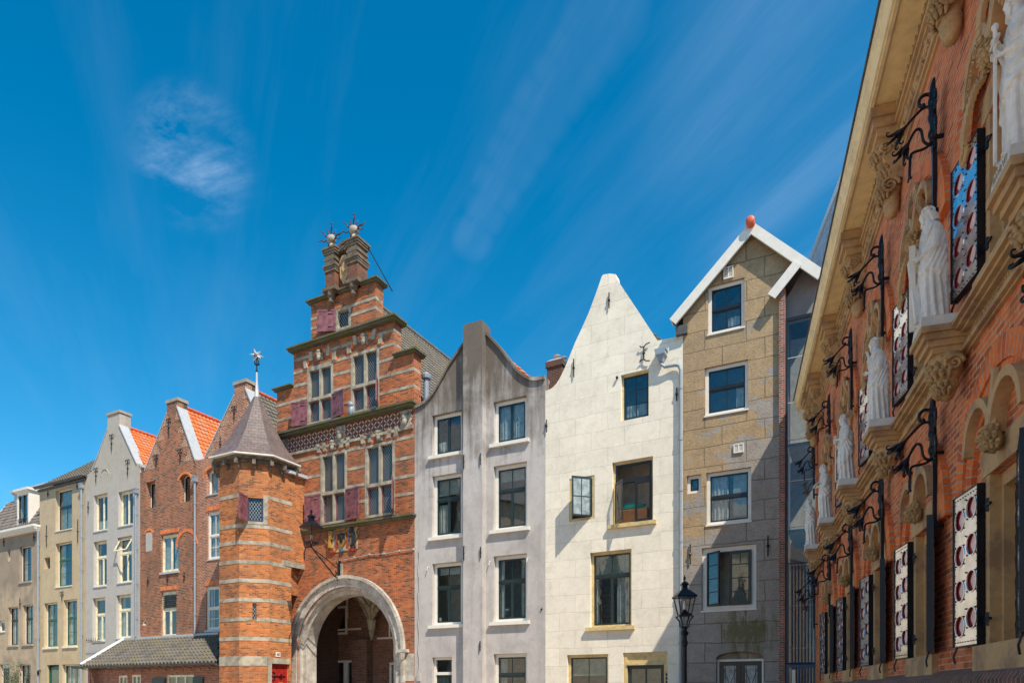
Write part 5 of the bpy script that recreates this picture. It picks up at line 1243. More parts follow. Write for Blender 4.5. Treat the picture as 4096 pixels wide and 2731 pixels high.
# ================================================================ lanterns
def lantern_parts(root, z, w=.25, hh=.46, up=True, frame='iron'):
    """four-sided tapered street lantern whose glass starts at height z"""
    m = MB(); b, t = w * .62, w
    m.lathe([(b * 1.414 + .02, -.03), (b * 1.414 + .02, .02)], 4, (0, 0, z), rot=pi / 4)
    m.lathe([(t * 1.414 + .05, 0), (t * 1.414 + .06, .03), (t * .75, hh * .42), (t * .5, hh * .46), (t * .42, hh * .5), (t * .42, hh * .72), (t * .6, hh * .75), (t * .6, hh * .79), (t * .3, hh * .92), (t * .1, hh * .96), (t * .08, hh * 1.02), (t * .2, hh * 1.1), (t * .12, hh * 1.2), (.005, hh * 1.3)], 4, (0, 0, z + hh), rot=pi / 4)
    for i in (-1, 1):
        for j in (-1, 1): m.tube([(i * b, j * b, z), (i * t, j * t, z + hh)], .016, 5); m.tube([(i * b, j * b, z), (i * b * 1.1, j * b * 1.1, z - .08), (i * b * .9, j * b * .9, z - .1)], .014, 5)
    m.tube([(-b, -b, z + .02), (b, -b, z + .02)], .012, 4)
    f = m.build('lantern_frame', frame, root)
    g = MB()
    for k in range(4):
        R = Matrix.Rotation(k * pi / 2, 3, 'Z'); g.add([R @ Vector(v) for v in ((-b, -b + .004, z + .02), (b, -b + .004, z + .02), (t, -t + .004, z + hh), (-t, -t + .004, z + hh))], [(0, 1, 2, 3)])
    g.build('glass', 'glass_clear', f)
    l = MB(); l.lathe([(.09, 0), (.1, .05), (.05, .09), (.03, .12)], 10, (0, 0, z + .01)); l.build('lamp_fitting', 'iron', f)
    MB().lathe([(.03, 0), (.035, .1), (.03, .2), (.005, .22)], 8, (0, 0, z + .13)).build('lamp_tube', 'lampbulb', f, smooth=True)
    return f
def street_lamp():
    p = onray(2738, 16.3); root = empty('street_lamp', (p.x, p.y, 0), 0.05); tag(root, 'black iron street lamp with four sided lantern before the cream and tan houses', 'street lamp')
    zb = EYE + (HY - 2458) * 16.3 / FX
    m = MB(); m.lathe([(.17, 0), (.18, .08), (.14, .12), (.13, .7), (.15, .75), (.1, .85), (.07, 1.0), (.06, 1.2), (.055, zb - .75), (.075, zb - .72), (.08, zb - .66), (.06, zb - .6), (.055, zb - .5), (.09, zb - .46), (.1, zb - .42), (.06, zb - .38), (.05, zb - .3), (.05, zb - .27)], 14)
    m.build('post', 'iron', root, smooth=False)
    m = MB()
    for k in range(4):
        a = pi / 4 + k * pi / 2; c, s = cos(a), sin(a); m.tube([(c * .05, s * .05, zb - .32), (c * .12, s * .12, zb - .27), (c * .13, s * .13, zb - .15), (c * .21, s * .21, zb - .06), (c * .23, s * .23, zb - .02)], .018, 6)
    m.build('cradle', 'iron', root); lantern_parts(root, zb, .2, .41)
    return root
def wall_lantern():
    p0 = FA.O + FA.x * FA.u(1360); W = 1.75; z0 = FA.uz(1355, 2290)[1]
    root = empty('wall_lantern', (p0.x, p0.y, 0), FA.ang); tag(root, 'black lantern on a long scrolled iron bracket over the archway', 'wall lantern')
    zl = z0 + .95; w = W; m = MB()
    m.tube([(0, 0, z0 - .1), (0, -.1, z0 - .28), (0, -.35, z0 - .2), (0, -w * .55, z0 + .25), (0, -w * .85, z0 + .62), (0, -w, zl - .12)], .03, 6)
    m.tube([(0, 0, z0 + .35), (0, -.25, z0 + .2), (0, -.8, z0 + .45), (0, -w * .7, z0 + .6), (0, -w * .95, zl - .2)], .022, 6)
    m.tube([(0, -w, zl - .12), (0, -w - .3, zl - .2), (0, -w - .42, zl - .45), (0, -w - .4, zl - .75)], .026, 6)
    for (y, z) in ((-.03, z0 + .45), (-.08, z0 + .05)): m.tube([(0, y + .12 * sin(k * .6) - .1, z + .12 * cos(k * .6)) for k in range(9)], .02, 5)
    m.box(-.05, .05, -.06, .02, z0 - .3, z0 + .55)
    m.build('bracket', 'iron', root)
    e = empty('lantern', (0, -w, 0)); e.parent = root; lantern_parts(e, zl + .05, .31, .62)
    m = MB(); m.tube([(0, 0, zl - .15), (0, 0, zl + .05)], .03, 6)
    for k in range(4): a = pi / 4 + k * pi / 2; m.tube([(0, 0, zl - .1), (cos(a) * .2, sin(a) * .2, zl), (cos(a) * .3, sin(a) * .3, zl + .06)], .014, 5)
    m.build('lantern_holder', 'iron', e)
    return root
# ================================================================ grey house with central pier
def grey_house():
    f = FG; h = House('house', 'grey weathered plaster house with a tall central buttress and curved gable', f); us = f.u(2181)
    K = dict(fm='white', sm='darkgreen', r=.17, ft=.13, sw=.055, sill='wide', sillm='white')
    h.window((1729, 1662), (1846, 1806), cols=2, sashcase=True, curtain=[(.0, .35, 0, .35, 'curtain')], **K)
    h.window((1974, 1608), (2106, 1756), cols=2, sashcase=True, curtain=[(.02, .48, 0, 1, 'curtain'), (.52, .98, 0, 1, 'curtain')], **K)
    h.window((1729, 1905), (1846, 2138), transom=.62, tcols=2, sashcase=True, lcols=2, curtain=[(0, .48, 0, .55, 'curtain'), (0, 1, .72, 1, 'blind')], **K)  # top blind stands in for bright surfaces mirrored in the upper panes
    h.window((1974, 1865), (2108, 2108), transom=.62, tcols=2, sashcase=True, lcols=2, curtain=[(0, 1, .8, 1, 'blind')], **K)  # blind again put in place of the pale reflection in the top light
    h.window((1729, 2254), (1846, 2496), transom=.62, tcols=2, sashcase=True, lcols=2, curtain=[(0, 1, .86, 1, 'curtain')], **K)
    h.window((1974, 2224), (2108, 2482), transom=.62, tcols=2, sashcase=True, lcols=2, **K)
    h.window((1974, 2614), (2108, 2800), transom=.55, tcols=2, lcols=2, **K)
    u0, u1, z0, z1 = h.rect((1729, 2628), (1808, 2760)); h.holes.append([(u0, .05), (u1, .05), (u1, z1), (u0, z1)])
    d = MB(); d.box(u0 + .003, u0 + .1, .14, .26, .053, z1 - .003); d.box(u1 - .1, u1 - .003, .14, .26, .053, z1 - .003); d.box(u0 + .1, u1 - .1, .14, .26, z1 - .1, z1 - .003); d.box(u0 + .1, u1 - .1, .14, .26, z1 - .72, z1 - .6); do = d.build('door_frame', 'white', h.root)
    d = MB(); d.box(u0 + .1, u1 - .1, .2, .24, .06, z1 - .721); 
    for k in range(3): x = u0 + .2 + k * (u1 - u0 - .4) / 3; d.box(x, x + .13, .185, .2, 1.2, z1 - .85)
    d.build('door', 'darkgreen', do); MB().box(u0 + .1, u1 - .1, .2, .206, z1 - .6, z1 - .1).build('pane', 'glass', do)
    h.rect
    def C(pts): return [h.P(*p) for p in pts]
    left = C([(1660, 1637), (1680, 1628), (1700, 1616), (1718, 1600), (1735, 1580), (1750, 1556), (1765, 1530), (1782, 1500), (1800, 1465), (1822, 1433), (1856, 1385)])
    right = C([(1928, 1335), (1952, 1346), (1975, 1370), (2000, 1398), (2020, 1425), (2040, 1450), (2055, 1471), (2070, 1489), (2085, 1502), (2100, 1512), (2115, 1519), (2130, 1524), (2150, 1524), (2178, 1518)])
    left[0] = (.004, left[0][1]); right[-1] = (us - .004, right[-1][1])
    top = left + right
    h.wall([(us - .004, 0)] + list(reversed(top)) + [(.004, 0)], 'grey')
    # coping roll along the curved gable
    for seg in (left, right):
        m = MB(); up = [(p[0], p[1] + .13) for p in seg]; m.prism(ccw(seg + up[::-1]), -.09, h.T + .1); m.build('gable_coping', 'grey', h.root)
    # buttress pier
    p0 = f.u(1853, .3); p1 = f.u(1930, .3); zt = f.uz(1890, 1293, .3)[1]
    m = MB(); m.box(p0, p1, -.32, .35, 0, zt); m.box(p0 + .05, p1 - .05, -.27, .3, zt, zt + .06); m.build('buttress', 'grey', h.root)
    # roof
    uc = (p0 + p1) / 2; zr = right[0][1] - .2; D = 9
    h.body([(.01, 0), (us - .02, 0), (us - .02, right[-1][1] - .5), (uc, zr - .5), (.01, right[-1][1] - .5)], D)
    h.roof(uc, zr + .35, 0, right[-1][1] - .55, us, right[-1][1] - .45, h.T + .05, D + .1, 'roof_orange', amp=.04)
    for px, a, b in ((1857, 1820, 1875), (1923, 1813, 1860), (1857, 2183, 2240), (1924, 2187, 2232), (1922, 2563, 2602)):
        u, z1_ = f.uz(px, a, .32); z0_ = f.uz(px, b, .32)[1]; m = MB(); m.tube([(u, -.36, z0_), (u, -.37, (z0_ + z1_) / 2), (u, -.36, z1_)], .025, 6); m.box(u - .015, u + .015, -.37, -.3, (z0_ + z1_) / 2 - .02, (z0_ + z1_) / 2 + .02); m.build('wall_anchor', 'iron', h.root)
    # cable and junction box on the left edge
    m = MB(); u, z = f.uz(1677, 2200); m.tube([(u + .03 * sin(k * 1.7), -.03, z + (0.9 - z) * k / 22) for k in range(23)], .016, 5); u2, z2 = f.uz(1675, 2705); m.box(u2 - .06, u2 + .1, -.08, -.001, z2 - .18, z2 + .12); m.build('cable', 'cable', h.root)
    u2, z2 = f.uz(2167, 2435); MB().ball((u2, -.02, z2), .04, 8, 6).build('pipe_outlet', 'iron', h.root)
    # white shutter hooks
    m = MB()
    for px, py in ((1715, 2272), (1962, 2250), (2113, 2237)): u, z = f.uz(px, py); m.tube([(u, 0, z + .05), (u, -.08, z + .04), (u - .02, -.1, z - .1)], .02, 5)
    m.build('shutter_hook', 'white', h.root)
    return h
def things_in_windows():
    # plant pots, chair, fan behind the panes of the grey house and boxes in the white house
    def at(fr, px, py, w): u, z = fr.uz(px, py, w); p = fr.O + fr.x * u - fr.y * w; return p, z
    p, z = at(FG, 2088, 1710, -.45); z = FG.uz(2088, 1710, -.45)[1]
    m = MB(); m.lathe([(.09, 0), (.13, .2)], 10); o = m.build('hanging_plant', 'white', None, loc=(p.x, p.y, z - .05)); tag(o, 'small green hanging plant behind the top right window of the grey house', 'plant')
    q = MB(); rnd = random.Random(5)
    for k in range(60): c = Vector((rnd.gauss(0, .11), rnd.gauss(0, .09), .22 + rnd.gauss(0, .07))); q.ball(c, (.035, .03, .02), 5, 4)
    q.build('foliage', 'tealleaf', o); MB().tube([(0, 0, .2), (0, 0, 1.0)], .006, 4).build('cord', 'iron', o)
    p, z = at(FG, 1738, 2480, -.42)
    for (px, py, fr) in ((1759, 2478, FG),):
        p, z = at(fr, px, py, -.35); m = MB(); m.lathe([(.07, -.1), (.09, .08)], 10); o = m.build('pot_plant', 'curtain', None, loc=(p.x, p.y, z + .0)); tag(o, 'small pot plant on the sill of the lowest full left window of the grey house', 'plant')
        q = MB()
        for k in range(14): a = k * 2.4; q.tube([(0, 0, .06), (cos(a) * .08, sin(a) * .08, .17), (cos(a) * .15, sin(a) * .15, .16)], [.012, .025, .004], 4)
        q.build('foliage', 'leaf', o)
    p, z = at(FG, 2008, 2488, -.75); o = empty('chair', (p.x, p.y, z - .0), FG.ang); tag(o, 'white spindle back chair seen behind the lower right window of the grey house', 'chair')
    m = MB()
    for k in range(7): x = -.27 + k * .09; m.lathe([(.014, .0), (.014, .46)], 6, (x, 0, 0))
    m.build('spindles', 'curtain', o); MB().box(-.32, .32, -.03, .03, .46, .54).build('top_rail', 'curtain', o); MB().box(-.28, .28, 0, .45, -.05, 0).build('seat', 'curtain', o)
    m = MB(); m.tube([(-.25, .05, -.05), (-.25, .05, -.5)], .02, 5); m.build('leg', 'curtain', o); m = MB(); m.tube([(.25, .05, -.05), (.25, .05, -.5)], .02, 5); m.build('leg', 'curtain', o)
    p, z = at(FG, 2013, 2662, -.5); o = empty('box_fan', (p.x, p.y, z), FG.ang); tag(o, 'square cream fan behind the ground floor window of the grey house', 'fan')
    m = MB(); m.prism([(-.22, -.22), (.22, -.22), (.22, .22), (-.22, .22)], -.03, .08, [[(-.19, -.19), (.19, -.19), (.19, .19), (-.19, .19)]]); m.build('housing', 'blind', o)
    m = MB()
    for k in range(11): m.box(-.19, .19, -.025, -.015, -.18 + k * .036, -.172 + k * .036)
    m.build('grille', 'curtain', o); MB().lathe([(.04, 0), (.03, .02)], 10, (0, 0, 0)).build('hub', 'orangewood', o)
    # white house: teal cushion on an orange chest in the open window
    u0, z0 = FW.uz(2480, 2085, -.5); p = FW.O + FW.x * u0 + FW.y * .62; o = MB().box(-.05, 1.0, -.05, .4, -.3, .42).build('chest', 'orangewood', None, loc=(p.x, p.y, z0)); o.rotation_euler = (0, 0, FW.ang); tag(o, 'orange brown wooden chest inside the open upper window of the cream house', 'chest')
    o2 = MB().ball((.35, .15, .55), (.5, .2, .13), 18, 10, amp=.4).build('cushion', 'teal', None, smooth=True, loc=(p.x, p.y, z0)); o2.rotation_euler = (0, 0, FW.ang); tag(o2, 'teal crumpled cloth lying on the orange chest in the open window', 'cloth')
    u0, z0 = FW.uz(2400, 2418, -.6); p = FW.O + FW.x * u0 + FW.y * .7; o = empty('bookcase', (p.x, p.y, z0), FW.ang); tag(o, 'open bookcase with orange shelves behind the tall window of the cream house', 'bookcase')
    for zz in (-.45, -.05, .35): MB().box(0, .5, 0, .3, zz, zz + .03).build('shelf', 'orangewood', o)
    MB().box(0, .03, 0, .3, -.8, .7).build('side_panel', 'orangewood', o); MB().box(.47, .5, 0, .3, -.8, .7).build('side_panel', 'orangewood', o)
M['tealleaf'] = paint_mat('teal_green_leaf', (.02, .2, .13), .6, var=.4)

# ================================================================ cream house
def sash_leaf(w, hgt, cols, rows, mat, t=.045, fw=.06):
    m = MB(); m.box(0, fw, 0, t, 0, hgt); m.box(w - fw, w, 0, t, 0, hgt); m.box(fw, w - fw, 0, t, 0, fw); m.box(fw, w - fw, 0, t, hgt - fw, hgt)
    for k in range(1, cols): x = w * k / cols; m.box(x - .015, x + .015, .008, t - .008, fw, hgt - fw)
    for k in range(1, rows): z = hgt * k / rows; m.box(fw, w - fw, .01, t - .01, z - .015, z + .015)
    return m
def open_leaf(h, wo, hinge_u, z0, w, hgt, ang, cols, rows, mat, left, y=-.01, glass='glass'):
    """casement leaf swung outwards by ang degrees; left = its hinge is on the left side"""
    m = sash_leaf(w, hgt, cols, rows, mat)
    if not left: m.v = [(-x, y_, z) for x, y_, z in m.v]; m.f = [tuple(reversed(q)) for q in m.f]
    o = m.build('open_sash', mat, wo); o.location = (hinge_u, y, z0); o.rotation_euler = (0, 0, radians(-ang if left else ang))
    g = MB().box(.05, w - .05, .02, .026, .05, hgt - .05)
    if not left: g.v = [(-x, y_, z) for x, y_, z in g.v]
    g.build('pane', glass, o); return o
def cream_house():
    f = FW; h = House('house', 'cream painted block pattern house with a concave pointed gable and yellow window frames', f); us = f.u(2732)
    K = dict(fm='ochre', sm='darkgreen', r=.14, sill=None)
    h.window((2484, 1500), (2595, 1662), ft=.055, curtain=[(0, 1, 0, .35, 'curtain')], cols=2, rows=(1, 1, 1), sw=.06, **K)
    w2 = h.window((2449, 1850), (2612, 2082), ft=.08, cols=1, sw=.01, hole=True, label='window with its left casement swung open', fm='ochre', sm='ochre', r=.14, sill='wide', sillm='ochre', glass='glass_clear')
    u0, u1, z0, z1 = h.rect((2449, 1850), (2612, 2082)); tz = z0 + (z1 - z0) * .68
    t = MB(); t.box(u0 + .08, u1 - .08, .12, .22, tz - .035, tz + .035)
    for (a, b, c, d) in ((u0 + .08, u0 + .16, tz + .035, z1 - .08), (u1 - .16, u1 - .08, tz + .035, z1 - .08), (u0 + .16, u1 - .16, tz + .035, tz + .11), (u0 + .16, u1 - .16, z1 - .16, z1 - .08)): t.box(a, b, .135, .185, c, d)
    um = (u0 + u1) / 2; rr = (um + .06, u1 - .08, z0 + .08, tz - .035)
    for (a, b, c, d) in ((rr[0], rr[0] + .08, rr[2], rr[3]), (rr[1] - .08, rr[1], rr[2], rr[3]), (rr[0] + .08, rr[1] - .08, rr[2], rr[2] + .08), (rr[0] + .08, rr[1] - .08, rr[3] - .08, rr[3])): t.box(a, b, .1, .15, c, d)
    t.build('sash', 'black', w2)
    open_leaf(h, w2, u0 + .08, z0 + .06, .62, tz - z0 - .1, 48, 1, 1, 'black', True, y=.05, glass='glass_clear')
    # small window with its sash swung out on the right hinge
    w3 = h.window((2277, 1915), (2378, 2074), ft=.09, cols=1, sw=.01, label='small window with its dark sash swung outwards', fm='ochre', sm='ochre', r=.02, sill=None, glass='glass_clear', casing=0)
    u0, u1, z0, z1 = h.rect((2277, 1915), (2378, 2074)); open_leaf(h, w3, u1 - .12, z0 + .1, .76, z1 - z0 - .16, 44, 2, 2, 'darkgreen', False, y=-.0, glass='frosted')
    h.window((2360, 2210), (2526, 2502), ft=.09, transom=.69, tcols=2, sashcase=True, lcols=2, fm='ochre', sm='darkgreen', r=.16, sill='wide', sillm='ochre', curtain=[(.62, .95, 0, 1, 'curtain'), (.05, .12, 0, 1, 'curtain'), (.05, .95, .72, 1, 'blind')])
    h.window((2268, 2618), (2433, 2800), ft=.1, cols=2, rows=(1,), curtain=[(0, 1, .55, 1, 'blind')], **K)
    # door
    u0, u1, z0, z1 = h.rect((2492, 2609), (2670, 2800)); h.holes.append([(u0, .05), (u1, .05), (u1, z1), (u0, z1)])
    d = MB(); t = .14; d.box(u0 + .003, u0 + t, .06, .2, .053, z1 - .003); d.box(u1 - t, u1 - .003, .06, .2, .053, z1 - .003); d.box(u0 + t, u1 - t, .06, .2, z1 - t, z1 - .003); d.box(u0 + t, u1 - t, .1, .2, z1 - .42, z1 - t); d.box(u0 + t, u1 - t, .02, .1, z1 - .45, z1 - .38)
    df = d.build('door_frame', 'ochre', h.root)
    dm = MB(); a, b, zt = u0 + t, u1 - t, z1 - .45; dm.box(a, a + .13, .14, .19, .06, zt); dm.box(b - .13, b, .14, .19, .06, zt); dm.box(a + .13, b - .13, .14, .19, zt - .13, zt); dm.box((a + b) / 2 - .03, (a + b) / 2 + .03, .145, .185, 1.1, zt - .13); dm.box(a + .13, b - .13, .14, .19, .06, 1.1); dm.box(a + .13, b - .13, .146, .184, zt - .72, zt - .66)
    do = dm.build('door', 'darkgreen', df); MB().box(a + .1, b - .1, .16, .166, 1.1, zt - .1).build('pane', 'glass', do); MB().ball((b - .07, .1, 1.1), .035).build('handle', 'gold', do)
    bl = MB()
    for k in range(3): x, z = f.uz(2667, 2696 + k * 15); bl.box(x - .05, x + .05, .03, .059, z - .05, z + .05)
    bl.build('doorbell', 'black', df)
    pts = [(2181, 1563), (2200, 1556), (2213, 1547), (2225, 1534), (2238, 1514), (2250, 1490), (2265, 1457), (2280, 1420), (2300, 1370), (2325, 1317), (2355, 1250), (2382, 1178), (2407, 1106), (2413, 1098), (2440, 1094), (2463, 1097), (2467, 1116), (2550, 1240), (2630, 1362), (2700, 1348), (2705, 1312), (2731, 1308)]
    q = [h.P(*p) for p in pts]; q[0] = (.004, q[0][1]); q[-1] = (us - .004, q[-1][1]); q[-2] = (q[-2][0], q[-1][1])
    h.wall([(us - .004, 0)] + q[::-1] + [(.004, 0)], 'cream')
    zs = q[18][1] - .3; uc = q[14][0]
    h.body([(.01, 0), (us - .02, 0), (us - .02, zs - .6), (uc, q[14][1] - 1.4), (.01, q[0][1] - .8)], 9)
    h.roof(uc, q[14][1] - .9, 0, q[0][1] - .5, us, zs - .4, h.T + .05, 9.1, 'roof_grey', ridge='roof_grey')
    # rainwater head and pipe
    u, z = f.uz(2650, 1425); m = MB(); m.box(u - .2, u + .2, -.3, -.002, z + .1, z + .17); m.lathe([(.1, -.28), (.16, -.1), (.24, -.05), (.24, .12)], 4, (u, -.17, z), rot=pi / 4)
    P = lambda px, py, w=.1: (f.uz(px, py, w)[0], -w, f.uz(px, py, w)[1])
    a = Vector((u, -.17, z - .25)); b = Vector(P(2722, 1480)); m.tube([a, a + Vector((0, 0, -.1)), a + Vector((.12, .03, -.2)), Vector((b.x - .2, -.1, a.z - .2)), Vector((b.x - .06, -.1, a.z - .25)), Vector((b.x, -.1, a.z - .4)), Vector((b.x, -.1, .1))], .055, 10)
    zz = 1.5
    while zz < a.z - 1: m.lathe([(.07, -.05), (.07, .05)], 10, (b.x, -.1, zz)); m.box(b.x - .02, b.x + .02, -.1, 0, zz - .02, zz + .02); zz += 1.75
    m.build('downpipe', 'zinc', h.root)
    for an in ((2438, 1173, 1235), (2297, 1437, 1510), (2188, 1680, 1730), (2708, 1553, 1605)): h.anchor(*an)
    h.anchor(2577, 1390, 1440, 'claw'); h.anchor(2470, 1507, 1518)
    return h
M['frosted'] = paint_mat('frosted_glass', (.27, .33, .35), .18, var=.25)

# ================================================================ tan house with glazed infill
def tan_house():
    f = FT; h = House('house', 'tall tan house with crumbling patched render and white bargeboards under a red ridge tile', f); us = f.u(3117)
    K = dict(fm='white', r=.1, ft=.11, sm='black', sw=.045)
    h.window((2831, 1147), (2978, 1307), transom=.5, tcols=2, lcols=2, sill='thin', sillm='white', curtain=[(.0, .12, 0, 1, 'purple'), (.55, 1, 0, .3, 'curtain')], **K)
    h.window((2819, 1472), (2993, 1635), transom=.55, tcols=2, lcols=2, sill='thin', sillm='white', curtain=[(.75, 1, 0, .6, 'curtain')], **K)
    h.window((2825, 1891), (3005, 2082), transom=.52, tcols=2, lcols=2, sill='thin', sillm='white', curtain=[(.02, .48, .0, 1, 'curtain'), (.6, .95, .1, 1, 'blind')], **K)
    w4 = h.window((2807, 2192), (3025, 2432), fm='white', ft=.15, r=.1, sm='white', sw=.008, cols=1, sill='thin', sillm='white', label='window with one dark casement swung open', glass='glass_clear')
    u0, u1, z0, z1 = h.rect((2807, 2192), (3025, 2432)); hh = z1 - z0 - .34; um = (u0 + u1) / 2
    open_leaf(h, w4, u0 + .16, z0 + .16, .56, hh, 35, 1, 4, 'black', True, y=.03); m = sash_leaf(u1 - .16 - um - .02, hh, 1, 4, 'black', fw=.09); 
    m.box((u1 - .16 - um - .02) / 2 - .015, (u1 - .16 - um - .02) / 2 + .015, .008, .037, hh * .76, hh - .08); o = m.build('sash', 'black', w4); o.location = (um + .02, .02, z0 + .16); MB().box(.08, u1 - .16 - um - .1, .02, .026, .08, hh - .08).build('pane', 'glass', o)
    h.window((2747, 1903), (2805, 1968), fm='white', ft=.1, r=.1, sm='black', cols=1, sill=None)
    # arched double door
    u0, u1, z0, z1 = h.rect((2865, 2606), (3054, 2800)); za = h.P(2865, 2632)[1] + .02; ar = z1 - za
    loop = [(u0, .05), (u1, .05), (u1, za)] + [((u0 + u1) / 2 + (u1 - u0) / 2 * cos(a), za + ar * sin(a)) for a in [pi * k / 12 for k in range(1, 12)]] + [(u0, za)]; h.holes.append(loop)
    d = MB(); zt = za - .12; d.box(u0 + .003, u0 + .07, .16, .26, .053, zt); d.box(u1 - .07, u1 - .003, .16, .26, .053, zt); d.box(u0 + .003, u1 - .003, .16, .26, zt, zt + .07); df = d.build('door_frame', 'white', h.root)
    d = MB(); d.prism([(u0 + .005, zt + .072), (u1 - .005, zt + .072)] + [((u0 + u1) / 2 + (u1 - u0 - .01) / 2 * cos(a), za + ar * sin(a) - .004) for a in [pi * k / 12 for k in range(0, 13)]], .22, .26); d.build('door_tympanum', 'tan', df)
    for k in (0, 1):
        a = u0 + .07 + k * (u1 - u0 - .14) / 2 + .004; b = u0 + .07 + (k + 1) * (u1 - u0 - .14) / 2 - .004; m = MB(); t = .14
        m.box(a, a + t, .18, .23, .06, zt - .004); m.box(b - t, b, .18, .23, .06, zt - .004); m.box(a + t, b - t, .18, .23, zt - t, zt - .004); m.box(a + t, b - t, .18, .23, .06, 1.0)
        o = m.build('door', 'black', df); MB().box(a + t - .01, b - t + .01, .21, .215, 1.0, zt - t + .01).build('pane', 'frosted', o)
        g = MB(); g.tube([(a + t, .2, 1.2), (b - t, .2, zt - t - .1)], .008, 4); g.tube([(b - t, .2, 1.2), (a + t, .2, zt - t - .1)], .008, 4); g.tube([(a + t + .05, .2, 1.0), (a + t + .05, .2, zt - t)], .006, 4); g.tube([(b - t - .05, .2, 1.0), (b - t - .05, .2, zt - t)], .006, 4); g.build('door_grille', 'iron', o)
    A = h.P(2731, 1224); Z = h.P(3006, 905); e1 = h.P(3285, 1115); 
    sl_ = (Z[1] - e1[1]) / (e1[0] - Z[0]); zR = Z[1] - sl_ * (us - Z[0])
    zb1 = f.uz(3117, 1150)[1]; gE = f.uz(3188, 1058); h.wall([(us, 0), (us, zb1), (gE[0], gE[1]), (gE[0], Z[1] - sl_ * (gE[0] - Z[0])), Z, (.004, A[1]), (.004, 0)], 'tan')
    # bargeboards
    def barge(p, q, w=.3, y0=-.28, y1=-.2, name='bargeboard', up=.12):
        dx, dz = q[0] - p[0], q[1] - p[1]; L = hypot(dx, dz); nx, nz = -dz / L, dx / L
        if nz < 0: nx, nz = -nx, -nz
        o = ccw([(p[0] + nx * up, p[1] + nz * up), (q[0] + nx * up, q[1] + nz * up), (q[0] - nx * (w - up), q[1] - nz * (w - up)), (p[0] - nx * (w - up), p[1] - nz * (w - up))])
        m = MB(); m.prism(o, y0, y1); m.prism(ccw([(p[0] + nx * up, p[1] + nz * up), (q[0] + nx * up, q[1] + nz * up), (q[0] + nx * (up - .03), q[1] + nz * (up - .03)), (p[0] + nx * (up - .03), p[1] + nz * (up - .03))]), y1 + .001, .25)
        return m
    La = h.f.uz(2688, 1283, .28); Lb = h.f.uz(3003, 905, .28); Lc = h.f.uz(3288, 1095, .28)
    barge(La, Lb).build('bargeboard', 'white', h.root); barge((Lb[0] + .02, Lb[1]), Lc, w=.3, y0=-.277, y1=-.197).build('bargeboard', 'white', h.root)
    # roof
    m = MB(); D = 9; rise = Lb[1] + .1
    m.tiles((La[0], -.2, La[1] + .1), (0, D, 0), (Lb[0] - La[0], 0, Lb[1] - La[1])); m.tiles((Lc[0], -.2, Lc[1] + .1), (0, D, 0), (Lb[0] - Lc[0], 0, Lb[1] - Lc[1])); m.build('roof', 'roof_dark', h.root)
    m = MB(); m.tube([(Lb[0], -.42, Lb[1] + .06), (Lb[0], .2, Lb[1] + .08), (Lb[0], D, Lb[1] + .08)], [.14, .135, .135], 12); m.ball((Lb[0], -.42, Lb[1] + .12), (.14, .05, .14), 12, 8); m.build('ridge_tiles', 'copper', h.root, smooth=True)
    m = MB(); u, z = La[0] + .12, La[1] - .2; m.box(u - .03, u + .35, -.15, 1.0, z - .25, z + .05); m.build('gutter_box', 'gutter', h.root)
    h.body([(.01, 0), (us - .02, 0), (us - .02, zR - .4), (Z[0], Z[1] - .4), (.01, A[1] - .3)], D)
    for x0, y0, x1, y1 in ((2895, 1074, 2934, 1110), (2935, 1779, 2975, 1808)):
        a, b, c, d = h.rect((x0, y0), (x1, y1)); m = MB(); m.prism([(a, c), (b, c), (b, d), (a, d)], -.05, .001, [[(a + .03, c + .03), (b - .03, c + .03), (b - .03, d - .03), (a + .03, d - .03)]]); m.box((a + b) / 2 - .02, (a + b) / 2 + .02, -.048, -.001, c + .03, d - .03)
        for k in range(6): z = c + .04 + (d - c - .08) * k / 6; m.box(a + .03, b - .03, -.035, -.005, z, z + .022)
        m.build('air_vent', 'white', h.root)
    for an in ((2762, 2177, 2257), (3072, 2143, 2225)): h.anchor(*an)
    # ---- brick pier, side gable and glass infill, all part of this house
    p0, p1 = us + .002, f.u(3141); zg = f.uz(3117, 1160)[1]
    m = MB(); m.box(p0, p1, -.12, 1.2, 0, zg); m.build('brick_pier', 'brick_pier', h.root)
    g0, g1 = p1, f.u(3266); zt = f.uz(3142, 1270)[1]
    top = f.uz(3190, 1062)[1]; gu = f.u(3190)
    zgl = f.uz(3142, 1160)[1]; zgr = Z[1] - sl_ * (g1 - Z[0]) - .05
    m = MB(); m.prism([(g0 + .002, zt), (g1 + .5, zt), (g1 + .5, zgr), (gu + .12, Z[1] - sl_ * (gu + .12 - Z[0]) - .02), (g0 + .002, zgl - .1)], .36, .5); m.build('plastered_gable', 'plastergrey', h.root)
    B1 = h.f.uz(3083, 1183, .3); B2 = h.f.uz(3188, 1050, .3)
    barge(B1, B2, w=.3, y0=-.32, y1=-.282).build('side_bargeboard', 'white', h.root)
    m = MB(); gl_top = zt - .02
    m.box(g0 + .002, g0 + .07, .02, .14, .1, gl_top); m.box(g0 + .07, g1 + .3, .02, .14, gl_top - .09, gl_top)
    zs = [f.uz(3180, y)[1] for y in (1425, 1605, 1755, 1920, 2105, 2258, 2420, 2590)]
    gf = m.build('glazing_frame', 'black', h.root)
    MB().box(g0 + .05, g1 + .4, .07, .085, .1, gl_top - .05).build('glass_wall', 'glass_wall', gf)
    j = MB()
    for z in zs: j.box(g0 + .07, g1 + .35, .05, .069, z - .012, z + .012)
    j.build('glazing_bars', 'lead', gf)
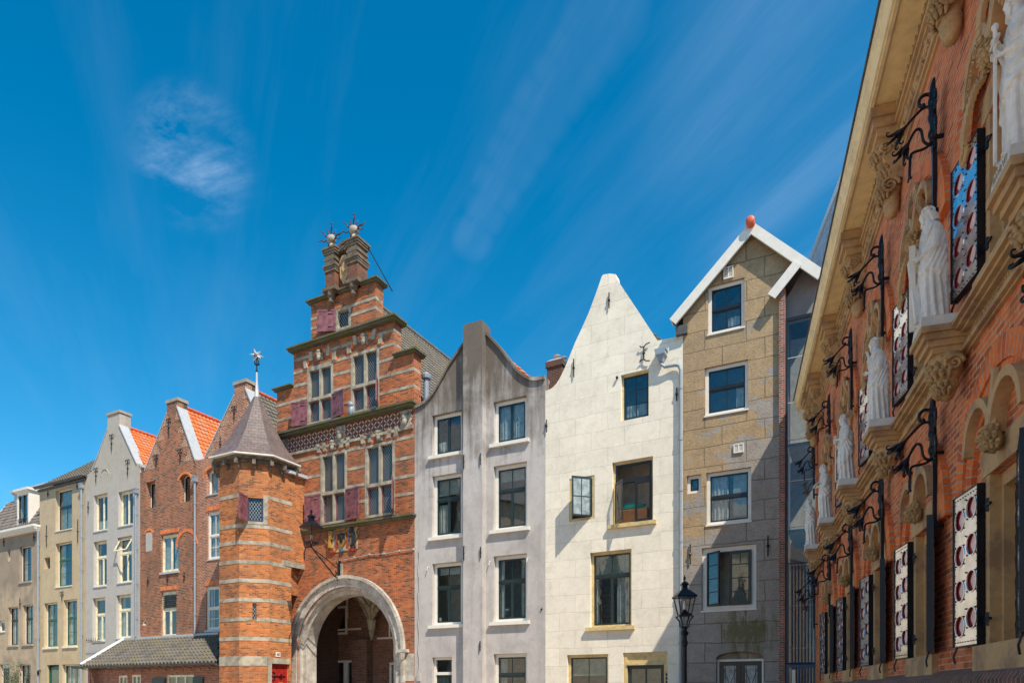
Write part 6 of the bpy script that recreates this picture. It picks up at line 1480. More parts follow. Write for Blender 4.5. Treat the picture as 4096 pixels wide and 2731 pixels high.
    MB().box(g0 - .02, g1 + .4, 2.2, 2.3, 0, gl_top + .3).box(g0 + .05, g1 + .4, .4, 2.2, zs[4] - .1, zs[4]).box(g0 + .05, g1 + .4, .4, 2.2, zs[2] - .1, zs[2]).build('stair_hall_wall', 'room', h.root)
    m = MB(); za = f.uz(3170, 2255)[1]; y = -.12
    for k in range(9): x = g0 + .1 + (g1 - g0 - .1) * k / 8.5; m.tube([(x, y, 2.45), (x, y, za)], .014, 5)
    m.tube([(g0 + .05, y, za), (g1, y, za)], .02, 5); m.tube([(g0 + .05, y, 2.5), (g1, y, 2.5)], .035, 5)
    m.build('window_bars', 'blueiron', h.root)
    m = MB(); y = -.2; m.box(g0 + .05, g1, y, y + .05, 2.38, 2.46); m.box(g0 + .05, g1, y, y + .05, .1, .18); m.box(g0 + .05, g0 + .12, y, y + .05, .18, 2.38)
    for k in range(8): x = g0 + .2 + (g1 - g0 - .2) * k / 8; m.box(x, x + .04, y + .005, y + .045, .18, 2.38)
    gt = m.build('gate', 'blueiron', h.root); MB().box(g0 + .22, g0 + .32, y - .06, y - .002, .5, 2.3).build('handle', 'white', gt)
    # small brick return visible right of the infill, under the roof
    return h
M['purple'] = paint_mat('purple_cloth', (.2, .08, .25), .9, bmp=0)
M['brick_pier'] = brick_mat('brick_pier', (.40, .12, .07), (.26, .07, .05), (.40, .33, .28), bw=.2, bh=.075, ms=.014, darkamt=.4)
def chimney():
    p = onray(2230, 27.6); z1 = EYE + (HY - 1443) * 27.6 / FX; o = empty('chimney', (p.x, p.y, 12.0), FW.ang); tag(o, 'dark brick chimney stack with two metal cowls between the grey and cream gables', 'chimney')
    m = MB(); H = z1 - 12; m.box(-.33, .33, -.3, .3, -1.5, H - .35); m.box(-.38, .38, -.35, .35, H - .35, H - .12); m.build('stack', 'brick_dark', o)
    m = MB(); m.lathe([(.5, 0), (.3, .12), (.12, .15)], 4, (0, 0, H - .12), rot=pi / 4); m.build('mortar_cap', 'concrete', o)
    for x, s in ((-.02, 1), (.27, .8)): MB().lathe([(.07, 0), (.07, .12 * s), (.14, .18 * s), (.14, .2 * s), (.04, .24 * s)], 12, (x, 0, H - .0 + (.0 if x < .1 else -.1))).build('cowl', 'lead', o)
M['slate_spire'] = brick_mat('spire_slate', (.55, .55, .57), (.42, .42, .45), (.2, .2, .22), bw=.6, bh=.45, ms=.02, darkamt=.15, stain=.15, rough=.4)
def church_spire():
    o = empty('church', (0, 0, 0)); tag(o, 'far slate church spire just showing left of the school cornice', 'church')
    Y = 60.0; a = onray(3352, Y); zt = EYE + (HY - 785) * Y / FX; b = onray(3262, Y); zb = EYE + (HY - 1070) * Y / FX
    # left edge runs through both points; a steep hipped roof
    dxdz = (b.x - a.x) / (zt - zb); c = a.x + 1.0; zap = zt + 1.0 / -dxdz * .0 + 1.0 / abs(dxdz); Hh = zap - 20; hw = abs(dxdz) * Hh
    m = MB(); m.add([(c - hw, Y - hw, 20), (c + hw, Y - hw, 20), (c + hw, Y + hw, 20), (c - hw, Y + hw, 20), (c, Y, zap)], [(0, 1, 4), (1, 2, 4), (2, 3, 4), (3, 0, 4), (3, 2, 1, 0)]); m.build('spire', 'slate_spire', o)
    m = MB(); m.tube([(c - hw, Y + hw, 20), (c, Y, zap)], .3, 6); m.build('lead_hip', 'lead', o); MB().box(c - hw + .5, c + hw - .5, Y - hw + .5, Y + hw - .5, 0, 20).build('tower', 'sandstone', o)
def reflected_church():
    # the long stone church across the square, behind the photographer, mirrored in the panes; turned sunward and paled to bounce light on the school
    o = empty('stone_church', (-26, -14, 0), radians(90)); tag(o, 'long stone church with pointed windows across the square, mirrored in the panes', 'church')
    m = MB(); holes = []
    for k in range(6):
        u = -22 + k * 8.2; holes.append([(u, 5), (u + 3.4, 5), (u + 3.4, 12), (u + 1.7, 15.5), (u, 12)])
    m.prism([(-26, 0), (26, 0), (26, 18), (-26, 18)], 0, .8, holes); m.box(-26, 26, 14, 15, 0, 18); m.build('wall', 'palestone', o)
    m = MB()
    for k in range(7): u = -24.4 + k * 8.2; m.box(u - .6, u + .6, 1, 3.0, 0, 14); m.prism([(u - .6, 14), (u + .6, 14), (u, 16.5)], 1.2, 2.6)
    m.build('buttress', 'palestone', o)
    m = MB()
    for k in range(6): u = -22 + k * 8.2; m.box(u, u + 3.4, .3, .4, 5, 15)
    m.build('church_window', 'darkglass', o)
    m = MB(); m.add([(-26, -.5, 18), (26, -.5, 18), (26, 7.5, 27), (-26, 7.5, 27), (26, 15.5, 18), (-26, 15.5, 18)], [(0, 1, 2, 3), (3, 2, 4, 5), (0, 3, 5), (1, 4, 2)]); m.build('roof', 'slate_blue', o)
M['palestone'] = stone_mat('pale_church_stone', (.66, .56, .42), (.8, .7, .55), 1.2)
M['darkglass'] = paint_mat('dark_leaded_glass', (.03, .035, .04), .15)
# ================================================================ school on the right
DW = 2.5                                   # distance of its wall plane from the camera
_n = sqrt(1 + .3201 ** 2); DX, DY = .3201 / _n, 1 / _n
UE = 22.95                                 # far end of the wall, metres along it
O_ = Vector((DX * UE + DY * DW, DY * UE - DX * DW))
FS = F(O_, atan2(-DY, -DX))                # local x runs towards the camera, y into the building
def S(u): return UE - u                    # distance along from the camera's foot -> local x
def school():
    h = House('school', 'long old brick school with cream eaves, carved corbels, plated shutters and statues at the right', FS, T=.45, cat='school'); f = FS; rt = h.root
    U0, U1 = 0.0, S(-3.0)
    jam = [8.15, 11.05, 13.95, 17.0, 20.1, 5.3, 2.4]       # far jamb of each window
    ww = .98
    for j in jam:
        a, b = S(j), S(j - ww)
        h.holes.append([(a, 2.08), (b, 2.08), (b, 3.8), (a, 3.8)]); h.holes.append([(a, 5.9), (b, 5.9), (b, 7.45), (a, 7.45)])
    ztop = 10.0
    h.wall([(U0, 0), (U1, 0), (U1, ztop + .6), (U0, ztop + .6)], 'brick_school')
    h.body([(U0 + .01, 0), (U1 - .02, 0), (U1 - .02, ztop + .5), (U0 + .01, ztop + .5)], 9, mat='brick_school')
    # stone sills, lintels and jambs
    m = MB()
    for j in jam:
        a, b = S(j), S(j - ww)
        for z0, z1 in ((2.08, 3.8), (5.9, 7.45)):
            m.box(a - .12, b + .12, -.012, .02, z1 + .002, z1 + .27); m.box(a - .2, b + .2, -.07, .3, z0 - .27, z0 - .003)
            m.box(a + .003, a + .16, .1, .4, z0, z1 - .004); m.box(b - .16, b - .003, .1, .4, z0, z1 - .004); m.box(a + .16, b - .16, .1, .4, z1 - .14, z1 - .004)
            m.box(a + .002, a + .1, -.004, .1, z0, z1 - .004); m.box(b - .1, b - .002, -.004, .1, z0, z1 - .004)
    m.build('stone_dressings', 'sandstone', rt)
    for j in jam:
        a, b = S(j), S(j - ww)
        for z0, z1 in ((2.08, 3.8), (5.9, 7.45)):
            q = MB(); q.box(a + .17, a + .25, .26, .34, z0 + .01, z1 - .15); q.box(b - .25, b - .17, .26, .34, z0 + .01, z1 - .15); q.box(a + .25, b - .25, .26, .34, z1 - .23, z1 - .15); q.box(a + .25, b - .25, .26, .34, z0 + .01, z0 + .08); q.box((a + b) / 2 - .02, (a + b) / 2 + .02, .28, .33, z0 + .08, z1 - .23)
            for k in range(1, 4): z = z0 + (z1 - z0) * k / 4; q.box(a + .25, b - .25, .285, .325, z - .015, z + .015)
            w = q.build('window', 'creampaint', rt); MB().box(a + .2, b - .2, .3, .306, z0 + .03, z1 - .18).build('pane', 'glass', w)
            if z0 < 4:
                g = MB()
                for k in range(3):
                    x = a + .3 + k * .2; r_ = [.018 + .004 * (i % 2) for i in range(30)]; g.tube([(x + .004 * cos(i * 1.6), .17 + .004 * sin(i * 1.6), z0 + .02 + (z1 - z0 - .18) * i / 29) for i in range(30)], r_, 6)
                g.build('twisted_bar', 'iron', w)
    # plated shutters: a pierced bright plate over a red board, iron frame behind
    SW, SH = .60, 1.70; cw, rh = .285, .40; hr = .112
    hol = []
    for c in (-1, 1):
        for r in range(4):
            cx_, cz = SW / 2 + c * .145, SH / 2 + (r - 1.5) * rh + (.045 if c > 0 else -.03)
            hol.append((cx_, cz))
    def circ(cx_, cz, r, n=14): return [(cx_ + r * cos(2 * pi * k / n), cz + r * sin(2 * pi * k / n)) for k in range(n)]
    def lobed(cx_, cz, r, n=24): return [(cx_ + r * cos(a), cz + r * sin(a)) for a in [2 * pi * k / n for k in range(n)]]
    pm = MB(); pm.prism([(0, 0), (SW, 0), (SW, SH), (0, SH)], -.012, -.004, [lobed(cx_, cz, hr) for cx_, cz in hol])
    for cx_, cz in hol: pm.ring(cx_, cz, hr + .004, hr + .016, -.018, -.012, 0, 2 * pi, 16)
    plate = pm.build('plate', 'steel', None)
    rm = MB()
    for cx_, cz in hol:
        for k in range(4): a = k * pi / 2 + pi / 4; rm.ball((cx_ + cos(a) * (hr + .035), -.014, cz + sin(a) * (hr + .035)), .011, 6, 4)
        rm.box(cx_ - .012, cx_ + .012, -.03, -.02, cz - hr, cz + hr) if 0 else None
    n = 9
    for k in range(n):
        for z in (.04, SH - .04): rm.ball((.04 + (SW - .08) * k / (n - 1), -.014, z), .008, 6, 4)
    for k in range(1, 21):
        for x in (.03, SW - .03): rm.ball((x, -.014, SH * k / 21), .008, 6, 4)
        if k % 5 == 0: rm.ball((SW / 2, -.014, SH * k / 21), .009, 6, 4)
    riv = rm.build('rivets', 'black', None)
    bk = MB().box(.005, SW - .005, .012, .03, .005, SH - .005).build('backing', 'red_in', None)
    tm = MB()
    for cx_, cz in hol: tm.prism([(cx_ + .035 + hr * .95 * (1 - .2 * abs(sin(2 * a))) * cos(a) * .85, cz + hr * 1.0 * (1 - .2 * abs(sin(2 * a))) * sin(a)) for a in [2 * pi * k / 24 for k in range(24)]], .002, .0115)
    trc = tm.build('tracery', 'pink_in', None)
    im = MB(); im.box(-.012, 0, -.025, .05, -.01, SH + .01); im.box(SW, SW + .012, -.025, .05, -.01, SH + .01); im.box(0, SW, -.02, .05, -.012, 0); im.box(0, SW, -.02, .05, SH, SH + .012)
    for z in (.25, SH - .25): im.box(SW - .02, SW + .1, .031, .05, z - .03, z + .03); im.tube([(SW + .1, .04, z - .07), (SW + .1, .04, z + .07)], .025, 6); im.tube([(SW + .08, .03, z), (SW + .2, .02, z)], .016, 5)
    im.tube([(.05, -.0, -.01), (.03, -.03, -.12), (.05, -.02, -.2)], .012, 5)
    frm = im.build('shutter', 'iron', None)
    kids = [plate, riv, bk, trc]; first = True
    def place(xh, z, ang, mirror, kz=1):
        # local shutter origin is its free bottom corner, its hinge at +SW; mirrored for the near leaf
        nonlocal first
        if first: s_ = frm; first = False; ks = kids
        else: s_ = frm.copy(); COL.objects.link(s_); ks = [k.copy() for k in kids]; [COL.objects.link(k) for k in ks]
        s_.parent = rt; sx = -1 if mirror else 1; a = radians(ang) * (1 if not mirror else -1)
        s_.scale = (sx, 1, kz)
        s_.rotation_euler = (0, 0, a)
        # keep hinge at xh
        hx, hy = sx * SW * cos(a), sx * SW * sin(a)
        s_.location = (xh - hx, -.055 - hy, z)
        for k in ks: k.parent = s_
        return s_
    for i, j in enumerate(jam):
        a, b = S(j), S(j - ww)
        place(a - .03, 2.1, 5, False, .965)
        place(b + .03, 2.1, min(17, math.degrees(atan(2.42 / (j - ww))) + .6), True, .965)
        place(a - .03, 5.94, 7, False, .855)
    # string course with incised capitals
    m = MB(); x0, x1 = -.05, U1
    for (y, z0, z1) in ((-.04, 5.31, 5.335), (-.085, 5.335, 5.385), (-.045, 5.385, 5.50), (-.11, 5.50, 5.53), (-.165, 5.53, 5.57), (-.21, 5.57, 5.61)): m.box(x0, x1, y, .0, z0, z1)
    sc = m.build('string_course', 'sandstone', rt)
    for txt, uc in (('HOMINEM COVEMPHAM CRVDELI MOR', 7.55), ('ET NON MIRTO DEVOS', 10.35), ('TEMPNO MENTEM', 13.3)):
        mt = Matrix.Translation((S(uc), -.048, 5.442)) @ Matrix.Rotation(pi / 2, 4, 'X')
        text_mesh(txt, .115, .004, 'inscription', 'carved', sc, mt, 1.15)
    # plinth course of bricks on edge
    m = MB(); m.box(-.02, U1, -.16, .0, 0, 1.62); pl = m.build('plinth', 'brick_school', rt)
    m = MB(); m.add([(x, y, z) for x in (-.03, U1) for (y, z) in ((-.17, 1.62), (-.17, 1.72), (-.13, 1.78), (.0, 1.86), (.0, 1.62))], [(i, (i + 1) % 5, 5 + (i + 1) % 5, 5 + i) for i in range(5)] + [(0, 4, 3, 2, 1)]); m.build('plinth_coping', 'brick_plinth', rt)
    def leafy(q, c, r, k):
        # acanthus-like cluster: overlapping curled lobes round a core
        q.ball(c, r, 18, 12, amp=.35, seed=k); rnd = random.Random(k)
        for row in range(3):
            for a in range(7):
                t = pi * (a + .5 * (row % 2)) / 6.5; z = c[2] + r[2] * (.75 - .62 * row); kx = sqrt(max(.15, 1 - ((z - c[2]) / r[2]) ** 2))
                x, y = c[0] + r[0] * kx * cos(t), c[1] - r[1] * kx * sin(t); ox, oy = cos(t), -sin(t)
                q.tube(*curve([(x, y, z - r[2] * .35), (x + ox * .02, y + oy * .02, z), (x + ox * .045, y + oy * .045, z + r[2] * .14), (x + ox * .06, y + oy * .06, z + .0)], [.012, .03, .026, .012], 3), 6)
    # round relieving arches with stone tracery and hanging corbels
    am = MB(); tm = MB(); cm = MB(); sm_ = MB()
    for k, j in enumerate(jam):
        x = S(j - ww / 2)
        for zc, hgt in ((3.7, 1), (7.4, .98)):
            R0 = 1.26
            am.ring(x, zc, R0 - .24, R0, -.075, .01, n=26, sz=hgt)
            am.ring(x, zc, R0 - .46, R0 - .241, -.05, .01, n=24, sz=hgt)
            for s_ in (-1, 1):
                am.box(x + s_ * (R0 - .2), x + s_ * R0, -.06, .01, zc - .0 - 1.9, zc) if 0 else None
                tm.ring(x + s_ * .37, zc + .38, .33, .41, -.14, .01, a0=0, a1=pi, n=14, sz=1.15)
            tm.tube([(x, -.06, zc + 1.0), (x, -.08, zc + .7), (x, -.1, zc + .45)], [.05, .055, .07], 7)
            leafy(cm, (x, -.09, zc + .32), (.08, .08, .12), k)
            if zc > 6:
                # scroll-like carved band
                for s_ in (-1, 1):
                    pts = [(x + s_ * (.05 + .75 * t), -.09 - .05 * sin(t * 9), zc + 1.0 - .95 * t + .08 * sin(t * 12)) for t in [i / 30 for i in range(31)]]
                    for (p, q) in zip(pts, pts[1:]):
                        c = (Vector(p) + Vector(q)) / 2; d = Vector(q) - Vector(p); sm_.boxc(c, (d.length * .62, .02, .075), Matrix.Rotation(-atan2(d.z, d.x), 3, 'Y'))
                    e = pts[-1]; sm_.tube([(e[0] + .09 * cos(a), e[1], e[2] - .05 + .09 * sin(a)) for a in [i * .4 for i in range(17)]], .026, 7)
    ao = am.build('relieving_arch', 'brick_arch', rt); tm.build('stone_tracery', 'sandstone', rt); cm.build('carved_pendants', 'carved', rt, smooth=True); so = sm_.build('carved_scroll_bands', 'sandstone', rt)
    for k, j in enumerate(jam[:2] + jam[5:6]):
        x = S(j - ww / 2)
        for s_, tx in ((-1, 'VOINOI'), (1, 'IOLNOI')):
            mt = Matrix.Translation((x + s_ * .42, -.155, 7.93)) @ Matrix.Rotation(s_ * radians(50), 4, 'Y') @ Matrix.Rotation(pi / 2, 4, 'X'); text_mesh(tx, .13, .004, 'scroll_lettering', 'carved', so, mt)
    # cornice: frieze, dentils, soffit, gutter fascia
    x0, x1 = -.4, U1
    m = MB()
    for (y, z0, z1) in ((-.035, 9.74, 9.80), (-.07, 9.80, 9.87), (-.05, 9.87, 10.17), (-.085, 10.17, 10.23), (-.125, 10.23, 10.30), (-.085, 10.30, 10.52)): m.box(x0 + .35, x1, y, .0, z0, z1)
    fr = m.build('frieze', 'sandstone', rt); m = MB(); x = 0.0
    while x < x1: m.box(x, x + .07, -.125, -.086, 10.36, 10.45); x += .15
    m.build('dentils', 'carved', fr)
    m = MB(); x = .1; rnd = random.Random(2)
    while x < x1 - .3:
        m.ball((x, -.055, 9.99 + .04 * sin(x * 9)), (.09, .04, .07), 7, 5, amp=.6, seed=x); m.tube([(x - .12, -.06, 9.93), (x, -.08, 10.04 + .04 * sin(x * 7)), (x + .12, -.08, 9.95)], .018, 5); x += .26
    m.build('carved_foliage', 'sandstone', fr)
    MB().box(x0, x1, -.50, .0, 10.53, 10.57).build('soffit', 'soffit', rt)
    m = MB(); pr = [(-.47, 10.50), (-.47, 10.58), (-.495, 10.6), (-.495, 10.66), (-.53, 10.70), (-.55, 10.72), (-.55, 10.78), (-.575, 10.80), (-.575, 10.86), (-.44, 10.86), (-.42, 10.50)]
    n = len(pr); m.add([(x, y, z) for x in (x0 - .12, x1) for y, z in pr], [(i, n + i, n + (i + 1) % n, (i + 1) % n) for i in range(n)] + [tuple(reversed(range(n)))[::-1], tuple(range(n, 2 * n))[::-1]]); m.build('eaves_moulding', 'fascia', rt)
    m = MB(); m.box(x0 - .14, x1, -.6, .3, 10.862, 10.90); m.tube([(x0 - .14, -.59, 10.88), (x1, -.59, 10.88)], .018, 6); ro = m.build('gutter_edge', 'gutter', rt)
    m = MB(); m.add([(x0, -.3, 10.9), (x1, -.3, 10.9), (x1, 4.7, 14.6), (x0 + 4, 4.7, 14.6), (x0, 9.5, 10.9), (x1, 9.5, 10.9)], [(0, 1, 2, 3), (3, 2, 5, 4), (0, 3, 4)]); m.build('roof', 'slate_blue', rt)
    # modillion corbels under the soffit
    cu = [22.3, 21.09, 18.0, 14.87, 11.9, 8.9, 6.0, 3.0]
    def volute(q, x, y, z, R_, r=.026):
        q.tube([(x, y + R_ * cos(t) * (1 - t / 13), z + R_ * sin(t) * (1 - t / 13)) for t in [i * .5 for i in range(24)]], [r * (1 - .5 * i / 24) for i in range(24)], 7)
    def corbel():
        q = MB(); e = MB()
        q.box(-.3, .3, -.46, 0, 10.36, 10.52); q.box(-.27, .27, -.42, 0, 10.22, 10.36); q.box(-.23, .23, -.36, 0, 10.10, 10.22)
        pr = [(0, 10.1), (-.33, 10.1), (-.34, 9.95), (-.3, 9.84), (-.2, 9.72), (-.21, 9.6), (-.16, 9.5), (0, 9.45)]
        q.add([(x, y, z) for x in (-.16, .16) for (y, z) in pr], [(i, (i + 1) % 8, 8 + (i + 1) % 8, 8 + i) for i in range(8)] + [tuple(range(8))[::-1], tuple(range(8, 16))])
        for sx in (-.17, .17): volute(e, sx, -.22, 9.94, .11); volute(e, sx, -.17, 9.36, .13, .03)
        leafy(e, (0, -.24, 9.92), (.15, .12, .15), 1); leafy(e, (0, -.17, 9.62), (.13, .1, .13), 2)
        e.lathe([(.02, -.56), (.07, -.53), (.095, -.47), (.11, -.4), (.12, -.3), (.10, -.24), (.15, -.14), (.13, 0)], 20, (0, -.12, 9.5)); leafy(e, (0, -.2, 9.33), (.14, .1, .15), 3)
        return q, e
    q, e = corbel(); c0 = q.build('carved_corbel', 'sandstone', rt); c0.location = (S(cu[0]), 0, 0); e0 = e.build1('acanthus_carving', 'carved', c0, smooth=True)
    for u in cu[1:]: c = share(c0, rt, (S(u), 0, 0)); share(e0, c, (0, 0, 0))
    # corbels carrying the statues
    def stat_corbel():
        q = MB(); e = MB(); q.box(-.26, .26, -.50, -.0, 5.43, 5.50); q.box(-.23, .23, -.46, -.0, 5.36, 5.43); q.box(-.2, .2, -.42, -.0, 5.29, 5.36); q.box(-.17, .17, -.37, -.0, 5.22, 5.29)
        e.lathe([(.02, -.50), (.06, -.46), (.08, -.4), (.12, -.34), (.11, -.28), (.14, -.2), (.18, -.05), (.19, -.02)], 20, (0, -.18, 5.24))
        leafy(e, (0, -.2, 5.08), (.17, .15, .14), 4); leafy(e, (0, -.19, 4.88), (.11, .1, .11), 5)
        for sx in (-.17, .17): volute(e, sx, -.15, 5.1, .09)
        return q, e
    q, e = stat_corbel(); s0 = q.build('statue_corbel', 'sandstone', rt); t0 = e.build1('acanthus_carving', 'carved', s0, smooth=True)
    for i, (u, _) in enumerate(STATUES):
        if i == 0: s0.location = (S(u), 0, .12)
        else: c = share(s0, rt, (S(u), 0, .12)); share(t0, c, (0, 0, 0))
    hk = MB(); hk.box(-.03, .03, -.06, -.012, 6.5, 7.25); hk.tube(*curve([(0, -.04, 7.25), (0, -.05, 7.36), (0, -.1, 7.4), (0, -.13, 7.34)], [.03, .025, .018, .01]), 7); hk.tube(*curve([(0, -.04, 7.28), (.03, -.04, 7.37), (.08, -.04, 7.36), (.09, -.04, 7.3)], [.02, .018, .014, .01]), 6)
    h0 = hk.build('iron_hook', 'iron', rt)
    for i, (u, _) in enumerate(STATUES):
        if i == 0: h0.location = (S(u - .12), 0, 0)
        else: share(h0, rt, (S(u - .12), 0, 0))
    # wrought iron wall anchors with flower-tipped arms
    def iron():
        q = MB(); q.box(-.026, .026, -.055, -.01, 0, 1.15); q.box(-.015, .015, -.012, .075, .1, .14); q.box(-.015, .015, -.012, .075, 1.0, 1.04); q.lathe([(.0, -.04), (.02, 0), (.03, .05)], 8, (0, -.03, 0)); q.box(-.04, .04, -.06, -.01, .86, .94)
        def T(pts, r, n=8, k=5): q.tube(*curve(pts, r, k), n)
        T([(0, -.03, .9), (0, -.05, 1.3), (0, -.05, 1.62), (.02, -.04, 1.74)], [.03, .045, .035, .012])
        for k in range(3): q.ball((.0, -.06, 1.06 + .2 * k), (.045, .045, .07), 10, 8)
        for sx, zz in ((.07, 1.42), (.08, 1.08), (-.07, 1.42), (-.08, 1.08)):
            sg = 1 if sx > 0 else -1
            q.tube([(sx + sg * .05 * cos(t) * (1 - t / 14), -.045, zz + .15 * sin(t) * (1 - t / 14)) for t in [i * .45 for i in range(18)]], .016, 6)
        def fl(pts, r=.015):
            C_, r_ = curve(pts, r, 6); tw = [r * (1 + .22 * (i % 2)) for i in range(len(C_))]; q.tube(C_, tw, 7); p = C_[-1]; d = (p - C_[-2]).normalized(); sd = Vector((1, 0, 0)); up = d.cross(sd)
            q.tube([p - d * .01, p + d * .04, p + d * .09, p + d * .13], [.013, .026, .044, .05], 10)
            for a in range(5):
                w = (sd * cos(a * 1.257) + up * sin(a * 1.257)); T([p + d * .1 + w * .03, p + d * .16 + w * .05, p + d * .215 + w * .08, p + d * .225 + w * .11, p + d * .20 + w * .125, p + d * .18 + w * .11], [.024, .022, .014, .010, .009, .007], 6, 3)
        fl([(0, -.05, 1.34), (0, -.1, 1.41), (-.0, -.17, 1.40), (.02, -.27, 1.30), (.03, -.35, 1.21)])
        fl([(0, -.05, .98), (0, -.10, .95), (.02, -.155, .985), (.02, -.17, 1.06), (.02, -.185, 1.13), (.02, -.225, 1.15), (.03, -.27, 1.10), (.04, -.32, 1.0)])
        T([(0, -.05, .96), (0, -.14, .905), (0, -.24, .89), (.0, -.29, .86), (0, -.30, .74), (0, -.305, .62), (0, -.29, .57)], .016)
        for k in (-1, 1): T([(0, -.3, .64), (k * .025, -.31, .58), (k * .05, -.31, .56), (k * .06, -.31, .60)], [.014, .012, .01, .006], 6, 3)
        T([(0, -.05, 1.5), (0, -.09, 1.56), (0, -.15, 1.565), (0, -.195, 1.52), (0, -.195, 1.45), (0, -.16, 1.43)], .02); q.ball((0, -.155, 1.44), .028, 8, 6)
        return q
    an = iron().build('wall_anchor', 'iron', rt); au = [9.62, 12.66, 15.7, 19.0, 22.4, 5.65]; f1 = True
    for u in au:
        for z in (3.52, 7.42):
            if f1: an.location = (S(u), -.07, z); f1 = False
            else: share(an, rt, (S(u), -.07, z))
    return h

# ================================================================ statues
STATUES = [(6.28, 'paul'), (8.8, 'andrew'), (11.79, 'thinker'), (14.87, 'sword'), (18.0, 'book'), (21.09, 'prayer')]
LABEL = {'paul': 'largest pale stone statue, cropped by the right edge, holding a sword by its hilt', 'andrew': 'white stone statue of a long haired bearded man leaning on an X shaped cross',
         'thinker': 'white stone statue of a bearded robed man with one hand raised to his chin', 'sword': 'white stone statue of a curly haired bearded man resting both hands on a sword',
         'book': 'white stone statue of a long haired robed man holding an open book', 'prayer': 'farthest robed statue with a bald head and hands raised together to its chin'}
def statue(u, kind):
    H = 1.35; w = .31
    p = FS.O + FS.x * S(u) - FS.y * w
    root = empty('statue', (p.x, p.y, 5.62), FS.ang); tag(root, LABEL[kind], 'statue', 'stone statues on the string course')
    # local frame: -y looks out over the square
    b = MB(); b.add([(x, y, z) for z, k in ((0.002, .2), (.14, .18)) for (x, y) in ((-k, -k * .9), (k, -k * .9), (k, k * 1.1), (-k, k * 1.1))], [(0, 1, 5, 4), (1, 2, 6, 5), (2, 3, 7, 6), (3, 0, 4, 7), (3, 2, 1, 0), (4, 5, 6, 7)]); base = b.build('base', 'marble', root)
    if kind == 'paul':
        mt = Matrix.Translation((0, -.175, .07)) @ Matrix.Rotation(pi / 2, 4, 'X'); text_mesh('PAVLVS', .09, .003, 'name_lettering', 'concrete', base, mt)
    z0 = .14; m = MB(); rnd = random.Random(hash(kind) % 97 if 0 else sum(map(ord, kind)))
    ph = rnd.random() * 6; lean = .03
    prof = [(0, .15, .12, 0), (.015, .148, .12, 0), (.05, .142, .118, 0), (.12, .13, .11, 0), (.22, .125, .105, -.004), (.33, .125, .103, -.01), (.43, .128, .102, -.008), (.5, .128, .1, 0), (.57, .12, .095, .004), (.63, .12, .092, .006), (.69, .13, .092, .004), (.74, .138, .088, 0), (.775, .135, .08, -.002), (.80, .112, .066, -.006), (.82, .075, .052, -.012), (.835, .05, .045, -.018), (.87, .042, .044, -.028)]
    n = 84; rows = 80; vs = []
    def samp(t):
        for a, c in zip(prof, prof[1:]):
            if a[0] <= t <= c[0]:
                k = (t - a[0]) / (c[0] - a[0]); k = k * k * (3 - 2 * k); return [a[i] + (c[i] - a[i]) * k for i in range(4)]
        return prof[-1]
    for i in range(rows + 1):
        t = .87 * i / rows; _, rx, ry, yo = samp(t)
        for j in range(n):
            a = 2 * pi * j / n; fold = 0
            low = max(0, min(1, (.5 - t) / .25)); up = max(0, min(1, (t - .3) / .2)) * max(0, min(1, (.82 - t) / .08))
            fold += low * (.012 * abs(sin(5.5 * a + ph + 1.2 * sin(t * 7))) + .006 * sin(13 * a + ph * 2 + 3 * t)) * 1.3
            # cloak thrown across: folds sweep round the body
            s_ = sin(34 * (t + .26 * sin(a + ph) + .07 * cos(2 * a + ph) + .02 * noise.noise(Vector((cos(a) * 2, sin(a) * 2, t * 7)))) + ph); fold += up * .0105 * (abs(s_) * 1.5 - .6)
            hem = .016 if abs(t - (.27 + .13 * sin(a + ph))) < .02 and kind != 'sword' else 0
            if t > .27 + .13 * sin(a + ph): fold += .014 * max(0, min(1, (.75 - t) / .1))
            rx *= 1.0; fold *= 1.5; vs.append((cos(a) * (rx * 1.16 + fold), sin(a) * (ry * 1.15 + fold) + yo - lean * (t / .87) ** 2, z0 + t * H))
    hs = MB(); hs.add(vs, [(i * n + j, i * n + (j + 1) % n, (i + 1) * n + (j + 1) % n, (i + 1) * n + j) for i in range(rows) for j in range(n)] + [tuple(reversed(range(n))), tuple(rows * n + j for j in range(n))])
    m = hs
    m.v = [(x, y, z) for x, y, z in m.v]
    def Z(t): return z0 + t * H
    # feet
    for s_ in (-1, 1): m.ball((s_ * .055, -.13, z0 + .018), (.03, .06, .022), 10, 6)
    # head, turned a little to the statue's right and bowed
    hc = Vector((-.01, -.062, Z(.915))); tilt = Matrix.Rotation(radians(14 if kind != 'book' else 8), 3, 'X') @ Matrix.Rotation(radians(-8), 3, 'Z')
    hd = lambda x, y, z: hc + tilt @ (Vector((x, y, z)) * 1.12)
    k = 1.12
    m.ball(hc, (.053 * k, .064 * k, .074 * k), 20, 14, rot=tilt)
    m.tube([hc + Vector((0, .03, -.12)), hd(0, .012, -.05)], [.045, .042], 10)
    m.ball(hd(0, -.052, -.03), (.034, .026, .036), 12, 8, rot=tilt)                     # jaw
    m.add([tuple(hd(*v)) for v in ((-.010, -.060, .022), (.010, -.060, .022), (.014, -.060, -.018), (-.014, -.060, -.018), (0, -.088, -.014), (0, -.066, .026))], [(0, 3, 4, 5), (1, 5, 4, 2), (2, 4, 3), (0, 5, 1), (0, 1, 2, 3)])   # nose
    for s_ in (-1, 1):
        m.ball(hd(s_ * .022, -.060, .022), (.018, .010, .007), 8, 6, rot=tilt)          # brow
        m.ball(hd(s_ * .021, -.0565, .006), (.009, .007, .006), 8, 6, rot=tilt)         # eye
        m.ball(hd(s_ * .030, -.048, -.012), (.015, .016, .018), 8, 6, rot=tilt)         # cheekbone
        m.ball(hd(s_ * .056, .004, -.002), (.008, .016, .02), 8, 6, rot=tilt)           # ear
